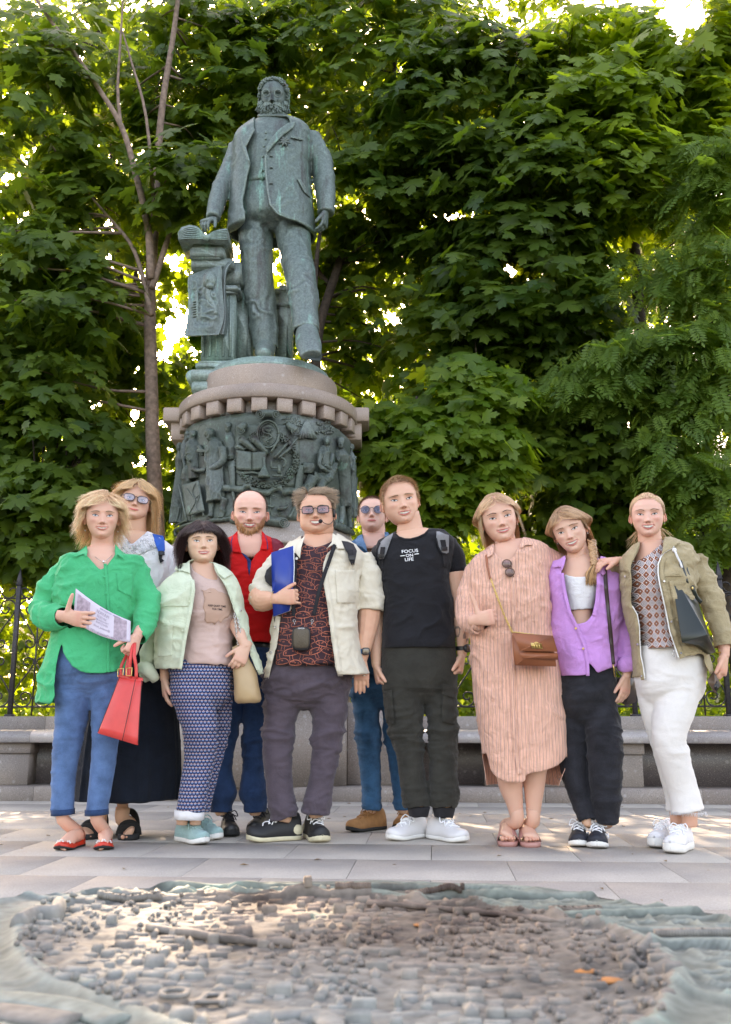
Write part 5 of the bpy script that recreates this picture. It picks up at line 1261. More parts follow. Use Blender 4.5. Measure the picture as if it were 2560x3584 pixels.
g=Geo();V,F=tube([W('a',868,1420,D-.02),W('a',925,1425,D-.06),W('a',985,1500,D-.03)],np.array([30,44,30])*mpp('a',D),14,4);V=folds(V,vnormals(V,F),.008,(9,9,9),3);g.add(V,F);g.build('rolled_cuff',C_mint,p3)
hl=hand_geo(W('b',1048,150,D-.02),(.10,-.15,-1),(.95,.3,0),(.2,-1,-.1),.17,(14,16,20,24),(.8,.1),.04,arm=([W('b',1050,-90,D),W('b',1052,40,D)],[.037,.031]),col=sk);b.join(hl)
D_=D-.12
arm(b,sk,'a',[(1180,800,0,40),(1080,900,0,38),(1050,1150,0,38),(1046,1400,0,38)],D);arm(b,sk,'a',[(1500,800,0,40),(1540,900,0,38),(1545,1060,-.02,38)],D)
hr=hand_geo(W('c',210,1262,D_),(-.35,-.25,-.85),(-.3,.9,0),(-.9,-.3,.2),.165,(28,32,36,40),(.75,.3),.08,arm=([W('c',120,1080,D-.02),W('c',165,1180,D_+.02)],[.036,.030]),col=sk);b.join(hr)
M_nail=plain('coral nail varnish',(.75,.18,.13),.25)
C_pat,nt,bs,_o=cloth('small printed motif on navy',(.02,.035,.10),.1,.85,300,8,.1,.4)
co=coords(nt,(58,1,58),(0,0,0));v=N(nt,'ShaderNodeTexBrick');v.inputs['Scale'].default_value=1.0;v.offset=.5;v.inputs['Mortar Size'].default_value=.0;v.inputs['Row Height'].default_value=.9;v.inputs['Brick Width'].default_value=1.0
sx=N(nt,'ShaderNodeSeparateXYZ');nt.links.new(co,sx.inputs[0])
def mth(op,a,b_=None,c_=None):
 n=nt.nodes.new('ShaderNodeMath');n.operation=op
 for i,q in enumerate((a,b_,c_)):
  if q is None:continue
  if isinstance(q,(int,float)):n.inputs[i].default_value=q
  else:nt.links.new(q,n.inputs[i])
 return n.outputs[0]
zr=mth('FLOOR',sx.outputs[2]);od=mth('MODULO',zr,2.0);xx=mth('ADD',sx.outputs[0],mth('MULTIPLY',od,.5));fx=mth('SUBTRACT',mth('FRACT',mth('ADD',xx,500.0)),.5);fz=mth('SUBTRACT',mth('FRACT',mth('ADD',sx.outputs[2],500.0)),.5)
rr2=mth('SQRT',mth('ADD',mth('MULTIPLY',fx,fx),mth('MULTIPLY',fz,fz)));petal=mth('SINE',mth('MULTIPLY',mth('ARCTAN2',fz,fx),5.0));pet=mth('LESS_THAN',rr2,mth('MULTIPLY_ADD',petal,.13,.29));hole=mth('GREATER_THAN',rr2,.10)
low=mth('LESS_THAN',fz,-.02)
colA=mixc(nt,low,(.72,.50,.46),(.22,.38,.68));colA=mixc(nt,mth('MULTIPLY',pet,hole),(.018,.035,.11),colA);nt.links.new(colA,bs.inputs['Base Color'])
ml=[(1240,100,-.03,148),(1258,300,-.04,148),(1302,500,-.04,124),(1302,700,0,112),(1268,880,0,104),(1232,1100,0,100)];mr=[(1432,100,.04,104),(1450,300,.10,84),(1430,520,.16,76),(1382,740,.18,74),(1330,960,.18,70),(1295,1090,.18,70)]
trousers('trousers',C_pat,p3,'b',[(1092,20,1535,20,.12,.13),(1092,120,1532,120,.13,.14),(1090,210,1525,210,.125,.13)],[ml,mr],D,.007,8)
g=Geo();V,F=tube([W('b',1226,1088,D),W('b',1222,1150,D)],[(100*mpp('b',D),88*mpp('b',D))]*2,24,1);V=folds(V,vnormals(V,F),.004,(20,20,9),3);g.add(V,F);g.build('turn_up',C_white,p3)
M_aqua=cloth('pale aqua knit',(.30,.47,.46),.12,.85,500,40,.1,.4)[0]
for(tx,ty,hx_,hy_,lx)in((1338,1338,1085,1290,1180),(1440,1305,1205,1270,1275)):
 toe,heel=toe_heel('b',(tx,ty),(hx_,hy_));heel=toe+nrm(heel-toe)*.27;arm(b,sk,'b',[(lx+10,960,.04,40),(lx,1080,.03,42),(lx-8,1190,.03,40)],D);shoe(p3,'trainer',M_aqua,P_whiter,toe,heel,.095,.085,.030,M_aqua)
PEND.append((b,p3))
M_beige=plain('tan quilted leather',(.46,.31,.165),.42,var=.06,vs_=14,bmp=.12)
tb=thing('handbag',W('c',210,1500,D-.1),'tan quilted handbag on silver chains held by the woman in the mint jacket','handbag');g=Geo()
rg=torso_rings('c',[(112,1262,196,1250,.03,.03),(105,1300,230,1330,.045,.045),(112,1450,285,1450,.065,.06),(118,1560,312,1580,.075,.07),(120,1640,320,1640,.07,.07),(150,1672,300,1668,.05,.05)],D-.06,30,2.4);V,F=loft(rg);Nn=vnormals(V,F);q=proj(V);sa=np.abs(np.sin((q[:,0]*.8+q[:,1])/11.0));sb=np.abs(np.sin((q[:,0]*.8-q[:,1])/11.0));V=V+Nn*(.006*np.minimum(sa,sb)**.5)[:,None];g.add(V,F);g.build('bag_body',M_beige,tb)
g=Geo();V,F=patch(bvh((V,F)),'c',[(108,1270),(150,1248),(200,1250),(192,1300),(140,1320),(112,1320)],.008,.01);g.add(V,F);g.build('flap',M_beige,tb)
def chain(g,A,B_,step=.011,r_=.0022,l=.0075,alt=True):
 A,B_=np.asarray(A,float),np.asarray(B_,float);n=max(2,int(np.linalg.norm(B_-A)/step));d=nrm(B_-A);s1=nrm(np.cross(d,(0,1,.1)));s2=np.cross(d,s1)
 for i in range(n):
  c=A+(B_-A)*(i+.5)/n;s_=s1 if i%2 else nrm(s1*.3+s2);a=np.linspace(0,2*np.pi,9);P=c+np.outer(np.cos(a),d)*l+np.outer(np.sin(a),s_)*l*.62;V,F=tube(P,r_,5,1,cap=False);g.add(V,F)
g=Geo();chain(g,W('c',122,1028,D-.13),W('c',150,1250,D-.12));chain(g,W('c',145,1060,D-.13),W('c',184,1250,D-.12));g.build('chain_strap',P_metal,tb)
# ---------------------------------------------------------------- 4 the man in the red polo shirt
D=5.50
p4=person('bald man with ginger beard, red polo shirt with navy trim, dark jeans',WGs('d',280,1270));b=Geo();sk=(.62,.335,.245)
hc=dict(skin=(.66,.37,.28),iris=(.14,.18,.22),lips=(.48,.19,.16),brow=(.40,.23,.14),blush=.7,arch=.008,beardcol=(.36,.155,.06),buzz=(.16,.085,.055),hline=HL_BALD)
H=Head(smile=.9,open_=.8,jaw=1.05,wide=1.0,squint=.8,cheeks=1.2,nose=1.1)
hair=[dict(hl=HL_BALD,n=1500,L=.045,lift=.008,comb=comb_radial(.2),col=(.13,.075,.05),width=.005,seg=4,up=.5,cap=False)]
tr4=make_head(p4,b,hc,H,'F4',[(432,682),(722,682)],(588,1225),D-.10,-1,-4,hair,4,dict(L=.075,col=(.42,.19,.075),n=2600,w=.0045))
neck(b,sk,'F4',[(590,1000,-.01,290),(575,1250,0,290),(570,1400,0,300),(560,1600,.01,360),(560,1750,.01,450)],D)
rows=[(150,470,320,462,.07,.08),(70,505,400,505,.10,.11),(-20,560,480,560,.13,.13),(-45,650,500,650,.14,.13),(-30,800,480,800,.15,.13),(0,1000,440,1000,.14,.13),(20,1150,420,1150,.14,.13),(20,1246,420,1246,.14,.13)]
core(b,sk,'c',rows[:4],D,.9)
sr=[(440,600,.0,72),(490,720,.02,80),(510,850,.03,74)];sl=[(10,600,.0,72),(-50,720,.02,80),(-70,850,.03,74)]
_,full4=garment('polo_shirt',[loft(torso_rings('c',rows,D))]+[limb_px('c',s_,D,18,4)for s_ in(sl,sr)],C_red,p4,.0078,4,.009,(5,5,11),41,None,ends=[(W('c',220,1250,D),(0,0,-1),.4)],cuts=[('c',[(145,440),(150,560),(190,620),(236,672),(275,600),(312,575),(320,440)],'front')])
B4=bvh(full4);arm(b,sk,'c',[(420,620,0,48),(500,740,.02,48),(510,830,.03,48),(500,1100,.05,40),(490,1300,.03,32)],D);arm(b,sk,'c',[(40,620,0,48),(-50,740,.02,48),(-70,830,.03,48),(-60,1100,.05,40),(-50,1300,.03,32)],D)
for poly in([(146,442),(110,478),(96,520),(102,590),(175,600),(160,545),(148,500)],[(318,442),(345,470),(362,520),(366,576),(305,576),(318,530),(320,500)]):add_patch('collar',B4,'c',poly,C_red,p4,.014,.005)
C_trim=cloth('navy cotton trim',(.015,.03,.12),.1,.8)[0]
add_patch('trim',B4,'c',strap_poly([(114,478),(102,520),(107,590)],6),C_trim,p4,.0175,.002);add_patch('trim',B4,'c',strap_poly([(340,470),(357,520),(361,574)],6),C_trim,p4,.0175,.002)
add_patch('placket',B4,'c',[(170,594),(205,612),(243,655),(240,700),(230,765),(218,700),(215,650)],C_trim,p4,.006,.003)
_pl=[(250,200,0,92),(205,450,0,86),(168,650,0,76),(150,830,0,84),(157,960,0,106),(152,1030,0,84),(150,1105,0,74)];_pr=[(395,200,0,95),(395,450,0,90),(390,650,0,78),(378,830,0,82),(382,960,0,102),(392,1030,0,84),(392,1105,0,76)]
trousers('jeans',C_denimd,p4,'d',[(140,-80,500,-80,.12,.12),(140,60,500,60,.13,.13),(145,160,495,160,.12,.13)],[_pl,_pr],D,.010,12)
g=Geo();V,F=loft(torso_rings('d',[(138,-95,502,-95,.125,.125),(138,-62,502,-62,.127,.127)],D,36,2.3));g.add(V,F);g.build('belt',P_black,p4)
M_blk=plain('black leather',(.018,.017,.017),.45,var=.15)
for(tx,ty,hx)in((222,1283,-.06),(372,1258,.06)):
 toe=WGs('d',tx,ty);shoe(p4,'trainer',M_blk,P_rubber,toe,toe+np.array([hx,.27,0]),.10,.095,.026,C_dark)
PEND.append((b,p4))
tk=thing('backpack',W('c',420,520,D),'maroon backpack on the man in the red polo shirt','backpack')
add_patch('shoulder_strap',B4,'c',[(385,490),(430,500),(470,530),(480,560),(480,640),(400,620),(395,560)],C_maroon,tk,.012,.010,puff=.004);add_patch('shoulder_strap',B4,'c',[(30,500),(70,490),(78,560),(95,660),(100,740),(60,740),(35,640)],C_maroon,tk,.012,.010,puff=.004)
g=Geo();V,F=box(W('c',225,800,D+.24),(.30,.15,.42),bev=.05);g.add(V,F);g.build('pack',C_maroon,tk)
# ---------------------------------------------------------------- 5 the man with the headset
D=5.20
p5=person('heavy man with tinted glasses, open cream shirt over mushroom print tee',WGs('d',700,1310));b=Geo();sk=(.60,.325,.215)
hc=dict(skin=(.62,.335,.225),iris=(.08,.09,.10),lips=(.52,.22,.17),brow=(.20,.12,.08),blush=.5,arch=.022,stubble=.06)
H=Head(smile=.95,open_=1.0,jaw=1.10,wide=1.06,fat=.14,cheeks=1.2,nose=1.05)
hair=[dict(hl=HL_MAN,n=2300,L=lambda P,r:(.10+.14*np.clip((P[:,2]-.2)/.2,0,1))*r.uniform(.7,1.2,len(P)),lift=.03,comb=lambda P:nrm(np.stack([.75*np.tanh((P[:,0]+.16)/.08)*np.clip(P[:,2]*3,0,1),-.45*np.clip((P[:,2]-.2)/.2,0,1)+.3,-.6+.7*np.clip((P[:,2]-.1)/.3,0,1)],-1)),col=(.36,.24,.15),root=(.20,.13,.09),colv=.45,width=.0065,seg=7,up=.12,mess=.08,thick=.035)]
tr5=make_head(p5,b,hc,H,'F5',[(485,705),(800,690)],(672,1235),D-.11,-3,3,hair,5)
neck(b,sk,'F5',[(700,950,-.01,330),(720,1150,-.01,350),(720,1300,0,335),(710,1450,0,350),(700,1600,.01,430)],D)
spectacles(p5,tr5,H,'glasses',P_black,GL_rose,.118,.078,.165,-.018,.010,4.5,y=-.055)
trow=[(620,470,830,465,.07,.09),(545,545,905,540,.11,.12),(470,650,965,650,.15,.14),(455,850,965,850,.17,.15),(425,1050,950,1050,.20,.16),(400,1250,940,1250,.215,.17),(395,1408,930,1404,.20,.17)]
core(b,sk,'c',trow[:3],D,.92)
_,fullt5=garment('t_shirt',[loft(torso_rings('c',trow,D,44))],C_plum,p5,.0078,4,.007,(5,5,10),51,None,ends=[(W('c',650,1408,D),(0,0,-1),.4)],cuts=[('c',[(606,440),(612,520),(640,545),(700,558),(770,540),(832,505),(835,420)],'front')])
B5t=bvh(fullt5)
r=np.random.default_rng(21);g=Geo();coral=np.array((.62,.19,.12))
def pline(g,pts,wpx=2.3,col=coral,off=.0030):
 P=[];
 for q in pts:
  p,n=hit(B5t,*S('c',q[0],q[1]))
  if p is None:return
  P.append(p-nrm(p-np.array(ORG))*off)
 if len(P)<2:return
 P=np.array(P);t=nrm(np.gradient(P,axis=0));s_=nrm(np.cross(t,P-np.array(ORG)));w=wpx*mpp('c',D)/2;V=np.concatenate([P-s_*w,P+s_*w]);n=len(P);i=np.arange(n-1)
 g.add(V,np.stack([i,i+1,i+1+n,i+n],-1),col)
row=0
for cy in range(585,1400,66):
 row+=1
 for cx in range(420,900,92):
  x=cx+(46 if row%2 else 0)+r.uniform(-12,12);y=cy+r.uniform(-12,12);s_=r.uniform(.75,1.15);fl=r.uniform(-.35,.35);w_=50*s_;h_=34*s_;cl=coral*r.uniform(.7,1.25)
  def tf(a,b_):return(x+a*math.cos(fl)-b_*math.sin(fl),y+a*math.sin(fl)+b_*math.cos(fl))
  cap=[tf(math.cos(q)*w_,-abs(math.sin(q))**.9*h_)for q in np.linspace(math.pi,0,15)];und=[tf(math.cos(q)*w_,math.sin(q)*h_*.38)for q in np.linspace(0,math.pi,13)]
  pline(g,cap,3.0,cl);pline(g,und,2.4,cl);pline(g,[tf(-12*s_,h_*.3),tf(-9*s_,h_*.9),tf(-13*s_,h_*1.5)],2.2,cl);pline(g,[tf(12*s_,h_*.3),tf(10*s_,h_*.9),tf(14*s_,h_*1.5),tf(-13*s_,h_*1.5)],2.2,cl)
  for q in np.linspace(-.8,.8,9):pline(g,[tf(q*12*s_,h_*.3),tf(q*w_*.85,h_*.08+h_*.2*(1-q*q))],1.3,cl*1.1)
  for q in range(3):a_,b_=r.uniform(-.7,.7)*w_,-r.uniform(.15,.7)*h_;pline(g,[tf(a_+5*math.cos(k),b_*(1-(a_/w_)**2*.6)+3.5*math.sin(k))for k in np.linspace(0,6.28,7)],1.5,cl)
  for q in(.82,.66):pline(g,[tf(math.cos(k)*w_*q,-abs(math.sin(k))**.9*h_*q)for k in np.linspace(2.6,1.9+(1-q),5)],1.3,cl*.9)
tag(g.build('mushroom_print',M_print,p5,False,True),kind='stuff')
jrow=[(618,468,848,458,.085,.10),(520,545,960,535,.14,.13),(430,640,1060,640,.185,.15),(420,800,1010,800,.20,.16),(415,1000,1003,1000,.225,.17),(395,1200,1010,1200,.235,.175),(368,1350,1035,1350,.24,.18),(345,1510,1095,1470,.23,.18)]
jc=[('c',[(600,400),(600,520),(572,620),(552,800),(535,1000),(452,1045),(428,1240),(352,1500),(352,1640),(868,1640),(862,1512),(838,1400),(802,1150),(778,950),(752,780),(748,680),(775,620),(836,540),(850,470),(850,400)],'front'),('c',[(868,1518),(1110,1448),(1200,1640),(868,1640)],'any'),('c',[(352,1350),(868,1350),(868,1640),(352,1640)],'back')]
sr=[(1020,620,0,84),(1070,760,0,94),(1082,900,0,96),(1080,1010,0,96)];sl=[(462,640,0,78),(385,760,-.01,86),(325,880,-.05,92),(338,950,-.11,90)]
_,fullj5=garment('open_shirt',[loft(torso_rings('c',jrow,D,48))]+[limb_px('c',s_,D,20,4)for s_ in(sl,sr)],C_cream,p5,.008,4,.012,(5,5,8),52,None,ends=[(W('c',700,1490,D),(0,0,-1),.6),(W('c',1080,1020,D),(0,0,-1),.085),(W('c',352,965,D-.13),W('c',352,965,D-.13)-W('c',325,880,D-.05),.085)],cuts=jc,thick=.004)
B5j=bvh(fullj5)
add_patch('front_band',B5j,'c',strap_poly([(770,700),(772,800),(800,950),(825,1150),(862,1400),(885,1510)],36),C_cream,p5,.006,.004);add_patch('front_band',B5j,'c',strap_poly([(435,1050),(408,1240),(350,1490)],36),C_cream,p5,.006,.004)
add_patch('pocket',B5j,'c',[(838,722),(978,722),(984,955),(852,957)],C_cream,p5,.006,.004)
add_patch('collar',B5j,'c',[(822,458),(855,480),(888,520),(906,570),(858,572),(838,535),(790,560),(770,580),(815,525)],C_cream,p5,.018,.006,puff=.004);add_patch('collar',B5j,'c',[(628,475),(600,500),(570,540),(560,600),(590,640),(600,560),(612,520)],C_cream,p5,.014,.006)
for q in((572,640),(420,1130),(392,1308)):button(B5j,'c',*q,.0075,P_bone if q[1]<800 else P_metal,p5,off=.010)
B5=bvh(fullt5,fullj5)
tl=thing('headset_amplifier',W('c',600,1210,D-.25),'small dark voice amplifier hanging on a black lanyard over the mushroom tee','loudspeaker')
add_patch('lanyard',B5,'c',strap_poly([(838,540),(810,620),(760,760),(725,870),(695,1010),(688,1045)],28),C_dark,tl,.012,.0025);add_patch('lanyard',B5,'c',strap_poly([(560,600),(556,700),(548,850),(543,960),(545,1050)],26),C_dark,tl,.012,.0025)
cen=surf_pts(B5t,'c',[(600,1210)],.028,D)[0];m=mpp('c',D)
def rbox(c,w,h,d,n=4.5,seg=32):
 a=np.linspace(0,2*np.pi,seg,endpoint=False);X=np.sign(np.cos(a))*np.abs(np.cos(a))**(2/n)*w;Z=np.sign(np.sin(a))*np.abs(np.sin(a))**(2/n)*h
 return loft([np.stack([c[0]+X*k,np.full(seg,c[1]+y),c[2]+Z*k],-1)for k,y in((.86,d),(1,d*.6),(1,-d*.5),(.92,-d*.9),(.80,-d))])
g=Geo();V,F=rbox(cen,62*m,78*m,.022);g.add(V,F);g.build('housing',P_black,tl)
g=Geo();V,F=rbox(cen+[0,-.006,.002],55*m,70*m,.020);g.add(V,F);M_grille=plain('bronze grille',(.085,.065,.045),.45,.4,var=.5,vs_=700);g.build('grille',M_grille,tl)
g=Geo();V,F=text_geo('CRATOR',lambda x,y:cen+np.array([x*1.0,-.0275,.048+y]),.0085);g.add(V,F);g.build('lettering',M_txtw,tl,False)
g=Geo()
for x in(550,677):
 c=surf_pts(B5t,'c',[(x,1082)],.016,D)[0];a=np.linspace(0,6.283,13);V,F=tube(c+np.stack([np.cos(a)*.0065,0*a,np.sin(a)*.0065],-1),.0012,5,1);g.add(V,F);V,F=tube([c+[0,0,-.006],c+[.003*(1 if x<600 else-1),-.004,-.022]],.0022,6);g.add(V,F)
g.build('clasp',P_metal,tl)
hs=thing('headset_microphone',head_pt(tr5,.36,.02,-.1),'black headset microphone with foam ball in front of the grinning mouth','microphone')
g=Geo();m0=S('F5',762,975);d_=ray(*m0);mp_=np.array([0,0,CH])+d_*((D-.145)/d_[1]);V,F=ball(mp_,(.0115,.0115,.0115),12,8);g.add(V,F);g.build('foam_ball',C_dark,hs)
g=Geo();pts=[W('F5',800,990,D-.14),W('F5',900,1040,D-.12),W('F5',1000,1035,D-.08),W('F5',1060,960,D-.05),W('F5',1085,880,D-.03)];V,F=tube(pts,.0018,6,4);g.add(V,F);g.build('boom',P_black,hs)
g=Geo();V,F=tube([W('F5',1060,690,D-.05),W('F5',1082,760,D-.045),W('F5',1078,880,D-.045)],[.006,.010,.008],8,2);g.add(V,F);V,F=tube([W('F5',1130,1000,D-.0),W('F5',1090,1080,D-.01),W('F5',1060,1110,D+.0)],.0015,5,3);g.add(V,F);g.build('ear_clip',P_black,hs)
arm(b,sk,'c',[(960,600,0,60),(1050,700,0,55),(1082,960,0,60)],D);arm(b,sk,'c',[(520,620,0,60),(400,740,0,55),(320,880,-.06,60)],D)
hr=hand_geo(W('c',1028,1362,D-.03),(.0,-.05,-1),(.15,1,0),(-1,-.1,0),.190,(8,10,10,14),(.75,.15),.02,arm=([W('c',1085,940,D),W('c',1075,1080,D),W('c',1050,1240,D-.02),W('c',1036,1310,D-.03)],[.064,.060,.044,.036]),col=sk);b.join(hr)
hl=hand_geo(W('c',420,925,D-.235),(.97,-.15,.10),(.25,1,0),(0,.1,1),.185,(62,66,66,30),(.80,.35),.10,arm=([W('c',300,905,D-.08),W('c',330,940,D-.13),W('c',385,930,D-.21)],[.062,.058,.038]),col=sk,thumbcurl=12);b.join(hl)
PEND.append((b,p5))
a=np.linspace(0,6.283,25);wc=W('c',1034,1302,D-.03)
M_wband=cloth('blue watch strap',(.02,.12,.28),.1,.6)[0]
g=Geo();V,F=tube(wc+np.stack([np.cos(a)*.040,np.sin(a)*.036,.004*np.sin(a)],-1),[(.0025,.013)]*25,8,1,ref=(0,0,1))if False else loft([wc+np.stack([np.cos(a[:-1])*.041,np.sin(a[:-1])*.037,np.full(24,z)],-1)for z in(-.013,.013)],cap=False);g.add(V,F);wt=g.build('wristwatch',M_wband,p5)
g=Geo();V,F=rbox(wc+[.018,-.040,0],.021,.019,.006,4);g.add(V,F);g.build('watch_case',P_black,p5);g=Geo();V,F=rbox(wc+[.018,-.0452,0],.017,.015,.0022,4);g.add(V,F);M_face=plain('watch glass',(.10,.075,.06),.06,0,.8);g.build('watch_face',M_face,p5)
g=Geo();bc=W('c',398,925,D-.22);ax=nrm((.97,-.15,.1));u_=np.array([0,0,1.0]);v_=np.cross(ax,u_)
for k in range(34):
 q=k/34*6.283;V,F=ball(bc+u_*math.cos(q)*.040+v_*math.sin(q)*.036+ax*.006*math.cos(q),.0022,6,4);g.add(V,F)
tag(g.build('bracelet',P_gold,p5),kind='stuff')
for fx,fy,dd in((463,950,-.262),(496,945,-.262)):
 pass
g=Geo();c=W('c',1046,1472,D-.045);V,F=loft([c+np.stack([np.cos(a[:-1])*.0108,np.sin(a[:-1])*.0108,np.full(24,z)],-1)for z in(-.002,.002)],cap=False);g.add(V,F);g.build('ring',P_metal,p5)
fo=thing('folder',W('c',460,1040,D-.2),'blue plastic document folder pressed to the chest of the man with the headset','folder')
M_fold=plain('blue plastic',(.010,.045,.28),.28,var=.05,vs_=5);FP=[(385,597,-.24),(542,548,-.215),(546,700,-.215),(540,860,-.215),(515,1010,-.215),(400,1052,-.24),(392,850,-.245)]
g=Geo();c0=[W('c',x,y,D+dd)for x,y,dd in FP];n=len(c0);V=np.array(c0+[q+np.array([0,.004,0])for q in c0]);g.add(V,[tuple(range(n))[::-1],tuple(range(n,2*n))]+[(i,(i+1)%n,(i+1)%n+n,i+n)for i in range(n)]);g.build('cover',M_fold,fo,False)
g=Geo();V=V+np.array([.004,.006,.001]);g.add(V,[tuple(range(n))[::-1],tuple(range(n,2*n))]+[(i,(i+1)%n,(i+1)%n+n,i+n)for i in range(n)]);g.build('sheets',M_txtw,fo,False)
tk=thing('backpack',W('c',940,600,D),'charcoal backpack on the man with the headset and cream shirt','backpack');M_bp=cloth('charcoal pack cloth',(.032,.030,.034),.12,.75,400,8,.05,.3)[0]
add_patch('shoulder_strap',B5j,'c',[(885,512),(930,518),(970,535),(995,585),(985,640),(975,690),(950,640),(912,575)],M_bp,tk,.016,.010,puff=.006);add_patch('shoulder_strap',B5j,'c',[(395,680),(352,720),(338,765),(345,800),(375,830),(420,850),(420,700)],M_bp,tk,.014,.010,puff=.006)
add_patch('webbing',B5j,'c',[(928,575),(968,575),(976,650),(958,690),(935,640)],C_dark,tk,.030,.003);add_patch('buckle',B5j,'c',[(932,620),(980,615),(982,648),(938,652)],P_black,tk,.034,.006)
g=Geo();V,F=box(W('c',700,850,D+.27),(.34,.16,.46),bev=.05);g.add(V,F);g.build('pack',M_bp,tk)
_pl=[(620,110,0,150),(592,300,0,138),(560,500,0,112),(552,700,0,104),(566,900,0,96),(585,1050,0,98),(604,1152,0,86)];_pr=[(905,110,0,155),(918,300,0,138),(912,500,0,114),(892,700,0,98),(862,900,0,92),(835,1030,0,102),(825,1122,0,92)]
trousers('trousers',C_plumt,p5,'d',[(505,-40,975,-40,.15,.15),(468,110,1055,110,.16,.17),(455,210,1065,210,.15,.16)],[_pl,_pr],D,.011,14,pleat=.55)
M_blk2=plain('black nubuck',(.016,.016,.018),.6,var=.15)
for(tp,hp_)in(((330,1318),(660,1300)),((872,1326),(770,1275))):
 toe,heel=toe_heel('d',tp,hp_);heel=toe+nrm(heel-toe)*.295;shoe(p5,'trainer',M_blk2,P_creamr,toe,heel,.108,.10,.030,M_txtw,'boot')
 ax=nrm(toe-heel);g=Geo();V,F=ball(heel+ax*.036+[0,0,.050],(.044,.0455,.046),16,10,np.stack([ax,[-ax[1],ax[0],0],[0,0,1]],1));g.add(V,F);g.build('heel_counter',P_creamr,p5)
# ---------------------------------------------------------------- 6 the man in round sunglasses at the back
D=5.68
p6=person('man in round sunglasses and denim jacket, half hidden behind the black T-shirt',WGs('d',1250,1235));b=Geo();sk=(.58,.335,.26)
hc=dict(skin=(.60,.355,.275),iris=(.08,.09,.10),lips=(.50,.22,.19),brow=(.22,.13,.09),blush=.3,arch=.01,stubble=.12,buzz=(.16,.09,.06),hline=HL_MAN)
H=Head(smile=.05,open_=.12,jaw=1.0,wide=.97,nose=1.0)
hair=[dict(hl=HL_MAN,n=1700,L=.065,lift=.012,comb=comb_radial(.6),col=(.20,.12,.075),width=.005,seg=4,up=.5)]
tr6=make_head(p6,b,hc,H,'F6',[(350,838),(602,838)],(482,1228),D-.10,-2,13,hair,6)
neck(b,sk,'F6',[(500,1050,-.01,225),(515,1250,0,235),(520,1400,0,240),(520,1600,.01,270),(500,1750,.01,350)],D)
spectacles(p6,tr6,H,'sunglasses',P_black,GL_sun,.108,.104,.160,-.012,.006,2.0,y=-.05)
rows=[(1035,470,1200,470,.07,.08),(975,520,1250,520,.10,.11),(900,590,1310,590,.13,.13),(880,800,1320,800,.14,.13),(900,1200,1310,1200,.14,.13),(910,1460,1300,1460,.14,.13)]
core(b,sk,'c',rows[:3],D,.93)
_,full6=garment('denim_jacket',[loft(torso_rings('c',rows,D))],C_denimt,p6,.009,4,.008,(5,5,8),61,None,cuts=[('c',[(1035,440),(1045,520),(1060,560),(1085,610),(1110,560),(1195,500),(1195,440)],'front')])
B6=bvh(full6);C_denl=cloth('light washed denim',(.09,.20,.34),.3,.85,400,12,.1,.5)[0]
add_patch('collar',B6,'c',[(1032,465),(1000,480),(982,510),(990,545),(1030,560),(1070,600),(1058,540),(1040,500)],C_denl,p6,.022,.008,puff=.005);add_patch('collar',B6,'c',[(1190,452),(1215,452),(1230,475),(1225,500),(1200,500),(1192,480)],C_denl,p6,.022,.008,puff=.005)
PEND.append((b,p6))
arm(b,sk,'c',[(1110,560,0,100),(1110,1000,0,100),(1110,1480,0,100)],D)
trousers('jeans',C_denimt,p6,'d',[(1060,0,1480,0,.12,.12),(1065,150,1470,150,.12,.13),(1070,220,1470,220,.12,.12)],[[(1175,200,0,105),(1185,400,0,92),(1196,600,0,84),(1215,850,0,74),(1220,1000,0,66),(1216,1090,0,62)],[(1375,200,0,95),(1385,400,0,88),(1400,600,0,80),(1425,850,0,70),(1440,1000,0,64),(1443,1090,0,62)]],D,.009,16)
M_tan=plain('tan suede',(.34,.155,.055),.8,var=.15,vs_=40,bmp=.2)
for tp,hp_ in(((1052,1248),(1262,1225)),((1420,1232),(1490,1190))):
 toe,heel=toe_heel('d',tp,hp_);heel=toe+nrm(heel-toe)*.285;shoe(p6,'laced_shoe',M_tan,P_rubber,toe,heel,.10,.095,.024,M_tan)
# ---------------------------------------------------------------- 7 the man in the black T-shirt
D=5.25
p7=person('tall man in black T-shirt with white lettering, olive cargo trousers, white trainers',WGs('s',1480,2935));b=Geo();sk=(.60,.345,.235)
hc=dict(skin=(.62,.355,.25),iris=(.10,.13,.14),lips=(.52,.23,.19),brow=(.30,.19,.12),blush=.45,arch=.006,stubble=.10)
H=Head(smile=.75,open_=.7,jaw=1.04,wide=.99,squint=.45,cheeks=1.0,nose=1.05,chin=1.1)
hair=[dict(hl=HL_MAN,n=2300,L=lambda P,r:(.07+.06*np.clip((P[:,2]-.2)/.2,0,1))*r.uniform(.7,1.2,len(P)),lift=.03,comb=comb_radial(1.0,.6),col=(.60,.39,.21),root=(.38,.24,.14),colv=.35,width=.0055,seg=5,up=.4,thick=.022)]
tr7=make_head(p7,b,hc,H,'F6',[(968,632),(1218,586)],(1160,1112),D-.10,6,-1,hair,7)
neck(b,sk,'F6',[(1200,900,-.01,235),(1235,1080,0,245),(1250,1220,0,265),(1265,1340,0,330),(1290,1430,.0,450)],D)
rows=[(395,70,900,0,.075,.09),(240,150,1120,60,.11,.12),(110,250,1260,150,.135,.13),(80,420,1290,350,.145,.13),(110,620,1250,560,.155,.13),(150,850,1225,830,.15,.13),(185,1100,1260,1100,.145,.13),(190,1350,1290,1350,.14,.13),(172,1700,1310,1700,.145,.14),(168,1930,1305,1880,.145,.14)]
core(b,sk,'G4',rows[:4],D,.92)
sl=[(170,330,0,120),(75,520,.02,140),(70,700,.05,132),(115,860,.06,112)];sr=[(1200,240,0,120),(1310,400,0,140),(1360,560,0,138),(1355,715,0,128)]
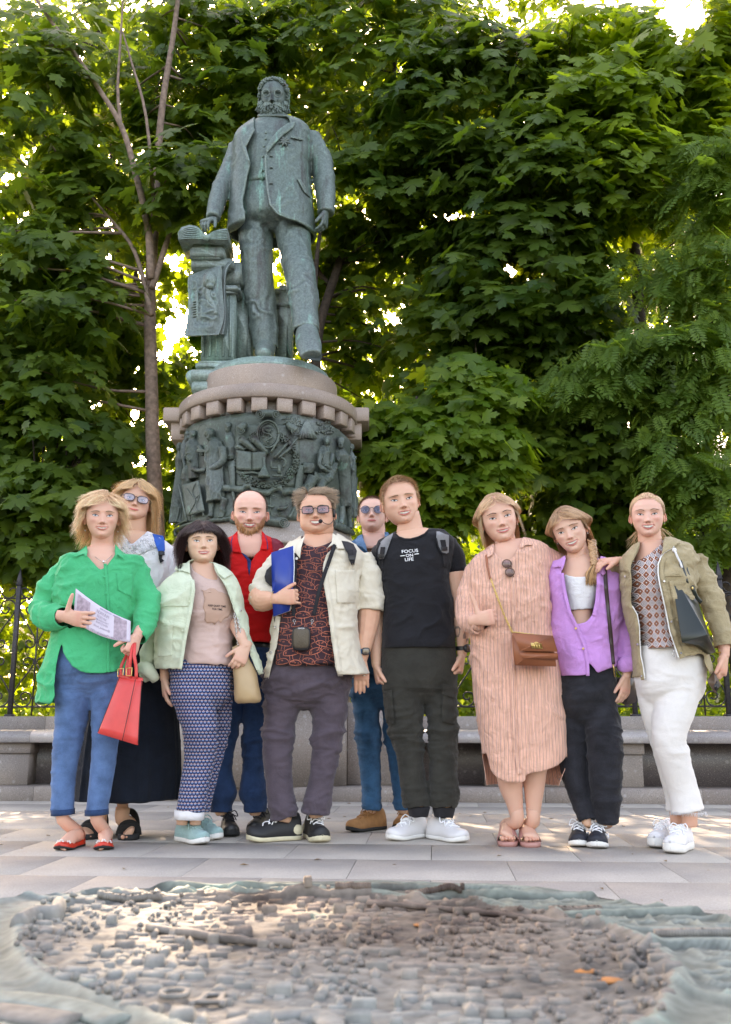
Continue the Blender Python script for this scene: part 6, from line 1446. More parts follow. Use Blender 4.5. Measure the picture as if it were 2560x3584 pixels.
_,full7=garment('t_shirt',[loft(torso_rings('G4',rows,D))]+[limb_px('G4',s_,D,20,4)for s_ in(sl,sr)],C_black,p7,.0076,4,.009,(4,4,8),71,None,ends=[(W('G4',740,1915,D),(0,0,-1),.4),(W('G4',122,880,D+.06),W('G4',122,880,D)-W('G4',75,700,D),.07),(W('G4',1354,735,D),(0,0,-1),.075)],cuts=[('G4',[(385,-60),(392,75),(440,120),(520,148),(620,150),(740,120),(840,70),(905,0),(900,-80)],'front')])
B7=bvh(full7)
add_patch('neck_rib',B7,'G4',[(392,72),(440,120),(520,150),(620,152),(740,122),(840,72),(902,4),(915,30),(850,105),(740,158),(620,186),(510,182),(430,150),(372,88)],C_black,p7,.005,.004)
g=Geo();ro=R(5.5)
for s_,cx,cy,sz in(('FOCUS',612,378,84),('ON',606,444,78),('LIFE',601,510,84)):
 V,F=text_geo(s_,on_surf(B7,'G4',cx,cy,sz,sz*.84,0,.0045,ro));g.add(V,F)
for(x0,y0,x1,y1)in((458,433,530,426),(682,405,754,396)):
 V,F=patch(B7,'G4',strap_poly([(x0,y0),(x1,y1)],13),.0048,.001);g.add(V,F)
g.build('lettering',M_txtw,p7,False)
hr=hand_geo(W('G4',1432,1975,D-.03),(-.12,-.15,-1),(-.9,.2,0),(-.2,-1,0),.190,(52,60,66,70),(.85,.25),.02,arm=([W('G4',1330,700,D),W('G4',1365,950,D),W('G4',1400,1250,D),W('G4',1435,1550,D-.02),W('G4',1440,1820,D-.03)],[.064,.056,.050,.043,.032]),col=sk)
V=hr.V[0];q=proj(V);tx=(q[:,0]-1300)/.22167;ty=(q[:,1]-1850)/.22167;nz=ridge(np.stack([V[:,0]*55,V[:,1]*55,V[:,2]*30],-1),4);k=((ty>1310)&(ty<1800)&(nz>.55)&(fbm(V*16,2,9)>.42))*.62;hr.C[0]=hr.C[0]*(1-k[:,None]*np.array([1,.9,.8]));b.join(hr)
hl=hand_geo(W('c',1132,1392,D+.0),(.10,-.1,-1),(.9,.1,0),(.1,-1,0),.185,(60,66,70,72),(.85,.25),.02,arm=([W('G4',115,850,D+.06),W('G4',108,1150,D+.07),W('G4',95,1500,D+.05),W('G4',75,1850,D+.01)],[.058,.050,.044,.034]),col=sk);b.join(hl)
PEND.append((b,p7))
arm(b,sk,'G4',[(1120,220,0,90),(1240,330,0,100),(1340,720,0,110)],D);arm(b,sk,'G4',[(260,300,0,80),(120,500,.03,90),(112,880,.06,70)],D)
wc=W('G4',1440,1895,D-.03);g=Geo();V,F=loft([wc+np.stack([np.cos(a[:-1])*.036-z*.15,np.sin(a[:-1])*.033,np.full(24,z)],-1)for z in(-.011,.011)],cap=False);g.add(V,F);g.build('wristwatch',P_black,p7)
g=Geo();V,F=tube([wc+[.020,-.022,0],wc+[.028,-.036,0]],.022,24,1,ref=(0,0,1));g.add(V,F);g.build('watch_case',P_black,p7);g=Geo();V,F=tube([wc+[.028,-.036,0],wc+[.0285,-.0372,0]],.0185,24,1,ref=(0,0,1));g.add(V,F);g.build('watch_face',M_face,p7)
tk=thing('backpack',W('G4',1150,200,D),'grey melange backpack straps over the black T-shirt','backpack')
for poly,wb,bk,tail in(([(340,70),(300,95),(220,140),(140,220),(95,330),(92,440),(130,490),(195,480),(235,400),(290,240),(345,90)],[(148,290),(222,290),(205,400),(135,400)],[(112,400),(210,398),(205,455),(105,465)],[(135,520),(190,500),(190,640),(215,800),(165,840),(150,720)]),([(1030,45),(1075,45),(1190,95),(1228,100),(1228,250),(1222,380),(1180,400),(1110,380),(1060,290),(1028,150)],[(1088,180),(1172,175),(1190,290),(1110,295)],[(1100,290),(1205,285),(1208,345),(1105,350)],[(1122,400),(1195,395),(1192,620),(1135,595)])):
 add_patch('shoulder_strap',B7,'G4',poly,C_grey,tk,.012,.010,puff=.004);add_patch('edge_binding',B7,'G4',strap_poly(poly[3:8]if poly[0][0]<500 else poly[6:],20),C_dark,tk,.020,.005)
 add_patch('webbing',B7,'G4',wb,C_dark,tk,.021,.003);add_patch('buckle',B7,'G4',bk,P_black,tk,.026,.007);add_patch('loose_end',B7,'G4',tail,C_dark,tk,.009,.003)
g=Geo();V,F=box(W('G4',700,700,D+.26),(.30,.16,.46),bev=.05);g.add(V,F);g.build('pack',C_grey,tk)
_pl=[(1408,2350,0,74),(1416,2480,0,68),(1430,2600,0,50),(1444,2720,0,45),(1458,2800,0,46),(1462,2828,0,40)];_pr=[(1538,2350,0,66),(1547,2480,0,55),(1551,2600,0,49),(1553,2720,0,50),(1554,2800,0,52),(1555,2830,0,38)]
_,fp7=trousers('cargo_trousers',C_olive,p7,'s',[(1337,2255,1592,2250,.13,.13),(1335,2320,1602,2320,.135,.14),(1336,2385,1604,2385,.13,.135)],[_pl,_pr],D,.013,18,pleat=.55,peaks=(.5,.2,.12));Bp=bvh(fp7)
for x,y in((1466,2848),(1554,2850)):
 g=Geo();V,F=tube([W('s',x,y-26,D),W('s',x,y+10,D)],[38*mpp('s',D),30*mpp('s',D)],30,5);nn_=vnormals(V,F);aa=np.arctan2(V[:,1]-D,V[:,0]-W('s',x,y,D)[0]);V=V+nn_*(.0022*np.sin(aa*26))[:,None];g.add(V,F);g.build('elastic_cuff',C_dark,p7)
add_patch('cargo_pocket',Bp,'s',[(1340,2420),(1372,2415),(1382,2535),(1352,2530)],C_olive,p7,.014,.012,puff=.006);add_patch('cargo_pocket',Bp,'f',[(75,150),(143,170),(140,362),(72,345)],C_olive,p7,.014,.012,puff=.006);add_patch('pocket_flap',Bp,'f',[(72,142),(146,160),(144,222),(72,200)],C_olive,p7,.028,.005)
M_wl=plain('white leather',(.70,.68,.68),.45,var=.04,vs_=12)
for tp,hp_,kk in(((1362,2946),(1515,2925),'s'),((1632,2953),(1535,2938),'s')):
 toe,heel=toe_heel(kk,tp,hp_);heel=toe+nrm(heel-toe)*.29;shoe(p7,'trainer',M_wl,P_whiter,toe,heel,.105,.09,.027,M_txtw)
for x,y in((1466,2862),(1556,2862)):pass
# ---------------------------------------------------------------- 8 the woman in the striped linen dress
D=5.05
def tuck(lim,back,z0=.12):
 def f(Q):
  k=np.clip((z0-Q[:,2])/.15,0,1);Q[:,0]=Q[:,0]*(1-k)+np.clip(Q[:,0],-lim,lim)*k;Q[:,1]=np.maximum(Q[:,1],back*k-(1-k)*9);return Q
 return f
p8=person('woman giving a thumbs up in a long salmon striped linen shirt dress',WGs('f',500,1000));b=Geo();sk=(.60,.335,.24)
hc=dict(skin=(.63,.365,.265),iris=(.09,.08,.06),lips=(.55,.22,.20),brow=(.16,.085,.06),blush=.6,arch=.026)
H=Head(smile=.8,open_=.5,jaw=.96,wide=.98,squint=.45,cheeks=1.1)
hair=[dict(hl=HL_STD,n=2300,L=lambda P,r:(.66+.08*(np.abs(P[:,0])>.22))*r.uniform(.7,1.05,len(P)),lift=.045,comb=lambda P:nrm(np.stack([.75*np.tanh((P[:,0]+.02)/.07)*np.clip((P[:,2]-.0)/.3,0,1)-.25*P[:,0],.75+0*P[:,0],-.75-.4*np.clip(.2-P[:,2],0,1)],-1)),wave=.05,mess=.04,col=(.86,.52,.31),root=(.52,.31,.18),colv=.45,width=.0075,grav=.12,seg=11,up=.10,thick=.025,clip=tuck(.36,.06)),dict(hl=[(0,.6),(62,.6),(66,.05),(84,.05),(86,.6),(180,.6)],n=90,cap=False,L=.72,lift=.03,comb=lambda P:nrm(np.stack([.22*np.sign(P[:,0]),.15+0*P[:,0],-1+0*P[:,0]],-1)),wave=.12,freq=6,mess=.05,col=(.55,.38,.22),width=.006,grav=.8,seg=11)]
tr8=make_head(p8,b,hc,H,'F7',[(470,762),(772,698)],(712,1312),D-.10,4,0,hair,8)
neck(b,sk,'F7',[(690,1080,-.01,250),(730,1260,0,245),(745,1400,0,270),(760,1520,.0,340),(760,1680,.01,420)],D);earrings(p8,tr8,H,P_metal,.011,-.16)
rows=[(350,408,510,375,.065,.075),(300,440,590,395,.095,.11),(225,500,650,440,.125,.13),(195,600,655,560,.14,.13),(210,720,645,700,.155,.13),(222,850,660,850,.145,.14),(228,1000,697,1000,.145,.15),(246,1211,720,1211,.155,.16),(275,1411,733,1411,.155,.165),(296,1561,736,1561,.15,.16),(322,1712,694,1706,.145,.16)]
def E2(rows):return rows
core(b,sk,'e',rows[:4],D,.9)
CD,nt,bs,base_out=cloth('salmon striped linen',(.78,.40,.27),.06,.9,420,10,.15,.8)
co=coords(nt,(1,1,1));sx=N(nt,'ShaderNodeSeparateXYZ');nt.links.new(co,sx.inputs[0]);wob=N(nt,'ShaderNodeTexNoise');wob.inputs['Scale'].default_value=4;nt.links.new(co,wob.inputs['Vector'])
def mth2(nt,op,a,b_=None,c_=None):
 n=nt.nodes.new('ShaderNodeMath');n.operation=op
 for i,q in enumerate((a,b_,c_)):
  if q is None:continue
  if isinstance(q,(int,float)):n.inputs[i].default_value=q
  else:nt.links.new(q,n.inputs[i])
 return n.outputs[0]
xw=mth2(nt,'MULTIPLY_ADD',wob.outputs[0],.02,sx.outputs[0]);st_=mth2(nt,'FRACT',mth2(nt,'MULTIPLY',mth2(nt,'ADD',xw,10.0),58.0));fine=mth2(nt,'LESS_THAN',st_,.16);st3=mth2(nt,'FRACT',mth2(nt,'MULTIPLY',mth2(nt,'ADD',xw,10.0),174.0));pale=mth2(nt,'LESS_THAN',st3,.4)
slub=N(nt,'ShaderNodeTexNoise');slub.inputs['Scale'].default_value=1;slub.inputs['Detail'].default_value=3;nt.links.new(coords(nt,(160,160,9)),slub.inputs['Vector']);slr=ramp(nt,[(.35,(.85,.85,.85)),(.65,(1.15,1.15,1.15))]);nt.links.new(slub.outputs[0],slr.inputs[0])
o1=mixc(nt,mth2(nt,'MULTIPLY',pale,.5),base_out,(.84,.60,.54));o1=mixc(nt,1.0,o1,slr.outputs[0],'MULTIPLY');o1=mixc(nt,mth2(nt,'MULTIPLY',fine,.45),o1,(.30,.17,.24));nt.links.new(o1,bs.inputs['Base Color'])
sl=[(262,545,0,60),(222,670,-.01,66),(212,770,-.04,66),(225,828,-.09,58),(262,822,-.14,50)];sr=[(620,470,.0,48),(690,500,.06,50),(760,530,.12,46)]
fcut=('f',[(312,520),(330,600),(362,645),(410,672),(470,680),(522,672),(523,628),(560,625),(620,614),(680,590),(722,560),(742,530),(900,520),(900,900),(200,900),(200,520)],'front')
_,full8=garment('linen_dress',[loft(torso_rings('e',rows,D,48))]+[limb_px('e',s_,D,20,4)for s_ in(sl,sr)],CD,p8,.0082,4,.011,(6,6,5),81,None,ends=[(W('e',510,1706,D),(0,0,-1),.4),(W('e',266,822,D-.145),W('e',262,822,D-.14)-W('e',225,828,D-.09),.055)],cuts=[fcut,('e',[(345,340),(350,440),(385,480),(430,500),(458,470),(480,420),(512,385),(512,330)],'front')])
B8=bvh(full8)
for poly in([(352,400),(325,420),(308,450),(318,478),(345,462),(352,440)],[(508,366),(520,372),(548,392),(562,410),(520,412),(498,430),(490,410)]):add_patch('collar',B8,'e',poly,CD,p8,.014,.005,puff=.003)
add_patch('placket',B8,'e',strap_poly([(452,490),(455,600),(458,760),(460,900),(452,1100),(458,1300),(463,1450),(472,1550),(490,1640)],22),CD,p8,.006,.004)
g=Geo();V,F=tube([W('e',238,826,D-.115),W('e',272,822,D-.155)],[.044,.040],20,1);V=folds(V,vnormals(V,F),.004,(20,20,9),3)
V2,F2=V,F;g.add(V2,F2);g.build('cuff',CD,p8)
for(tp,lx,lo)in(((430,1020),[(430,560,0,75),(440,680,0,66),(462,780,0,46),(474,860,0,34)],0),((560,1024),[(570,520,0,75),(568,640,0,64),(566,760,0,47),(562,860,0,35)],0)):
 toe=WGs('f',*tp);toe=toe+np.array([0,.02,0]);heel=toe+np.array([(.03 if tp[0]<500 else 0),.235,0]);arm(b,sk,'f',lx,D);an=W('f',lx[-1][0],880,D);foot(b,sk,an,toe+[0,0,.018],heel+[0,0,.02],.034)
 M_mule=plain('rose leather',(.50,.235,.20),.5,var=.05);ax=nrm(toe-heel);sd=np.array([-ax[1],ax[0],0]);L=np.linalg.norm(toe-heel)
 g=Geo();V,F=loft([[heel+ax*L*t+sd*w_*.047*s1+np.array([0,0,z])for s1,z in((-1,0),(1,0),(1.04,.022),(-1.04,.022))]for t,w_ in((-.02,.5),(.05,.8),(.3,.8),(.5,.85),(.75,1.05),(.92,.95),(1.02,.5))]);g.add(V,F);g.build('mule_sole',M_mule,p8)
 g=Geo();rs=[]
 for t,h_,w_ in((.38,.105,.040),(.5,.088,.043),(.62,.072,.047),(.74,.058,.050),(.82,.050,.050)):
  c=heel+ax*L*t;rs.append([c+sd*math.cos(q)*w_+np.array([0,0,.016+(h_-.010)*math.sin(q)**.75])for q in np.linspace(0,np.pi,17)])
 rs=np.array(rs);n_,m_=rs.shape[:2];g.add(rs.reshape(-1,3),grid_faces(n_,m_,False));V2,F2=evaluated(g,[('SOLIDIFY',dict(thickness=.004,offset=1.0)),('SUBSURF',dict(levels=1))]);g=Geo();g.add(V2,F2);g.build('mule_upper',M_mule,p8)
arm(b,sk,'e',[(300,520,0,40),(240,620,0,38),(215,760,-.04,34),(225,822,-.09,30)],D);arm(b,sk,'e',[(440,700,0,90),(480,1000,0,90),(460,1300,0,70),(450,1600,0,62)],D);arm(b,sk,'e',[(480,1000,0,90),(560,1300,0,75),(570,1560,0,66)],D)
hl=hand_geo(W('e',248,812,D-.17),(.88,-.40,.12),(.30,.9,.0),(0,-.1,1),.185,(86,84,82,80),(-.15,-.05),.0,arm=([W('e',222,822,D-.09)],[.030]),col=sk,thumbcurl=-6,tl=1.15);b.join(hl)
PEND.append((b,p8))
sg=thing('sunglasses',W('e',430,530,D-.15),'round tortoiseshell sunglasses hanging from the neckline of the striped dress','sunglasses')
M_tort=plain('tortoiseshell',(.10,.045,.02),.25,var=.6,vs_=160);m=mpp('e',D)
for cx,cy in((421,510),(437,556)):
 c=surf_pts(B8,'e',[(cx,cy)],.014,D)[0];a=np.linspace(0,6.283,29);P=c+np.stack([np.cos(a)*23*m,-.25*np.cos(a)*23*m*.3,np.sin(a)*21*m],-1);g=Geo();V,F=tube(P,.0022,6,1);g.add(V,F);g.build('rim',M_tort,sg)
 g=Geo();Vl=np.concatenate([P[:-1],[c+[0,-.003,0]]]);g.add(Vl,np.array([(i,(i+1)%28,28)for i in range(28)]));g.build('lens',GL_brown,sg)
g=Geo();V,F=tube(surf_pts(B8,'e',[(398,500),(405,505)],.012,D),.002,6);g.add(V,F);V,F=tube(surf_pts(B8,'e',[(432,531),(427,536)],.016,D),.0022,6);g.add(V,F);V,F=tube(surf_pts(B8,'e',[(452,568),(458,582)],.012,D),.002,6);g.add(V,F);V,F=tube(surf_pts(B8,'e',[(440,500),(450,560)],.006,D),.002,6);g.add(V,F);g.build('temple',M_tort,sg)
M_saddle=plain('saddle brown leather',(.34,.105,.045),.42,var=.06,vs_=20,bmp=.06)
tb=thing('handbag',W('e',565,1060,D-.2),'boxy saddle brown leather crossbody bag on a gold chain over the striped dress','handbag')
add_patch('shoulder_strap',B8,'e',[(303,468),(318,455),(322,520),(330,560),(339,592),(327,595),(315,545),(307,510)],M_saddle,tb,.012,.004)
g=Geo();cp=surf_pts(B8,'e',[(335,592),(352,640),(378,710),(408,790),(452,882)],.014,D)
for a_,c_ in zip(cp[:-1],cp[1:]):chain(g,a_,c_,.0085,.0020,.0066)
F0=W('e',455,882,D-.265);F1=W('e',662,900,D-.235);chain(g,F0+[0,0,.004],F1+[0,0,-.004],.0085,.0020,.0066);tag(g.build('chain',P_gold,tb),kind='stuff')
def bq(x,y,dd):return W('e',x,y,D+dd)
g=Geo();front=[bq(458,890,-.27),bq(672,905,-.245),bq(694,1020,-.255),bq(655,1062,-.25),bq(462,1050,-.28)];front=[bq(455,888,-.275),bq(668,903,-.25),bq(690,1022,-.262),bq(500,1012,-.29)]
P0=[bq(450,885,-.20),bq(662,898,-.18),bq(668,1060,-.19),bq(462,1052,-.205)];P1=[bq(452,885,-.262),bq(660,902,-.24),bq(672,1062,-.245),bq(468,1056,-.27)]
def hexa(g,A,B_,bev=.003):
 bm=bmesh.new();vs=[bm.verts.new(q)for q in list(A)+list(B_)];bmesh.ops.convex_hull(bm,input=vs);bmesh.ops.bevel(bm,geom=bm.edges[:],offset=bev,segments=2,affect='EDGES');bm.verts.index_update();V=np.array([v.co for v in bm.verts]);F=[tuple(v.index for v in f.verts)for f in bm.faces];bm.free();g.add(V,F)
hexa(g,[bq(446,890,-.19),bq(660,905,-.17),bq(676,1058,-.18),bq(460,1050,-.195)],[bq(448,890,-.268),bq(664,905,-.245),bq(688,1062,-.25),bq(466,1056,-.275)]);g.build('bag_body',M_saddle,tb)
g=Geo();hexa(g,[bq(449,880,-.272),bq(668,896,-.248),bq(694,982,-.262),bq(490,978,-.288)],[bq(449,880,-.280),bq(668,896,-.256),bq(694,982,-.270),bq(490,978,-.296)],.002);g.build('flap',M_saddle,tb)
g=Geo();hexa(g,[bq(486,985,-.275),bq(694,990,-.252),bq(696,1026,-.255),bq(500,1018,-.280)],[bq(486,985,-.283),bq(694,990,-.260),bq(696,1026,-.263),bq(500,1018,-.288)],.002);g.build('lower_flap',M_saddle,tb)
g=Geo();hexa(g,[bq(548,934,-.285),bq(606,937,-.279),bq(614,967,-.283),bq(555,964,-.289)],[bq(548,934,-.288),bq(606,937,-.282),bq(614,967,-.286),bq(555,964,-.292)],.0008);pl_=g.build('clasp_plate',P_gold,tb)
g=Geo()
for x in(567,580,594):V,F=tube([bq(x-2,938,-.290),bq(x+4,962,-.296)],.0028,8);g.add(V,F)
V,F=tube([bq(567,940,-.294),bq(576,932,-.296),bq(590,936,-.294)],.0028,8,4);g.add(V,F);g.build('turn_lock',P_gold,tb)
# ---------------------------------------------------------------- 9 the girl in the lilac shirt
D=5.02
p9=person('teenage girl with a braid, open lilac shirt over white crop top, black jeans',WGs('f',870,1010));b=Geo();sk=(.62,.36,.255)
hc=dict(skin=(.64,.385,.285),iris=(.07,.07,.05),lips=(.55,.26,.22),brow=(.27,.15,.09),blush=.4,arch=.014)
H=Head(smile=.9,open_=.8,jaw=.95,wide=.97,squint=.45,cheeks=1.15,nose=.85,chin=.9)
hair=[dict(hl=HL_STD,n=2300,L=lambda P,r:(.70*r.uniform(.75,1.02,len(P))),lift=.05,comb=lambda P:nrm(np.stack([.85*np.tanh((P[:,0]+.10)/.06)*np.clip((P[:,2]-.05)/.3,0,1)+.18*(P[:,0]>0)-.1,.45+0*P[:,0],-.85-.3*np.clip(.2-P[:,2],0,1)],-1)),wave=.03,mess=.025,col=(.62,.36,.20),root=(.40,.24,.14),colv=.4,width=.0075,grav=.2,seg=11,up=.10,thick=.028,clip=tuck(.37,.05))]
tr9=make_head(p9,b,hc,H,'F8',[(305,697),(602,606)],(598,1178),D-.10,-9,-1,hair,9)
neck(b,sk,'F8',[(640,900,.0,230),(690,1120,.0,250),(700,1260,0,265),(690,1380,0,320),(680,1500,.01,400)],D);earrings(p9,tr9,H,P_bone,.012,-.16)
brow_=[(748,470,895,470,.055,.06),(700,530,960,530,.10,.09),(690,600,930,600,.125,.10),(715,690,900,690,.12,.10),(735,770,875,770,.10,.09),(732,840,885,840,.10,.09),(715,920,900,920,.10,.10)]
core(b,sk,'e',brow_,D,.97)
_,fulltp=garment('crop_top',[loft(torso_rings('e',[(705,540,940,540,.10,.095),(693,600,932,600,.130,.105),(713,690,905,690,.125,.105),(730,772,880,768,.108,.10)],D))],C_white,p9,.0065,4,.004,(6,6,14),91,lambda V:.2+1.2*(V[:,2]<1.12),ends=[(W('e',805,772,D),(0,0,-1),.25),(W('e',805,540,D),(0,0,1),.3)],cuts=[('e',[(716,480),(722,555),(745,572),(790,582),(840,578),(880,562),(900,540),(905,480)],'front')])
rows=[(738,482,912,478,.065,.085),(668,510,1005,520,.11,.12),(640,600,1030,620,.145,.13),(645,740,1035,750,.15,.13),(655,900,1015,900,.145,.13),(690,1030,1000,1040,.14,.13),(708,1135,990,1100,.135,.13)]
sr=[(990,590,0,52),(1040,740,0,64),(1070,900,-.02,62),(1075,1000,-.04,56),(1068,1040,-.05,52)];sl=[(690,600,.03,46),(658,740,.05,42),(668,880,.06,38)]
_,full9=garment('open_shirt',[loft(torso_rings('e',rows,D,44))]+[limb_px('e',s_,D,20,4)for s_ in(sl,sr)],C_lilac,p9,.0078,4,.013,(5,5,6),92,None,ends=[(W('e',850,1118,D),(0,0,-1),.35),(W('e',1067,1046,D-.05),(0,0,-1),.055)],cuts=[('e',[(735,430),(738,490),(712,540),(722,640),(742,750),(768,800),(794,832),(850,822),(880,780),(895,700),(906,620),(905,560),(925,520),(912,430)],'front'),('e',[(857,1030),(864,1140),(800,1250),(1000,1250),(908,1100)],'front'),('e',[(640,1125),(864,1125),(908,1098),(1010,1060),(1010,1250),(640,1250)],'any')])
B9=bvh(full9)
add_patch('front_band',B9,'e',strap_poly([(716,560),(730,660),(756,770),(800,860),(838,950),(852,1040),(855,1112)],20),C_lilac,p9,.006,.004);add_patch('front_band',B9,'e',strap_poly([(912,545),(915,620),(905,720),(890,790)],24),C_lilac,p9,.006,.004)
for poly in([(738,478),(715,483),(670,505),(662,520),(672,532),(710,528),(716,548),(728,520)],[(908,478),(925,500),(940,525),(952,560),(935,575),(915,545)]):add_patch('collar',B9,'e',poly,C_lilac,p9,.014,.005,puff=.003)
for q in((791,857),(829,965)):button(B9,'e',*q,.0055,P_gold,p9,off=.008)
g=Geo();V,F=tube([W('e',1064,1028,D-.05),W('e',1070,1052,D-.055),W('e',1072,1075,D-.05)],np.array([56,60,57])*mpp('e',D),22,4);V=folds(V,vnormals(V,F),.007,(14,14,12),3);g.add(V,F);g.build('rolled_cuff',C_lilac,p9)
arm(b,sk,'e',[(930,580,0,34),(1030,720,0,34),(1070,900,-.02,30),(1068,1050,-.05,26)],D)
hr=hand_geo(W('e',1062,1110,D-.07),(-.16,-.10,-1),(-.6,.8,0),(-.7,-.7,0),.165,(14,18,20,22),(.9,.1),.10,arm=([W('e',1070,1040,D-.05)],[.026]),col=sk);b.join(hr)
g=Geo();c=W('e',1060,1076,D-.06)
for k in range(30):q=k/30*6.283;V,F=ball(c+[math.cos(q)*.030,math.sin(q)*.026,-.006*math.cos(q)],.0028,6,4);g.add(V,F)
tag(g.build('bracelet',P_metal,p9),kind='stuff')
PEND.append((b,p9))
r=np.random.default_rng(31);g=Geo();BP=catm(np.array([W('F8',1030,900,D-.02),W('F8',1050,1080,D-.07),W('F8',1075,1250,D-.10),W('F8',1085,1400,D-.125),W('F8',1086,1470,D-.13)]),12);n=len(BP)
for s_ in range(3):
 t=np.linspace(0,1,n);ph=s_*2.094;w_=.015*(1.05-.35*t);P=BP+np.stack([np.sin(t*24+ph)*w_,np.cos(t*24*2+2*ph)*-.006-.004,0*t],-1)
 for k in range(9):
  o_=r.normal(0,.0035,3);V,F=tube(P+o_,.0065*(1.1-.3*t)*r.uniform(.5,.9),5,1);g.add(V,F,np.clip(np.array((.42,.245,.13))*r.uniform(.6,1.5),0,1))
for k in range(160):
 e=W('F8',r.uniform(860,1190),r.uniform(1840,1990)-abs(r.normal(0,20)),D-.135+r.uniform(-.02,.02));a_=BP[-1]+r.normal(0,.004,3);m_=(a_+e)/2+r.normal(0,.006,3)+(e-BP[-1])*[.15,0,0];V,F=tube([a_,m_,e],[.0022,.0026,.0006],4,4);g.add(V,F,np.clip(np.array((.46,.26,.12))*r.uniform(.6,1.6),0,1))
g.build('braid',M_hair,p9,True,True)
g=Geo();V,F=tube([BP[-2]+[0,0,.006],BP[-1]+[0,0,-.004]],.0125,14,1);g.add(V,F);g.build('hair_tie',C_dark,p9)
pl_=[(772,220,.03,72),(772,420,.04,76),(778,600,.04,74),(812,740,.03,56),(848,880,0,44)];pr_=[(918,220,-.02,86),(942,420,-.04,94),(950,600,-.04,90),(953,750,-.02,80),(954,890,0,66)]
trousers('jeans',C_blackd,p9,'f',[(708,40,995,40,.11,.12),(706,140,1000,140,.12,.13),(704,230,1005,230,.12,.13)],[pl_,pr_],D,.010,19,pleat=.5)
M_navy=plain('navy mesh',(.016,.018,.028),.7,var=.3,vs_=200)
for tp,hx in(((808,1024),.06),((905,1032),.075)):
 toe=WGs('f',*tp);heel=toe+nrm(np.array([hx,.27,0]))*.27;shoe(p9,'trainer',M_navy,P_whiter,toe,heel,.10,.09,.028,M_txtw)
 ax=nrm(toe-heel);sd=np.array([-ax[1],ax[0],0]);g=Geo();V,F=tube([heel+ax*.05-sd*.046*-1+[0,0,.052],heel+ax*.12+sd*.0445+[0,0,.040],heel+ax*.17+sd*.040+[0,0,.062]],[.004,.009,.003],6,5);g.add(V,F);g.build('side_stripe',M_txtw,p9)
tb=thing('shoulder_bag',W('f',1055,250,D),'dark brown leather shoulder bag at the hip of the girl in lilac','handbag');M_dbr=plain('dark brown leather',(.045,.026,.024),.4,var=.12,vs_=20)
add_patch('shoulder_strap',B9,'e',[(938,535),(958,545),(965,650),(975,760),(990,900),(1002,1050),(984,1050),(968,900),(955,760),(943,650)],M_dbr,tb,.010,.004)
g=Geo();hexa(g,[W('f',990,108,D-.03),W('f',1108,112,D+.06),W('f',1116,240,D+.06),W('f',1062,262,D-.0),W('f',996,225,D-.03)],[W('f',1000,108,D+.05),W('f',1108,112,D+.12),W('f',1116,240,D+.12),W('f',1062,262,D+.10),W('f',1000,225,D+.05)],.004);g.build('bag_body',M_dbr,tb)
g=Geo();hexa(g,[W('f',1022,112,D-.035),W('f',1105,118,D+.045),W('f',1105,200,D+.045),W('f',1062,250,D-.005),W('f',1024,190,D-.035)],[W('f',1022,112,D-.03),W('f',1105,118,D+.05),W('f',1105,200,D+.05),W('f',1062,250,D+.0),W('f',1024,190,D-.03)],.001);g.build('flap',M_dbr,tb)
g=Geo();V,F=tube([W('e',990,1050,D-.12),W('e',998,1085,D-.12)],.004,8);g.add(V,F);V,F=tube([W('e',992,1068,D-.12),W('f',1002,128,D-.05)],.003,6);g.add(V,F);g.build('clasp',P_gold,tb)
# ---------------------------------------------------------------- 10 the woman in the khaki jacket
D=4.85
p10=person('smiling woman in open khaki jacket, diamond patterned top and white jeans',WGs('f',1340,1040));b=Geo();sk=(.60,.325,.225)
hc=dict(skin=(.66,.375,.285),iris=(.12,.11,.09),lips=(.52,.22,.18),brow=(.30,.17,.11),blush=.8,arch=.030)
H=Head(smile=1.0,open_=.9,jaw=.95,wide=1.0,squint=.5,cheeks=1.2)
hair=[dict(hl=HL_STD,n=2300,L=.62,lift=.018,comb=comb_back,mess=.02,col=(.92,.60,.37),root=(.64,.41,.25),colv=.3,width=.0065,grav=.02,seg=10,up=.05,thick=.022,clip=tuck(.30,.12,.05))]
tr10=make_head(p10,b,hc,H,'F9',[(555,662),(890,662)],(742,1192),D-.10,0,-2,hair,10)
r=np.random.default_rng(40);g=Geo()
for k in range(60):
 s_=1 if k<40 else-1;a_=np.array((.20*s_,.30,-.25))+r.normal(0,.03,3);e=a_+np.array((.20*s_*r.uniform(.4,1.6),.0,-.38*r.uniform(.5,1.1)));V,F=tube([a_,(a_+e)/2+r.normal(0,.02,3),e],[.006,.005,.002],4,4);g.add(V,F,np.clip(np.array((.60,.43,.24))*r.uniform(.7,1.3),0,1))
put(g,*tr10[:2],tr10[2]);g.build('loose_ponytail',M_hair,p10,True,True)
neck(b,sk,'F9',[(740,930,-.01,275),(760,1100,0,268),(775,1250,0,272),(790,1400,0,300),(790,1600,.01,420)],D);earrings(p10,tr10,H,P_metal,.010,-.17)
trow=[(300,-10,610,-20,.065,.08),(200,180,690,140,.11,.12),(160,420,750,400,.155,.13),(170,600,770,600,.16,.13),(215,850,780,850,.14,.13),(270,1100,810,1100,.13,.13),(320,1300,830,1280,.14,.14),(335,1462,800,1390,.145,.14)]
core(b,sk,'G6',trow[:3],D,.93)
C_dia,nt,bs,_o=cloth('rust and navy diamond print',(.5,.2,.1),.05,.8,400,8,.1,.4)
sx=N(nt,'ShaderNodeSeparateXYZ');nt.links.new(coords(nt,(1,1,1)),sx.inputs[0]);wob=N(nt,'ShaderNodeTexNoise');wob.inputs['Scale'].default_value=6;nt.links.new(coords(nt),wob.inputs['Vector']);xw=mth2(nt,'MULTIPLY_ADD',wob.outputs[0],.035,sx.outputs[0])
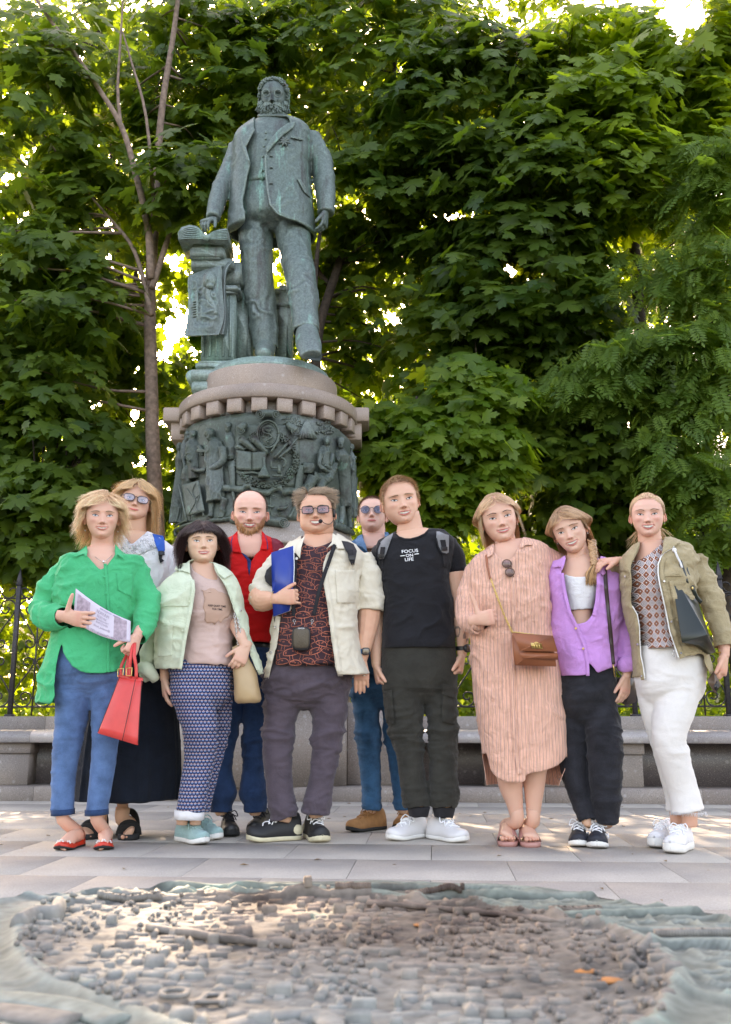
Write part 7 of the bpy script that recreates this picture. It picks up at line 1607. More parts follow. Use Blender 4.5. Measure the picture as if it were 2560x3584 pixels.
SC=41.0;u1=mth2(nt,'MULTIPLY',mth2(nt,'ADD',mth2(nt,'ADD',mth2(nt,'MULTIPLY',xw,1.12),mth2(nt,'MULTIPLY',sx.outputs[2],.92)),20.0),SC*.72);v1=mth2(nt,'MULTIPLY',mth2(nt,'ADD',mth2(nt,'SUBTRACT',mth2(nt,'MULTIPLY',xw,1.12),mth2(nt,'MULTIPLY',sx.outputs[2],.80)),20.0),SC*.72)
fu=mth2(nt,'ABSOLUTE',mth2(nt,'SUBTRACT',mth2(nt,'FRACT',u1),.5));fv=mth2(nt,'ABSOLUTE',mth2(nt,'SUBTRACT',mth2(nt,'FRACT',v1),.5));dd_=mth2(nt,'MAXIMUM',fu,fv);alt=mth2(nt,'GREATER_THAN',mth2(nt,'MODULO',mth2(nt,'ADD',mth2(nt,'ADD',mth2(nt,'FLOOR',u1),mth2(nt,'FLOOR',v1)),2000.0),2.0),.5)
ra=ramp(nt,[(0,(.78,.72,.70)),(.09,(.025,.014,.03)),(.18,(.42,.135,.05)),(.29,(.025,.014,.03)),(.375,(.42,.135,.05)),(.455,(.75,.66,.64))]);ra.color_ramp.interpolation='CONSTANT'
rb_=ramp(nt,[(0,(.78,.72,.70)),(.08,(.025,.014,.03)),(.19,(.78,.70,.69)),(.30,(.025,.014,.03)),(.42,(.75,.66,.64)),(.455,(.75,.66,.64))]);rb_.color_ramp.interpolation='CONSTANT'
nt.links.new(dd_,ra.inputs[0]);nt.links.new(dd_,rb_.inputs[0]);nt.links.new(mixc(nt,alt,ra.outputs[0],rb_.outputs[0]),bs.inputs['Base Color'])
_,fullt10=garment('diamond_top',[loft(torso_rings('G6',trow,D))],C_dia,p10,.0072,4,.008,(5,5,8),101,None,ends=[(W('G6',560,1430,D),(0,0,-1),.3)],cuts=[('G6',[(300,-80),(285,40),(240,160),(215,250),(300,225),(400,170),(500,90),(590,5),(620,-60)],'front'),('G6',[(335,1465),(560,1425),(760,1378),(900,1360),(900,1600),(300,1600)],'any')])
B10t=bvh(fullt10)
jrow=[(300,-20,700,-60,.075,.09),(150,90,900,20,.12,.12),(70,280,1010,150,.15,.14),(60,480,1010,420,.175,.145),(85,720,1000,720,.18,.145),(120,1000,1010,1000,.165,.145),(200,1280,1080,1280,.165,.15),(240,1550,1150,1480,.17,.16),(250,1840,1210,1720,.17,.17)]
jc=[('G6',[(305,-120),(300,60),(250,180),(190,290),(188,400),(206,510),(178,650),(175,760),(205,850),(270,950),(300,1100),(305,1300),(315,1500),(345,1640),(378,1760),(378,1950),(1170,1950),(1165,1470),(1110,1478),(985,1500),(822,1532),(775,1400),(700,1180),(645,900),(600,700),(565,540),(545,400),(545,270),(585,180),(640,110),(600,0),(640,-120)],'front'),('G6',[(200,1835),(380,1832),(1170,1600),(1230,1700),(1230,2000),(200,2000)],'any'),('G6',[(378,1400),(1120,1400),(1120,2000),(378,2000)],'back')]
sr=[(1000,220,0,135),(1120,480,0,150),(1250,780,-.02,142),(1355,1050,-.04,132),(1415,1290,-.06,118),(1420,1350,-.06,116)];sl=[(180,250,.02,105),(70,310,.08,95),(-40,330,.10,85),(-110,320,.06,75)]
_,fullj10=garment('jacket',[loft(torso_rings('G6',jrow,D,48))]+[limb_px('G6',s_,D,20,4)for s_ in(sl,sr)],C_khaki,p10,.008,4,.014,(6,6,9),102,None,ends=[(W('G6',1418,1362,D-.06),(0,0,-1),.06),(W('G6',700,1800,D),(0,0,-1),.6)],cuts=jc,thick=.004)
B10=bvh(fullj10)
zipL=[(585,185),(548,280),(545,400),(566,540),(602,700),(648,900),(702,1180),(776,1400),(822,1530)];zipR=[(206,840),(270,950),(298,1100),(305,1300),(318,1500),(348,1640),(372,1820)]
add_patch('front_band',B10,'G6',strap_poly([(x+45,y)for x,y in zipL],66),C_khaki,p10,.006,.004);add_patch('front_band',B10,'G6',strap_poly([(x-28,y)for x,y in zipR],50),C_khaki,p10,.006,.004)
add_patch('zip',B10,'G6',strap_poly([(760,50),(690,90),(620,135)]+zipL,18),P_whiter,p10,.012,.004);add_patch('zip',B10,'G6',strap_poly(zipR,14),P_whiter,p10,.012,.004)
for poly in([(300,20),(262,40),(110,170),(20,240),(40,380),(110,372),(165,400),(200,500),(180,400),(186,300),(240,180)],[(630,-30),(720,-60),(840,-10),(760,50),(690,90),(620,135),(590,170),(610,60)]):add_patch('collar',B10,'G6',poly,C_khaki,p10,.018,.006,puff=.004)
for q in((618,512),(722,1035),(838,1475),(124,462),(295,1340),(340,1770)):button(B10,'G6',*q,.0055,P_metal,p10,off=.010,name='snap')
add_patch('chest_seam',B10,'G6',strap_poly([(570,455),(700,435),(860,440)],10),C_khaki,p10,.006,.004);add_patch('pocket_flap',B10,'G6',[(690,510),(740,505),(800,700),(830,1060),(790,1045),(760,850)],C_khaki,p10,.010,.006)
g=Geo();V,F=tube(surf_pts(B10,'G6',[(760,85),(775,120),(800,180),(840,260),(865,330)],.020,D),.0055,8,4);g.add(V,F);V,F=ball(surf_pts(B10,'G6',[(762,95)],.022,D)[0],.011);g.add(V,F);g.build('drawcord',C_white,p10)
g=Geo();c=surf_pts(B10,'G6',[(757,1480)],.02,D)[0];a=np.linspace(0,6.283,17);V,F=tube(c+np.stack([np.cos(a)*.008,0*a,np.sin(a)*.009],-1),.0013,5,1);g.add(V,F);V,F=tube([c+[0,0,.009],c+[0,0,.022]],.003,6);g.add(V,F);g.build('zip_pull',P_metal,p10)
g=Geo();V,F=tube([W('G6',1400,1262,D-.055),W('G6',1420,1372,D-.062)],np.array([120,117])*mpp('G6',D),24,3);V=folds(V,vnormals(V,F),.003,(9,9,20),4);g.add(V,F);V2,F2=g.arr();F2=[f for f in F2 if f.shape[1]==4];g=Geo();g.add(V2,F2);g.build('cuff',C_khaki,p10)
arm(b,sk,'G6',[(900,250,0,70),(1110,450,0,70),(1350,1050,-.04,70),(1420,1350,-.06,60)],D);arm(b,sk,'G6',[(260,250,0,60),(100,310,.06,55),(-60,320,.08,50)],D)
hr=hand_geo(W('G6',1425,1480,D-.08),(-.18,-.12,-1),(-.8,.6,0),(-.5,-.9,0),.182,(30,34,40,44),(.9,.05),.06,arm=([W('G6',1420,1320,D-.06)],[.030]),col=sk);b.join(hr)
hl=hand_geo(W('e',1012,492,D+.05),(-1,-.35,-.12),(0,.45,-1),(0,-1,-.1),.170,(24,30,34,40),(.9,.2),.10,arm=([W('G6',60,300,D+.09)],[.030]),col=sk);b.join(hl)
g=Geo();c=W('G6',1410,1445,D-.07);V,F=tube(c+np.stack([np.cos(a)*.031,np.sin(a)*.026,.006*np.cos(a)],-1),.0016,5,1);g.add(V,F);g.build('bracelet',plain('yellow cord',(.75,.42,.03),.6),p10)
arm(b,sk,'f',[(1395,780,0,50),(1400,850,0,42),(1400,900,.01,42)],D);arm(b,sk,'f',[(1335,780,.10,45),(1338,900,.10,38)],D)
PEND.append((b,p10))
_rl=[(1372,100,-.02,108),(1322,270,-.04,108),(1290,420,-.05,90),(1322,560,-.03,84),(1362,700,0,82),(1394,832,0,86)];_ll=[(1190,100,.02,84),(1210,280,.04,74),(1248,430,.06,62),(1285,600,.08,54),(1318,740,.10,50),(1330,828,.10,52)]
trousers('jeans',C_wjean,p10,'f',[(1125,-60,1440,-60,.12,.12),(1118,40,1482,40,.13,.14),(1122,140,1478,140,.13,.14)],[_rl,_ll],D,.0045,23,pleat=.3)
g=Geo();r=np.random.default_rng(3)
for k in range(130):
 q=k/130*6.283;c=W('f',1394,832,D);rr3=86*mpp('f',D);a_=c+[math.cos(q)*rr3,math.sin(q)*rr3*.95,.004];V,F=tube([a_,a_+[r.normal(0,.004),r.normal(0,.004),-r.uniform(.008,.02)]],[.0015,.0006],3,cap=False);g.add(V,F)
tag(g.build('frayed_hem',C_white,p10),kind='stuff')
for tp,hp_ in(((1300,1060),(1440,1010)),((1215,1030),(1340,985))):
 toe,heel=toe_heel('f',tp,hp_);heel=toe+nrm(heel-toe)*.27;shoe(p10,'platform_trainer',C_white,P_whiter,toe,heel,.10,.085,.045,M_txtw)
tb=thing('tote_bag',W('G6',1050,1450,D),'large black leather tote on the shoulder of the woman in the khaki jacket','handbag');M_bl=plain('black green leather',(.012,.018,.014),.28,var=.08,vs_=10)
g=Geo();top=[(730,495,-.19),(790,492,-.16),(1010,585,-.12),(985,560,-.05),(760,480,-.08)];bot=[(860,1322,-.24),(1205,1222,-.30),(1310,1455,-.16),(1190,1492,-.10),(900,1330,-.12)]
rg=[]
for t in np.linspace(0,1,9):rg.append([W('G6',a_[0]*(1-t)+c_[0]*t,a_[1]*(1-t)+c_[1]*t,D+a_[2]*(1-t)+c_[2]*t)for a_,c_ in zip(top,bot)])
V,F=loft(np.array(rg));g.add(V,F);V2,F2=evaluated(g,[('BEVEL',dict(width=.004,segments=2))]);g=Geo();g.add(V2,F2);g.build('bag_body',M_bl,tb)
for pts in([(800,50,-.10),(815,150,-.14),(850,280,-.17),(890,400,-.18),(930,540,-.18)],[(868,40,-.08),(880,160,-.13),(920,360,-.15),(975,500,-.15),(1015,620,-.16),(1060,720,-.15),(1120,790,-.14)],[(800,50,-.10),(830,20,-.04),(868,40,.04),(930,300,.14)]):
 g=Geo();V,F=tube([W('G6',x,y,D+dd)for x,y,dd in pts],[(.010,.0045)]*len(pts),8,4);g.add(V,F);g.build('handle',M_bl,tb)
g=Geo();V,F=box(W('G6',1002,600,D-.19),(.008,.006,.014),bev=.002);g.add(V,F);g.build('buckle',P_gold,tb)
ph=thing('phone',W('G6',1300,1850,D-.1),'brown cased phone with camera cluster held at the right edge','phone');M_case=plain('bronze phone case',(.14,.085,.055),.25,var=.15,vs_=8)
PQ=[W('G6',x,y,D+dd)for x,y,dd in((1285,1690,-.125),(1388,1880,-.135),(1312,2000,-.145),(1200,1830,-.135))];nn_=nrm(np.cross(PQ[1]-PQ[0],PQ[3]-PQ[0]));nn_=nn_ if nn_[1]>0 else-nn_
g=Geo();hexa(g,PQ,[q+nn_*.010 for q in PQ],.003);g.build('case',M_case,ph)
def phq(u,v,o_=.0012):return(PQ[0]*(1-u)+PQ[1]*u)*(1-v)+(PQ[3]*(1-u)+PQ[2]*u)*v-nn_*o_
g=Geo();hexa(g,[phq(.58,.22),phq(.95,.22),phq(.95,.85),phq(.58,.85)],[phq(.58,.22,-.002),phq(.95,.22,-.002),phq(.95,.85,-.002),phq(.58,.85,-.002)],.0005);cb=g.build('camera_plate',P_black,ph)
for u_,v_ in((.68,.38),(.68,.68),(.86,.53)):
 g=Geo();V,F=ball(phq(u_,v_,.0015),(.0045,.0045,.0045),10,8);g.add(V,F);g.build('camera_lens',M_face,ph)
for b_,p_ in PEND:b_.build('body',[M_skin,M_eye],p_,True,True)
UP={'collar':0,'placket':0,'pocket':0,'button':0,'front_band':0,'trim':0,'cuff':0,'rolled_cuff':0,'yoke':0,'eyelet':0,'yoke_seam':0,'chest_seam':0,'zip':0,'zip_pull':0,'snap':0,'drawcord':0,'neck_rib':1,'lettering':1,'printed_motif':1,'mushroom_print':1,'pocket_flap':2,'cargo_pocket':2,'turn_up':2,'elastic_cuff':2,'frayed_hem':2,'lens':3,'watch_case':4,'watch_face':4}
KINDS=[('jacket','open_shirt','denim_jacket','shirt','polo_shirt','linen_dress','blouse','t_shirt'),('t_shirt',),('jeans','cargo_trousers','trousers'),('glasses','sunglasses'),('wristwatch',)]
for root in[o for o in scene.objects if o.get('category')=='person']:
 kids={}
 for c in root.children:kids.setdefault(c.name.split('.')[0],c)
 for c in list(root.children):
  n=c.name.split('.')[0]
  if n not in UP:continue
  if n=='pocket_flap' and 'jacket' in kids:k=0
  else:k=UP[n]
  for q in KINDS[k]:
   if q in kids:c.parent=kids[q];c.matrix_parent_inverse=Matrix.Identity(4);break
# ================================================================== the monument: granite pedestal, bronze relief, bronze figure
def bronze(name,dark=(.035,.030,.026),mid=(.085,.12,.105),green=(.17,.30,.25),bias=.5,streak=True):
 m,nt,b=newmat(name);co=coords(nt,(1.6,1.6,.22)if streak else(1,1,1))
 n=N(nt,'ShaderNodeTexNoise');n.inputs['Scale'].default_value=5.5;n.inputs['Detail'].default_value=8;n.inputs['Roughness'].default_value=.68;n.inputs['Distortion'].default_value=.15;nt.links.new(co,n.inputs['Vector'])
 r=ramp(nt,[(bias-.17,dark),(bias-.02,mid),(bias+.10,mid),(bias+.2,green)]);nt.links.new(n.outputs[0],r.inputs[0])
 f=N(nt,'ShaderNodeTexNoise');f.inputs['Scale'].default_value=60;f.inputs['Detail'].default_value=4;nt.links.new(coords(nt),f.inputs['Vector'])
 g=N(nt,'ShaderNodeTexNoise');g.inputs['Scale'].default_value=1.8;g.inputs['Detail'].default_value=4;nt.links.new(co,g.inputs['Vector'])
 gr=ramp(nt,[(.42,(.0,.0,.0)),(.68,(1,1,1))]);nt.links.new(g.outputs[0],gr.inputs[0])
 fr=ramp(nt,[(.3,(.75,.75,.75)),(.7,(1.2,1.2,1.2))]);nt.links.new(f.outputs[0],fr.inputs[0])
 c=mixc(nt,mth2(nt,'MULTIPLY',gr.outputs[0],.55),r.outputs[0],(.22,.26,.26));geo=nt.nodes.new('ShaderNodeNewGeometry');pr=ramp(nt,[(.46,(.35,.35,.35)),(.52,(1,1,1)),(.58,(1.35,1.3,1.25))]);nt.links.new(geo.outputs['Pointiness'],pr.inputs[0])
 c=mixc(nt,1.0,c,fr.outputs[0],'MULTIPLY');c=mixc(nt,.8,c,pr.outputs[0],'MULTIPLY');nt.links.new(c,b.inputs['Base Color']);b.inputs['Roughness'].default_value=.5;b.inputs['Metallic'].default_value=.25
 bump(nt,b,f.outputs[0],.25,.003);return m
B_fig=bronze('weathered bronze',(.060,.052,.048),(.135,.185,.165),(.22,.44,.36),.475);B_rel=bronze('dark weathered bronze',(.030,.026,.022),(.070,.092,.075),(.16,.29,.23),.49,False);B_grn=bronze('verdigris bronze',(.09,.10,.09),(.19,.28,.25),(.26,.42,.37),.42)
MCX,MCY=W('s',934,1800,8.2)[0],8.2
mon=thing('monument_pedestal',(MCX,MCY,0),'round granite pedestal with toothed cornice and bronze relief below the statue','pedestal')
zr=lambda y,R_:zat(y,MCY-R_)
zRt,zRb=zr(1338,.78),zr(1387,.78);zD=zRb-.115;zRelT=zD-.03;zLed=zr(1897,.86)
c0=(MCX,MCY,0)
def lat(name,prof,mat,seg=96,sm=True):
 g=Geo();V,F=lathe(c0,prof,seg);g.add(V,F);o=g.build(name,mat,mon,sm);return o
def edge(r_,z0,z1,b=.008):return[(0,z0),(r_-b,z0),(r_-b*.3,z0+b*.3),(r_,z0+b),(r_,z1-b),(r_-b*.3,z1-b*.3),(r_-b,z1),(0,z1)]
zGt=zr(1268,.60)
lat('upper_drum',edge(.60,zRt-.01,zGt,.02),G_pink);lat('upper_fillet',[(.60,zRt),(.68,zRt+.004),(.64,zRt+.03),(.60,zRt+.06)],G_pink)
lat('cornice_ring',[(.5,zRb),(.77,zRb),(.78,zRb+.01),(.78,zRt-.015),(.765,zRt),(.55,zRt+.002)],G_pink);lat('drum',[(.66,zRb),(.66,zRelT),(.67,zLed+.2),(.70,zLed+.12)],G_wall)
g=Geo();V,F=box((0,0,0),(.125,.10,.112),bev=.004);g.add(V,F);d0=None
for k in range(-7,8):
 a=-math.pi/2+k*.272
 if d0 is None:d0=g.build('dentil',G_pink,mon,False);o=d0
 else:o=d0 .copy();scene.collection.objects.link(o)
 o.location=(MCX+.715*math.cos(a),MCY+.715*math.sin(a),zRb-.0575);o.rotation_euler=(0,0,a+math.pi/2)
zs1,zs0=zat(1436,8.25),zat(1484,8.25)
for nm,x0,x1,y0,y1,a_,b_ in(('corner_slab',-.925,.885,8.16,9.0,zs0,zs1),('corner_corbel',-.86,.82,8.20,8.95,zs0-.16,zs0-.001),('rear_pier',-.72,.72,8.25,8.9,.0,zs0-.161)):
 g=Geo();V,F=box((MCX+(x0+x1)/2,(y0+y1)/2,(a_+b_)/2),(x1-x0,y1-y0,b_-a_),bev=.01);g.add(V,F);g.build(nm,G_pink,mon,False)
lat('flared_base',[(.70,zLed+.30),(.725,zLed+.2),(.78,zLed+.1),(.85,zLed+.03),(.86,zLed+.02),(.86,zLed),(.80,zLed-.004)],G_wall);lat('shaft',[(.80,zLed-.004),(.79,.80)],G_wall)
PH=zat(2443,7.6)
g=Geo();xs=np.linspace(-.705,.705,25);top=[(MCX+x,7.60+.16*(x/.705)**2)for x in xs];ring=top+[(MCX+.705,8.9),(MCX-.705,8.9)]
V,F=loft([[(x,y,z)for x,y in ring]for z in(KZ,PH-.01)]);g.add(V,F);V,F=loft([[(x,y,z)for x,y in ring]for z in(PH-.0095,PH)]);g.add(V,F);g.build('lower_plinth',G_wall,mon,False)
for s_ in(-1,1):
 g=Geo();V,F=box((MCX+s_*.90,8.25,(PH-.03+KZ)/2),(.385,.80,PH-.03-KZ),bev=.008);g.add(V,F);g.build('flank_block',G_wall,mon,False)
g=Geo();n_=4
for i in range(n_):
 x0,x1=MCX-1.10+i*.55,MCX-1.10+(i+1)*.55;g=Geo();wallbox(g,x0+.002,x1-.002,0,1.0,-.02,KZ-.001,.008);g.build('kerb_stone',G_wall,mon,False)
RS=.72
def RP(x,y,off=0.0,R_=None):
 R_=(R_ or RS)+off;sx,sy=S('S3',x,y);d=ray(sx,sy);o=np.array([0,0,CH]);ox,oy=o[0]-MCX,o[1]-MCY;a=d[0]**2+d[1]**2;b_=2*(ox*d[0]+oy*d[1]);c=ox*ox+oy*oy-R_*R_;disc=b_*b_-4*a*c
 t=(-b_-math.sqrt(disc))/(2*a)if disc>0 else-b_/(2*a);p=o+d*t
 if disc<=0:q=np.array([p[0]-MCX,p[1]-MCY]);q=q/np.linalg.norm(q)*R_;p[0],p[1]=MCX+q[0],MCY+q[1]
 return p
SM=.4803*7.9/FPX
def rl(pts,kd=.75,seg=12,k=3):return tube([RP(p[0],p[1],p[2]*SM)for p in pts],[p[3]*SM for p in pts],seg,k,kd)
def rpart(name,tubes,balls=(),vox=.0055,sm=2,amp=.0,fsc=(26,26,9),mat=None,seed=1):
 g=Geo()
 for t in tubes:g.add(*t)
 for(x,y,o_,r_)in balls:g.add(*ball(RP(x,y,o_*SM),np.array(r_ if np.ndim(r_)else(r_,r_,r_))*SM,14,10))
 V,F=remesh(g,vox,sm,.5)
 if amp:V=folds(V,vnormals(V,F),amp,fsc,seed)
 g=Geo();g.add(V,F);return g.build(name,mat or B_rel,mon,True)
g=Geo();rows_=[]
top_=[(100,520),(160,430),(260,320),(420,262),(600,232),(760,215),(900,215),(1060,238),(1240,290),(1380,380),(1455,480)]
bot_=[(105,1090),(170,1110),(300,1040),(440,1010),(600,985),(760,1000),(900,1000),(1060,1000),(1240,1000),(1340,1050),(1455,1100)]
tt=catm(np.array(top_,float),4);bb=catm(np.array(bot_,float),4);P=np.array([[RP(a[0]*(1-t)+b_[0]*t,a[1]*(1-t)+b_[1]*t,-.005+.09*max(0,t-.72)**1.3)for a,b_ in zip(tt,bb)]for t in np.linspace(0,1,22)])
g.add(P.reshape(-1,3),grid_faces(22,len(tt),False));V2,F2=evaluated(g,[('SOLIDIFY',dict(thickness=.02,offset=0.0))]);V2=folds(V2,vnormals(V2,F2),.004,(9,9,9),2);g=Geo();g.add(V2,F2);g.build('relief_ground',B_rel,mon,True)
def folk(name,head,body,arms=(),legs=(),amp=.006,seed=1,beard=None):
 t=[rl(body,.55)]+[rl(a,.9,10)for a in arms]+[rl(l,.8,10)for l in legs];bl=[head,(head[0],head[1]+head[3][2]*.9 if np.ndim(head[3])else head[1]+head[3],head[2],14)]
 x,y,o_,r_=head;r1=r_ if not np.ndim(r_)else r_[0]
 bl+=[(x-2,y+4,o_+r1*.95,(5,7,8)),(x,y-r1*.35,o_-2,(r1*1.08,r1*1.1,r1*.95)),(x-r1*.4,y-2,o_+r1*.72,(6,4,3)),(x+r1*.4,y-2,o_+r1*.72,(6,4,3)),(x,y+r1*.55,o_+r1*.75,(9,6,4))]
 if beard:bl.append((x-2,y+r1*.9,o_+8,(r1*.7,r1*.6,r1*.8)))
 rpart(name,t,bl,amp=amp,seed=seed)
folk('figure',(180,470,34,(27,26,33)),[(180,500,20,20),(175,540,22,44),(178,620,22,38),(170,700,24,42),(160,850,26,56),(150,1020,28,62)],[[(135,540,25,16),(125,640,32,14),(145,720,40,12)],[(215,545,22,16),(225,640,26,13),(200,700,34,11)]],seed=2)
folk('figure',(288,375,20,(23,24,30)),[(288,400,12,18),(290,450,14,60),(295,540,14,56),(300,700,12,50)],[[(330,460,20,18),(360,520,30,15),(335,520,40,12)],[(245,460,20,18),(235,540,22,16)]],seed=3)
folk('figure',(250,370,4,(20,20,26)),[(245,400,2,16),(235,450,2,40),(235,560,2,40)],seed=4)
folk('figure',(262,555,40,(28,28,34)),[(265,590,26,22),(255,640,28,50),(250,720,26,48),(245,800,20,44)],[[(285,625,36,20),(330,640,46,16),(375,630,50,13)],[(225,640,34,18),(215,720,40,15)]],amp=.004,seed=5)
folk('figure',(405,372,44,(32,32,40)),[(415,410,30,22),(440,450,30,62),(450,540,32,66),(445,640,32,68),(450,760,32,72),(455,860,30,72)],[[(400,460,45,26),(385,560,55,22),(410,620,62,16)],[(500,470,42,30),(500,570,52,26),(440,610,66,20),(405,625,66,12)]],[[(420,850,25,24),(415,940,25,22),(410,975,32,20)],[(510,840,25,24),(500,920,26,21),(490,985,36,20)]],seed=6,beard=True)
folk('figure',(540,318,14,(26,26,34)),[(545,350,6,18),(550,390,6,42),(560,470,6,40),(560,560,2,36)],seed=7,beard=True)
folk('figure',(1258,425,40,(28,28,32)),[(1255,460,28,26),(1235,520,28,48),(1230,600,26,46),(1240,680,22,44)],[[(1215,510,40,20),(1205,600,50,17),(1255,640,58,14),(1290,650,58,10)]],seed=8)
folk('figure',(1362,430,36,(30,30,36)),[(1362,470,26,22),(1358,530,26,66),(1375,640,26,60),(1385,760,26,58),(1395,900,26,56)],[[(1300,520,36,22),(1275,600,46,20),(1265,560,56,14)],[(1415,530,32,24),(1430,610,40,20),(1395,640,50,15)]],[[(1370,900,24,26),(1368,980,24,22),(1360,1030,34,20)],[(1415,900,22,24),(1425,1000,24,20),(1430,1060,36,20)]],seed=9,beard=True)
folk('figure',(1345,560,58,(22,24,24)),[(1325,585,48,20),(1290,640,46,40),(1250,700,42,44),(1200,700,40,46),(1160,690,42,50)],[[(1290,620,56,16),(1240,600,60,12)]],[[(1160,690,44,44),(1120,760,44,36),(1100,850,40,28)],[(1230,720,44,40),(1210,780,50,36),(1260,840,44,34)]],seed=10)
folk('figure',(1440,470,8,(24,24,30)),[(1440,500,4,18),(1435,560,4,40),(1440,760,8,44),(1448,980,14,50)],[[(1450,640,30,12),(1470,560,34,10),(1478,535,36,12)]],seed=11)
def rslab(name,quad,off,th=10,mat=None,amp=0.0,bulge=0.0,n=8,seed=0):
 a,b_,c,d=[np.array(q,float)for q in quad];P=[];
 for v in np.linspace(0,1,n):
  for u in np.linspace(0,1,n):q=(a*(1-u)+b_*u)*(1-v)+(d*(1-u)+c*u)*v;P.append(RP(q[0],q[1],(off+bulge*math.sin(u*math.pi))*SM))
 g=Geo();g.add(np.array(P),grid_faces(n,n,False));V2,F2=evaluated(g,[('SOLIDIFY',dict(thickness=th*SM,offset=0.0))])
 if amp:V2=folds(V2,vnormals(V2,F2),amp,(40,40,40),seed)
 g=Geo();g.add(V2,F2);return g.build(name,mat or B_rel,mon,True)
rslab('drawing_board',[(205,745),(325,712),(368,935),(235,972)],62,8,B_rel,n=14)
g=Geo()
for pts in([(300,730,70,3),(275,800,72,3),(300,860,70,3),(255,950,70,3)],[(320,740,70,3),(330,820,70,3),(300,900,72,3),(320,930,70,3)],[(240,770,70,2.5),(290,840,70,3),(340,800,70,2.5)]):g.add(*rl(pts,1,6))
g.build('drawing_lines',B_rel,mon)
g=Geo()
for pts in([(180,740,56,7),(215,900,56,7),(240,1010,56,7)],[(230,780,50,6),(265,990,50,6)],[(345,900,50,6),(362,975,50,6)],[(110,1075,45,12),(220,1040,50,12),(330,1010,50,10)],[(105,1040,40,9),(240,1000,46,9)],[(150,1070,46,10),(155,1110,46,10)]):g.add(*rl(pts,1,8))
g.build('easel',B_rel,mon)
rslab('small_book',[(316,482),(374,486),(368,508),(312,502)],58,12,B_rel)
for q in([(480,265,0,3),(484,240,3,3),(520,225,3,3),(556,240,3,3),(565,300,3,3)],[(330,420,2,4),(325,340,3,4),(352,302,3,4),(382,318,3,4),(388,380,3,4)]):
 g=Geo();g.add(*rl(q,1,6));g.build('niche_arch',B_rel,mon)
r=np.random.default_rng(50);g=Geo();wc_=(825,560);a_=np.linspace(0,6.283,61)
g.add(*rl([(wc_[0]+208*math.sin(q),wc_[1]-192*math.cos(q),14,26)for q in a_],.8,10,1))
for k in range(520):
 q=r.uniform(0,6.283);rr_=1+r.uniform(-.14,.14);x,y=wc_[0]+208*rr_*math.sin(q),wc_[1]-192*rr_*math.cos(q);dx,dy=math.cos(q),math.sin(q);sgn=-1 if q<math.pi else 1;L_=17
 e=(x+sgn*dx*L_*.8+r.normal(0,5),y+sgn*dy*L_*.8+r.normal(0,5));g.add(*rl([(x,y,32,5),((x+e[0])/2,(y+e[1])/2,42,8.5),(e[0],e[1],34,2)],.6,5,1))
tag(g.build('oak_wreath',B_rel,mon),kind='stuff')
rslab('shield',[(590,300),(1060,300),(1060,760),(590,760)],3,12,B_rel,n=20)
rslab('shield_wing',[(538,590),(592,560),(585,900),(560,770)],18,16,B_rel,bulge=10);rslab('shield_wing',[(1046,600),(1088,600),(1080,760),(1010,900)],18,16,B_rel,bulge=10)
rslab('book_page',[(602,490),(712,508),(708,640),(600,632)],44,10,B_rel,bulge=12);rslab('book_page',[(716,508),(820,500),(812,630),(712,640)],44,10,B_rel,bulge=12)
g=Geo()
for i in range(4):g.add(*rl([(600-2*i,640+4*i,40-3*i,2.5),(655,652+3*i,48,2.5),(712,646+3*i,44,2.5),(765,652+3*i,48,2.5),(812,636+4*i,44,2.5)],1,6))
g.build('book_edge',B_rel,mon)
def rscroll(x0,y0,x1,y1,r0,off=44,name='scroll'):
 g=Geo();g.add(*rl([(x0,y0,off,r0),((x0+x1)/2,(y0+y1)/2,off,r0*.85),(x1,y1,off-10,r0*.55)],.9,16));a=np.linspace(0,15,40);P=[RP(x0-(x1-x0)*.02+math.cos(q)*(r0*(1-q/18)),y0+math.sin(q)*(r0*(1-q/18)),(off+r0*.55)*SM)for q in a];g.add(*tube(P,r0*.10*SM+.0012,6,1));return g.build(name,B_rel,mon)
for q in((640,412,740,500,30),(725,405,830,520,30),(606,462,660,490,20),(628,340,668,296,34),(1030,350,968,300,34)):rscroll(*q)
g=Geo();g.add(*rl([(768,228,60,34),(838,224,62,30),(893,232,60,32)],1,16));g.build('scroll',B_rel,mon)
for x in(770,890):
 g=Geo();a=np.linspace(0,14,44);g.add(*tube([RP(x+math.cos(q)*34*(1-q/16),228+math.sin(q)*36*(1-q/16),98*SM)for q in a],.0038,6,1));g.build('volute',B_rel,mon)
rslab('medallion',[(762,290),(900,290),(900,470),(762,470)],26,6,B_rel,n=6)
g=Geo();a=np.linspace(0,6.283,49);g.add(*tube([RP(831+78*math.cos(q),374+98*math.sin(q),52*SM)for q in a],.0095,10,1));g.add(*tube([RP(831+62*math.cos(q),374+82*math.sin(q),50*SM)for q in a],.0035,8,1));g.build('medallion_rim',B_rel,mon)
g=Geo();g.add(*rl([(831,374,34,74),(831,375,42,60)],1,30,1));V=ball(RP(831,374,30*SM),(78*SM,12*SM,98*SM),30,16);g=Geo();g.add(*V);g.build('medallion_field',B_rel,mon)
g=Geo();g.add(*rl([(860,322,62,4),(825,318,62,5),(793,335,62,6),(800,362,62,6),(840,374,62,6),(857,392,62,6),(838,410,62,5),(818,420,62,4),(835,436,60,3)],1,8));g.build('snake',B_rel,mon)
g=Geo();g.add(*rl([(806,338,60,3),(834,342,62,4),(866,338,60,3)],1,8));g.add(*rl([(834,346,60,22),(834,356,58,14),(834,368,58,4),(834,430,58,4),(834,436,58,16)],.5,12,1));g.build('chalice',B_rel,mon)
g=Geo();g.add(*rl([(803,545,62,9),(803,600,62,10),(802,630,64,20),(800,660,66,36),(800,692,66,46)],.8,18,2));g.build('flask',B_rel,mon)
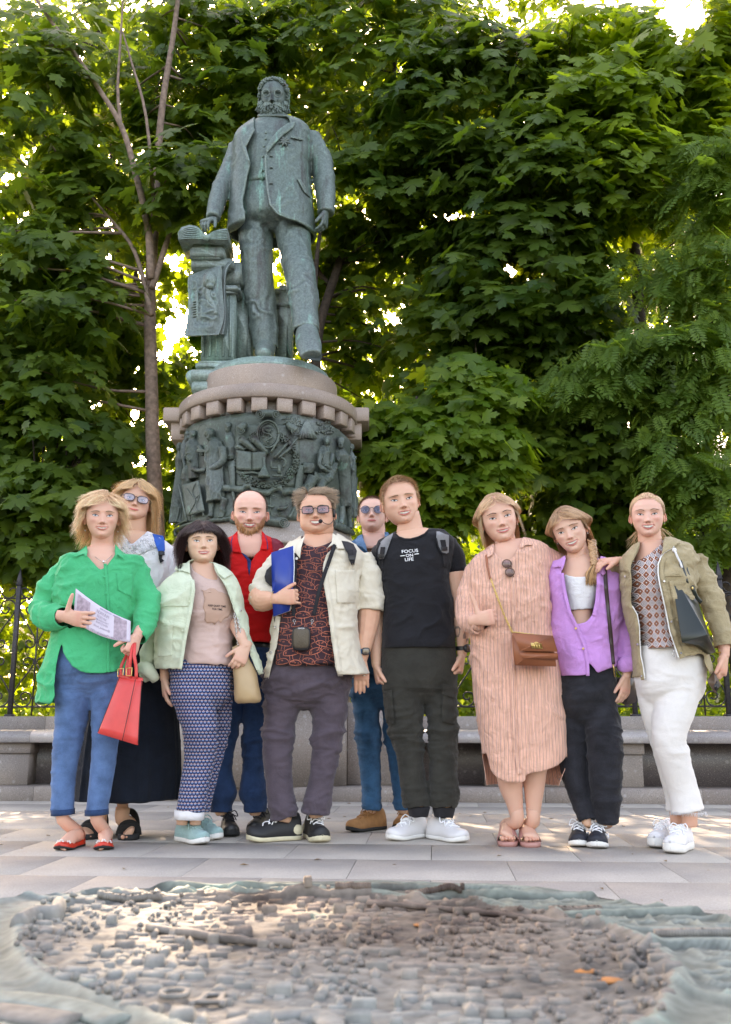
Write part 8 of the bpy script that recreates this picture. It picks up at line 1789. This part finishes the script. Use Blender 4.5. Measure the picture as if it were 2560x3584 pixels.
g=Geo();g.add(*rl([(925,545,60,9),(950,560,60,9),(958,590,60,8),(940,615,60,8)],1,10));g.add(*rl([(850,618,60,7),(905,622,60,7)],1,8));g.add(*rl([(912,600,62,13),(912,662,62,13)],1,12));g.add(*rl([(862,676,60,9),(935,680,60,9)],1,10));g.add(*rl([(852,560,58,8),(854,620,58,8)],1,10));g.build('microscope',B_rel,mon)
for q in((872,552,972,440,10),(905,550,1000,470,11),(850,510,910,410,8),(930,545,1045,400,7)):
 g=Geo();g.add(*rl([(q[0],q[1],52,q[4]),((q[0]+q[2])/2,(q[1]+q[3])/2,56,q[4]),(q[2],q[3],50,q[4])],1,10));g.build('instrument',B_rel,mon)
g=Geo()
for i,x in enumerate(np.linspace(-1,1,13)):g.add(*rl([(1110,262,14,5),(1112+x*30,330,22,9),(1115+x*68,400+10*abs(x),24+8*(i%2),10)],.8,8,2))
g.build('tent_cloth',B_rel,mon)
rpart('table_cloth',[rl([(1120,590,20,52),(1118,620,22,52),(1118,660,22,40)],.5)],amp=.008,fsc=(40,40,8),seed=5)
for x in np.linspace(-.9,.9,14):
 pass
g=Geo();r=np.random.default_rng(51)
for k in range(60):
 x,y=r.uniform(960,1060),r.uniform(240,300);g.add(*rl([(x,y,10,4),(x+r.normal(0,8),y+14,18,7),(x+r.normal(0,12),y+28,12,2)],.6,5,1))
for k in range(50):
 x,y=r.uniform(1180,1300),r.uniform(270,360);g.add(*rl([(x,y,10,4),(x+r.normal(0,8),y+12,18,6),(x+r.normal(0,12),y+24,12,2)],.6,5,1))
tag(g.build('foliage_relief',B_rel,mon),kind='stuff')
g=Geo();P=[];q_=[(498,765),(560,768),(640,775),(660,750),(700,750),(710,780),(760,790),(830,800),(880,770),(925,765),(940,800),(985,790),(1050,790),(1120,785)];q_=catm(np.array(q_,float),5)
for y in(-22,22):P.append([RP(a[0],a[1]+y,(46+14*math.sin(a[0]/16.0))*SM)for a in q_])
g.add(np.array(P).reshape(-1,3),grid_faces(2,len(q_),False));V2,F2=evaluated(g,[('SOLIDIFY',dict(thickness=.008,offset=0.0))]);g=Geo();g.add(V2,F2);g.build('ribbon',B_rel,mon)
g=Geo()
for pts in([(850,820,40,4),(848,960,40,4)],[(795,818,42,3),(850,815,44,4),(905,840,42,3)],[(812,822,42,2),(795,885,42,2)],[(812,822,42,2),(835,885,42,2)],[(825,890,46,8),(860,905,46,10),(880,890,46,6)]):g.add(*rl(pts,1,7))
g.build('scales',B_rel,mon)
g=Geo();g.add(*rl([(893,920,44,8),(925,915,48,20),(955,912,46,12),(978,895,44,5),(972,885,44,4),(958,893,44,4)],.9,12));g.add(*rl([(925,945,44,14),(928,950,44,20)],.8,10,1));g.build('oil_lamp',B_rel,mon)
g=Geo();g.add(*rl([(560,1000,30,22),(700,1012,40,30),(820,1005,46,34),(945,1018,48,36)],.9,20));a=np.linspace(0,16,50);g.add(*tube([RP(948+math.cos(q)*40*(1-q/18),1018+math.sin(q)*38*(1-q/18),86*SM)for q in a],.0045,6,1));g.add(*rl([(985,985,40,14),(1020,920,30,10),(1060,830,22,9),(1075,790,20,8)],1,10));g.build('scroll',B_rel,mon)
for q_ in([(150,1105,22,22),(300,1035,30,16),(430,1005,34,14),(560,990,34,14)],[(1310,1030,34,26),(1380,1060,40,26),(1450,1095,36,22)]):rpart('rocky_ledge',[rl(q_,.8)],amp=.007,fsc=(24,24,24),seed=9)
g=Geo();g.add(*tube([RP(1448,1060,50*SM),RP(1482,690,70*SM)],[.008,.004],8));g.build('rifle',B_rel,mon)
# ---------------- the bronze man
ST=8.12;st=thing('bronze_statue',(MCX,MCY,zGt),'green bronze statue of a bearded man in frock coat, hand on an open book','statue')
zP1=zat(1241,MCY-.53)
g=Geo();V,F=lathe((MCX,MCY,0),[(0,zGt),(.535,zGt),(.545,zGt+.02),(.54,zP1-.05),(.525,zP1-.02),(.50,zP1),(0,zP1)],80);g.add(V,F);g.build('plinth_disc',B_grn,st)
H=Head(smile=0,open_=0,jaw=1.0,wide=.98,nose=1.15,cheeks=.8);hb=Geo()
(x1,y1),(x2,y2),cpx=(868,210),(958,212),(905,336);s1,s2=np.array(S('S1',x1,y1)),np.array(S('S1',x2,y2));em=(s1+s2)/2;Mx=rotm(0,-14,1.5);ye=H.front(np.array([0.]),np.array([.03]))[0];d=ray(*em);p=np.array([0,0,CH])+d*((ST-.20)/d[1]);u=.33
tgt=np.linalg.norm(s2-s1)*1.04
for _ in range(4):
 o=p-u*(Mx@np.array([0,ye,0]));e1_,e2_=(proj(o+u*(Mx@np.array([q,ye,0])))for q in(-.15,.15));u*=tgt/np.linalg.norm(e1_-e2_)
u*=1.03;o=p-u*(Mx@np.array([0,ye,.04]))
o=p-u*(Mx@np.array([0,ye,0]))
V,F=H.mesh(90);g=Geo();g.add(V,F);fg,eg=face_geo(H,dict(skin=(.1,.1,.1),iris=(.02,.02,.02),lips=(.1,.1,.1),brow=(.1,.1,.1)));g.join(fg);g.join(eg);put(g,Mx,u,o)
for i in range(len(g.M)):g.M[i][:]=0
g.build('head',B_fig,st)
r=np.random.default_rng(60);g=Geo();V0,F0=H.mesh(70);nv=vnormals(V0,F0);nv=nv*np.sign((nv*V0).sum(1).mean())
def tuft(Vsel,n,L,w,dn,out=.5,curl=.02):
 idx=r.choice(len(Vsel),n)
 for i in idx:
  P0=V0[Vsel[i]]if False else V0[Vsel[i]];n0=nv[Vsel[i]];a=P0;dd=nrm(n0*out+np.array(dn)+r.normal(0,.3,3));l=L*r.uniform(.6,1.2);s_=nrm(np.cross(dd,n0))*r.uniform(-1,1);pts=[a,a+dd*l*.4+s_*curl+n0*.01,a+dd*l*.8-s_*curl,a+dd*l+s_*curl*.6-n0*.01];g.add(*tube(pts,[w,w*1.25,w,w*.35],6,2))
bk=np.where((beardmask(V0)>.3))[0];tuft(bk,900,.20,.015,(0,-.25,-1.0),.42,.02)
must=np.where((np.abs(V0[:,0])<.13)&(np.abs(V0[:,2]+.225)<.03)&(V0[:,1]<-.2))[0]
for i in r.choice(must,90):
 sx_=np.sign(V0[i,0])or 1;a=V0[i];g.add(*tube([a+nv[i]*.012,a+np.array([sx_*.05,-.035,-.01]),a+np.array([sx_*.10,-.025,-.05+r.normal(0,.01)])],[.020,.024,.010],6,2))
hk=np.where(hairmask(V0,[(0,.43),(25,.41),(42,.30),(58,.16),(68,.02),(78,-.12),(88,.02),(102,.04),(115,-.1),(135,-.22),(180,-.25)])&(V0[:,2]>-.3))[0];tuft(hk,900,.085,.016,(0,.1,.0),.9,.03)
put(g,Mx,u,o);g.build('hair_and_beard',B_fig,st)
g=Geo();a=np.linspace(0,6.283,25)
for s_ in(-1,1):g.add(*tube(np.stack([s_*.150+np.cos(a)*.088,np.full(25,ye-.075),.0+np.sin(a)*.088],-1),.017,8,1))
g.add(*tube([(-.065,ye-.05,.02),(0,ye-.075,.045),(.065,ye-.05,.02)],.011,8,3));put(g,Mx,u,o);g.build('pince_nez',B_fig,st)
g=Geo();g.add(*limb_px('S1',[(910,330,.02,78),(905,400,.02,82),(905,460,.02,95),(905,520,.02,130)],ST,20,2));g.build('neck',B_fig,st)
vest=[(800,440,1010,430,.13,.12),(700,520,1120,500,.20,.18),(640,650,1180,640,.26,.20),(650,800,1170,800,.26,.20),(670,950,1150,950,.25,.20),(680,1010,1140,1010,.25,.2)]
garment('waistcoat',[loft(torso_rings('S1',vest,ST))],B_fig,st,.014,3,.003,(4,4,14),111,None,thick=0,ends=[],cuts=[])
GV=bvh(GAR[[k for k in GAR if k.startswith('waistcoat')][-1]])
g=Geo()
for x,y in((862,522),(860,572),(846,632),(838,716),(840,830),(842,920)):
 p_,n_=hit(GV,*S('S1',x,y))
 if p_ is not None:g.add(*ball(p_,(.011,.011,.011),8,6));
tag(g.build('waistcoat_button',B_fig,st),None)
g=Geo();g.add(*tube(surf_pts(GV,'S1',[(832,815),(822,850),(835,890),(822,930),(850,965),(856,940)],.012,ST),.007,7,4));g.build('watch_chain',B_fig,st)
coat=[(780,430,1030,425,.14,.13),(650,530,1180,470,.21,.19),(600,620,1235,560,.27,.21),(592,800,1222,800,.29,.22),(580,1000,1235,1000,.29,.23),(562,1200,1255,1200,.30,.24),(548,1345,1272,1375,.30,.25)]
al=[(640,640,0,82),(572,820,0,80),(500,980,-.06,76),(452,1130,-.14,66),(432,1215,-.2,56)];ar=[(1215,560,0,88),(1305,740,0,90),(1335,900,-.02,86),(1348,1050,-.06,78),(1350,1180,-.08,68)]
cc=[('S1',[(770,380),(765,470),(715,560),(690,640),(735,760),(705,900),(668,1080),(690,1180),(705,1230),(660,1290),(545,1350),(545,1500),(1280,1500),(1270,1380),(1150,1255),(1020,1215),(935,1170),(885,1100),(865,1000),(850,850),(845,720),(885,640),(1000,520),(1060,440),(1040,380)],'front')]
_,fcoat=garment('frock_coat',[loft(torso_rings('S1',coat,ST,48))]+[limb_px('S1',q,ST,22,4)for q in(al,ar)],B_fig,st,.013,3,.0065,(3,3,2.5),112,None,thick=.02,cuts=cc)
BC=bvh(fcoat)
for poly in([(760,465),(700,520),(655,560),(668,640),(720,760),(735,760),(700,640),(740,560),(770,500)],[(1040,440),(1108,430),(1085,480),(980,560),(900,650),(868,690),(862,640),(900,570),(960,500)]):add_patch('lapel',BC,'S1',poly,B_fig,st,.035,.018,puff=.008)
add_patch('breast_pocket',BC,'S1',[(1065,545),(1170,565),(1165,585),(1062,562)],B_fig,st,.02,.01);add_patch('pocket_flap',BC,'S1',[(1115,895),(1145,900),(1240,1045),(1235,1062),(1170,1000)],B_fig,st,.022,.012);add_patch('front_edge',BC,'S1',strap_poly([(858,700),(862,850),(878,1000),(900,1110),(960,1180),(1060,1222)],16),B_fig,st,.022,.01)
g=Geo()
for y in(708,802,930):P_=surf_pts(BC,'S1',[(890,y),(918,y+3)],.012,ST);g.add(*tube(P_,.006,6))
g.build('buttonhole',B_rel,st)
g=Geo();c_=surf_pts(BC,'S1',[(1013,590)],.022,ST)[0];mS=.4310*ST/ray(*S('S1',1013,590))[1]/FPX
for k in range(8):q=k*.785+.39;g.add(*tube([c_,c_+np.array([math.cos(q),0,math.sin(q)])*52*mS],[14*mS,3*mS],6,1))
g.add(*ball(c_,(20*mS,.012,20*mS)));g.build('order_star',B_rel,st)
tl_=[(775,60,0,138),(785,300,-.02,132),(800,520,-.02,122),(828,760,0,112),(850,960,0,104),(862,1075,0,96)];tr_=[(1075,60,-.02,150),(1100,260,-.10,130),(1140,450,-.20,122),(1165,640,-.26,116),(1180,800,-.30,106),(1195,930,-.34,98)]
trousers('trousers',B_fig,st,'S2',[(640,-260,1200,-260,.22,.2),(628,-60,1236,-60,.25,.22),(640,40,1230,50,.24,.2)],[tl_,tr_],ST,.010,113,.013,peaks=(4.2,4.5,3.9),fsc=(4.5,4.5,1.6),pleat=.8)
g=Geo();g.add(*tube([W('S2',1195,900,ST-.33),W('S2',1200,990,ST-.42),W('S2',1215,1060,ST-.52),W('S2',1228,1120,ST-.60)],[(.09,.085),(.105,.085),(.105,.07),(.085,.045)],20,4));V,F=remesh(g,.01,3);g=Geo();g.add(V,F);g.build('boot',B_fig,st)
g=Geo();c1=[W('S2',x,y,ST+dd)for x,y,dd in((1150,1050,-.40),(1300,1060,-.40),(1318,1140,-.54),(1305,1175,-.62),(1230,1165,-.64),(1150,1130,-.56))];n_=len(c1);V=np.array(c1+[q+np.array([0,.02,.03])for q in c1]);g.add(V,[tuple(range(n_))[::-1],tuple(range(n_,2*n_))]+[(i,(i+1)%n_,(i+1)%n_+n_,i+n_)for i in range(n_)]);g.build('boot_sole',B_rel,st,False)
g=Geo();g.add(*tube([W('S2',862,1050,ST),W('S2',850,1100,ST-.12),W('S2',845,1112,ST-.25)],[.09,.085,.05],16,3));g.build('boot',B_fig,st)
h1=hand_geo(W('S1',1345,1165,ST-.10),(-.05,-.1,-1),(-.8,.3,0),(-.4,-1,0),.27,(24,30,34,40),(.9,.25),.1,vox=.005);g=Geo();V,F=h1 .arr();g.add(V,F);g.build('hand',B_fig,st)
h2=hand_geo(W('S1',436,1222,ST-.20),(-.45,-.75,-.55),(0,.35,-1),(.6,-.3,0),.26,(34,40,44,48),(.8,.4),.16,vox=.005);g=Geo();V,F=h2 .arr();g.add(V,F);g.build('hand',B_fig,st)
def WS(x,y,dd):return W('S2',x,y,ST+dd)
g=Geo();hexa(g,[WS(330,960,-.16),WS(600,960,-.20),WS(610,1145,-.20),WS(318,1240,-.16)],[WS(420,900,.35),WS(720,900,.30),WS(735,1120,.30),WS(420,1180,.35)],.006)if False else None
def block(name,x0,x1,y0,y1,d0,d1,mat=B_fig,bev=.008,par=None,taper=0):
 g=Geo();a=WS(x0,y1,d0);b_=WS(x1,y1,d0);zt=WS(x0,y0,d0)[2];zb_=a[2];A=[np.array([a[0]-taper,ST+d0,zb_]),np.array([b_[0]+taper,ST+d0,zb_]),np.array([b_[0],ST+d0,zt]),np.array([a[0],ST+d0,zt])];B_=[q+np.array([0,d1-d0,0])for q in A];hexa(g,A,B_,bev);return g.build(name,mat,par or st,False),A
_,A=block('lectern_shaft',330,600,600,1160,-.12,.36,B_grn)
for k in range(5):
 x=352+k*56;g=Geo();g.add(*tube([WS(x,640,-.125),WS(x-4,1130,-.125)],.012,8));g.build('flute',B_grn,st)
for k in range(5):
 y_=ST-.05+k*.085;xx_=WS(600,900,-.12)[0]+.002;g=Geo();g.add(*tube([(xx_,y_,WS(0,640,-.12)[2]),(xx_,y_,WS(0,1130,-.12)[2])],.011,8));g.build('flute',B_fig,st)
block('lectern_capital',300,650,545,605,-.18,.40,B_fig,.02);block('lectern_foot',285,640,1160,1235,-.20,.42,B_grn,.02);block('lectern_base',255,690,1330,1420,-.26,.5,B_grn,.01)
g=Geo();a0=WS(262,1290,-.22);b0=WS(690,1290,-.22);g.add(*tube([a0,b0],.055,16));g.add(*tube([a0,a0+np.array([0,.65,0])],.055,16));g.build('torus_moulding',B_grn,st)
for i,(x0,x1,y0,y1,d0)in enumerate(((250,600,330,420,-.16),(240,520,235,330,-.20),(262,545,200,236,-.19))):block('closed_book',x0,x1,y0,y1,d0,.28,B_fig,.014)
block('cloth_block',520,690,350,560,-.10,.34,B_fig,.03)
def book_half(pts,name):
 A=[WS(x,y,-.27)for x,y in pts];B_=[q+np.array([0,.42,.03])for q in A];n=len(A);g=Geo();g.add(np.array(A+B_),[tuple(range(n))[::-1],tuple(range(n,2*n))]+[(i,(i+1)%n,(i+1)%n+n,i+n)for i in range(n)]);g.build(name,B_fig,st,False)
book_half([(378,190),(300,186),(150,188),(146,130),(175,82),(240,62),(300,72),(345,105),(378,150)],'open_book_leaf');book_half([(378,190),(378,150),(420,118),(480,98),(548,90),(556,186),(460,194)],'open_book_leaf')
g=Geo()
for i in range(7):
 g.add(*tube([WS(372,178-i*4,-.275),WS(310,172-i*13,-.28),WS(230,172-i*15,-.28),WS(152,180-i*10,-.275)],.0055,6,4));g.add(*tube([WS(385,180-i*4,-.275),WS(440,178-i*10,-.28),WS(500,180-i*12,-.28),WS(550,180-i*13,-.275)],.0055,6,4))
g.add(*tube([WS(378,165,-.30),WS(372,190,.05)],.03,12));g.build('book_leaves',B_grn,st)
def sheet(name,L,Rr,dep,off=0.0,seed=0):
 """hanging sheet between a left and a right edge given top to bottom"""
 L=catm(np.array(L,float),6);Rr=catm(np.array(Rr,float),6);n=len(L);m=20;P=np.array([[WS(*(L[i]*(1-u_)+Rr[i]*u_)[:2],dep+off+(L[i]*(1-u_)+Rr[i]*u_)[2]+.03*math.sin(u_*5+i*.12))for u_ in np.linspace(0,1,m)]for i in range(n)])
 g=Geo();g.add(P.reshape(-1,3),grid_faces(n,m,False));V2,F2=evaluated(g,[('SUBSURF',dict(levels=2)),('SOLIDIFY',dict(thickness=.014,offset=0.0))]);q=proj(V2);cx_=(q[:,0]-T['S2'][0])/T['S2'][2];cy_=(q[:,1]-T['S2'][1])/T['S2'][2];inside=np.clip(1-((cx_-360)/125)**4,0,1)*np.clip(1-((cy_-700)/240)**4,0,1)
 if off==0:V2=V2-np.array([0,1,0])*(inside*(.045*fbm(V2*9,4,3)+.02*ridge(V2*16,4)-.02))[:,None]
 g=Geo();g.add(V2,F2);return g.build(name,B_fig,st)
sheet('hanging_sheet',[(245,470,.0),(228,520,-.02),(232,700,-.02),(222,850,-.03),(200,968,-.05)],[(500,395,.0),(495,450,-.02),(512,650,-.03),(520,820,-.04),(478,958,-.06)],-.24)
sheet('hanging_sheet',[(500,395,.0),(500,450,0),(510,700,0),(500,850,0),(480,950,0)],[(612,345,.02),(545,430,0),(530,600,0),(552,800,0),(545,960,-.01)],-.18,.001)
g=Geo();c_=WS(405,515,-.30);g.add(*ball(c_,(.062,.045,.085)));g.add(*ball(c_+[-.01,-.035,-.01],(.012,.02,.02)));g.add(*ball(c_+[.01,-.02,-.06],(.035,.03,.03)))
for k in range(7):g.add(*tube([WS(270,690+k*20,-.275),WS(300,682+k*20,-.295),WS(325,695+k*20,-.285)],.008,6,3))
g.add(*tube([WS(300,600,-.28),WS(305,700,-.29),WS(310,860,-.285)],.013,8,3));g.add(*tube([WS(400,580,-.29),WS(400,660,-.30),WS(440,730,-.29),WS(450,800,-.285)],.03,10,3));g.build('anatomical_relief',B_fig,st)
block('lectern_rear',575,735,560,1165,.02,.44,B_fig,.03);block('drapery_pier',930,1060,540,1120,.12,.50,B_fig,.03)
for(y0,y1)in((575,600),(690,720)):block('pier_band',925,1068,y0,y1,.10,.52,B_fig,.01)
# ================================================================== bronze relief map of the town in the foreground
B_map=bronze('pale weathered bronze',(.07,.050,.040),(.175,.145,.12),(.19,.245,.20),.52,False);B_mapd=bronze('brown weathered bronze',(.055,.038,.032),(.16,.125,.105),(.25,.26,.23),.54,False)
B_rim=bronze('verdigris rim bronze',(.09,.08,.068),(.165,.185,.155),(.19,.27,.225),.49,False)
for _m in(B_map,B_mapd,B_rim):_b=_m.node_tree.nodes['Principled BSDF'];_b.inputs['Roughness'].default_value=.78;_b.inputs['Metallic'].default_value=0;_b.inputs['Specular IOR Level'].default_value=.25
M_rust=plain('orange lichen',(.36,.14,.04),.8,var=.3,vs_=60)
mz=.36;tm=thing('relief_map',(0.1,1.1,0),'large round bronze relief map of a town with tiny buildings on low plinth','relief')
def MP(x,y,z=mz):return WG('s',x,y,z)
far=[(-260,3230),(0,3160),(300,3125),(700,3108),(1150,3098),(1500,3098),(1800,3112),(2050,3138),(2300,3180),(2560,3215),(3000,3330)]
fp=np.array([MP(*q)[:2]for q in far]);fp=catm(fp,5)
c_=np.array([.05,.75]);near=np.stack([c_[0]+1.15*np.cos(np.linspace(-.25,-math.pi+.25,40)),c_[1]+.55*np.sin(np.linspace(-.25,-math.pi+.25,40))],-1);out=np.concatenate([fp,near])
nx,ny=560,430;X,Y=np.meshgrid(np.linspace(-1.3,1.45,nx),np.linspace(.55,1.95,ny));P2=np.stack([X.ravel(),Y.ravel()],-1)
ins=inpoly(P2,out);P3=np.concatenate([P2,np.full((len(P2),1),mz)],1);Q=proj(P3)
qx,qy=Q[:,0],Q[:,1]
inner=[(60,3330),(75,3240),(150,3190),(330,3165),(620,3150),(1200,3150),(1500,3165),(1900,3215),(2150,3265),(2300,3330),(2370,3420),(2340,3520),(2200,3640),(1500,3900),(700,3640),(300,3500),(120,3420)]
iw=np.array([MP(*q)[:2]for q in inner]);iw=catm(np.concatenate([iw,iw[:1]]),4)[:-1];tin=inpoly(P2,iw)
def dist_to(P,poly):
 d=np.full(len(P),9.0)
 for i in range(len(poly)):
  a,b_=poly[i],poly[(i+1)%len(poly)];ab=b_-a;t=np.clip(((P-a)@ab)/(ab@ab+1e-9),0,1);d=np.minimum(d,np.linalg.norm(P-a-t[:,None]*ab,axis=1))
 return d
de=dist_to(P2,out);di=dist_to(P2,iw)
z=mz+.003*(fbm(np.stack([P2[:,0]*9,P2[:,1]*9,0*P2[:,0]],-1),3,2)-.5)+.005*np.exp(-(de/.012)**2)+.009*np.exp(-(di/.012)**2)*(qx<2560)+.002*ridge(np.stack([P2[:,0]*18,P2[:,1]*26,0*P2[:,0]],-1),5)
z+=np.where(tin,.006*fbm(np.stack([P2[:,0]*90,P2[:,1]*90,0*P2[:,0]],-1),2,7)-.003,0)
for(x,y,a,b_)in((620,3135,.24,.055),(1250,3130,.26,.05),(1960,3165,.20,.05),(2420,3230,.17,.06),(2560,3400,.10,.12)):
 c=MP(x,y)[:2];e=np.sqrt(((P2[:,0]-c[0])/a)**2+((P2[:,1]-c[1])/b_)**2);z+=.007*np.exp(-((e-1)/.07)**2)-.004*(e<.93)+.007*(e<.8)*ridge(np.stack([P2[:,0]*40,P2[:,1]*40,0*e],-1),9)**2
V=np.concatenate([P2,z[:,None]],1);F=grid_faces(ny,nx,False);F=F[ins[F].all(1)];V2=smooth_border(V,[F],4);k_=tin[F].all(1);g=Geo();g.add(V2,F[~k_]);F2=F[k_];g.F.append(F2);g.M.append(np.ones(len(F2),int));g.build('plate',[B_rim,B_map],tm)
hz_=lambda x,y:np.interp(0,[0],[0])
g=Geo();rim=np.concatenate([out,out[:1]]);V,F=loft([[(x,y,zz_)for x,y in out]for zz_ in(mz-.09,mz-.012,mz+.002)],cap=False);g.add(V,F);g.build('plate_edge',B_map,tm)
g=Geo();cc_=out.mean(0);V,F=loft([[(cc_[0]+(x-cc_[0])*.8,cc_[1]+(y-cc_[1])*.8,zz_)for x,y in out]for zz_ in(0.0,mz-.088)]);g.add(V,F);g.build('granite_base',G_wall,tm)
def zmap(x,y):
 i=int(np.clip((x+1.3)/2.75*(nx-1),0,nx-1));j=int(np.clip((y-.55)/1.4*(ny-1),0,ny-1));return z[j*nx+i]
r=np.random.default_rng(71);gb=Geo();gd=Geo();gr_=Geo();big=[]
def hut(g,x,y,w,d,h,a,roof=.4):
 zb_=zmap(x,y)-.004;ca,sa=math.cos(a),math.sin(a);V=[]
 for k,hh in((1,0),(1,h)):
  for sx_,sy_ in((-1,-1),(1,-1),(1,1),(-1,1)):V.append((sx_*w/2*k,sy_*d/2*k,hh))
 V+=[(-w/2*.9,0,h*(1+roof)),(w/2*.9,0,h*(1+roof))];V=np.array(V);V=np.stack([x+V[:,0]*ca-V[:,1]*sa,y+V[:,0]*sa+V[:,1]*ca,zb_+V[:,2]],-1)
 g.add(V,[(0,1,5,4),(1,2,6,5),(2,3,7,6),(3,0,4,7),(4,5,9,8),(6,7,8,9),(5,6,9),(7,4,8)])
for iu in range(-75,76):
 for iv in range(-52,53):
  u_,v_=iu*.0195,iv*.0135;th=-.10+.25*math.sin(u_*1.7+1)+.2*math.sin(v_*3.3);x,y=.05+u_*math.cos(-.12)-v_*math.sin(-.12)+r.normal(0,.0022),1.22+u_*math.sin(-.12)+v_*math.cos(-.12)+r.normal(0,.0016)
  if y<.72 or y>1.8 or not inpoly(np.array([[x,y]]),iw)[0]:continue
  f_=fbm(np.array([[x*7,y*7,.3]]),2,11)[0]
  if iu%9==0 or(iv+iu//9)%8==0 or r.uniform()<.10 or f_<.30:continue
  if f_>.60 and r.uniform()<.6:
   for q in range(2):s_=r.uniform(.002,.0045);V,F=ball((x+r.normal(0,.004),y+r.normal(0,.003),zmap(x,y)+s_*.6),(s_,s_,s_),6,4);V=V+r.normal(0,s_*.16,V.shape);gd.add(V,F)
  else:hut(gb if r.uniform()<.7 else gd,x,y,r.uniform(.010,.0225),r.uniform(.006,.0125),r.uniform(.0018,.0078)*(1.5 if r.uniform()<.1 else 1),th+(1.57 if r.uniform()<.25 else 0),r.uniform(.15,.7))
tag(gb.build('town_building',B_map,tm,False),kind='stuff');tag(gd.build('town_tree',B_mapd,tm,False),kind='stuff')
for(px,py,w,d,h)in((560,3262,.05,.04,.03),(1130,3330,.07,.02,.022),(1330,3345,.10,.02,.025),(1500,3395,.16,.022,.022),(1750,3400,.20,.022,.022),(1600,3512,.11,.05,.028),(2050,3400,.07,.04,.015),(1150,3420,.08,.03,.018),(980,3480,.05,.05,.04),(1700,3290,.06,.02,.01),(1290,3280,.09,.02,.012)):
 p_=MP(px,py);g=Geo();hut(g,p_[0],p_[1],w*.45,d*.32,h*.3,-.12,.35);g.build('landmark',B_map if px%3 else B_mapd,tm,False)
for pts,ra in(([(1290,3160),(1500,3175),(1800,3205),(1980,3228)],.003),([(520,3245),(800,3290),(1020,3300)],.004)):
 g=Geo();V,F=tube([MP(x,y,mz+.006)for x,y in pts],ra,8,6);V=folds(V,vnormals(V,F),.008,(60,60,60),2);g.add(V,F);g.build('tree_row',B_mapd,tm)
for px,py,s_ in((1480,3245,.012),(2050,3405,.014),(2130,3436,.016)):
 p_=MP(px,py);V,F=ball((p_[0],p_[1],zmap(p_[0],p_[1])+.002),(s_,s_*.6,s_*.14),10,8);V=V+.25*s_*(fbm(V*90,2,1)[:,None]-.5);g=Geo();g.add(V,F);g.build('lichen_patch',M_rust,tm)
def ribbon(name,pts,w,h,mat=B_map):
 P_=catm(np.array([MP(x,y,mz)for x,y in pts]),5);V,F=tube(P_+[0,0,h*.5],[(w,h)]*len(P_),10,1,ref=(0,0,1));g=Geo();g.add(V,F);return g.build(name,mat,tm)
ribbon('map_wall',[(330,3460),(230,3440),(130,3400),(70,3340),(60,3280),(100,3240),(190,3222)],.010,.005,B_rim);ribbon('map_wall',[(60,3262),(120,3232),(190,3225),(205,3195)],.010,.014,B_mapd)
ribbon('scroll_edge',[(-100,3500),(60,3510),(250,3535),(420,3590)],.018,.005,B_rim);ribbon('scroll_edge',[(-100,3545),(60,3560),(250,3590)],.02,.005,B_mapd);ribbon('scroll_edge',[(700,3640),(900,3580),(1060,3560),(1150,3585),(1160,3640)],.012,.005,B_mapd)
def mtext(ch,px,py,size,sq=.9):
 c=MP(px,py);g=Geo();V,F=text_geo(ch,lambda x,y:np.array([c[0]+x,c[1]+y*sq,zmap(c[0],c[1])+.003]),size)
 if len(V):g.add(V,F);V2,F2=evaluated(g,[('SOLIDIFY',dict(thickness=.004,offset=1.0))]);g=Geo();g.add(V2,F2);g.build('raised_letter',B_mapd,tm,False)
mtext('О',600,3522,.042);mtext('Д',728,3530,.042)
r=np.random.default_rng(72)
for(x0,y0,x1,y1,n_)in((350,3166,560,3160,26),(930,3143,1150,3140,26),(1180,3150,1620,3148,44),(1930,3200,2100,3198,24),(2300,3282,2560,3280,26)):
 g=Geo()
 for k in range(n_):
  t=k/(n_-1);p_=MP(x0+(x1-x0)*t,y0+(y1-y0)*t);V,F=box((p_[0],p_[1],zmap(p_[0],p_[1])+.004),(.006*r.uniform(.6,1.1),.010,.008));g.add(V,F)
 tag(g.build('small_lettering',B_mapd,tm,False),kind='stuff')
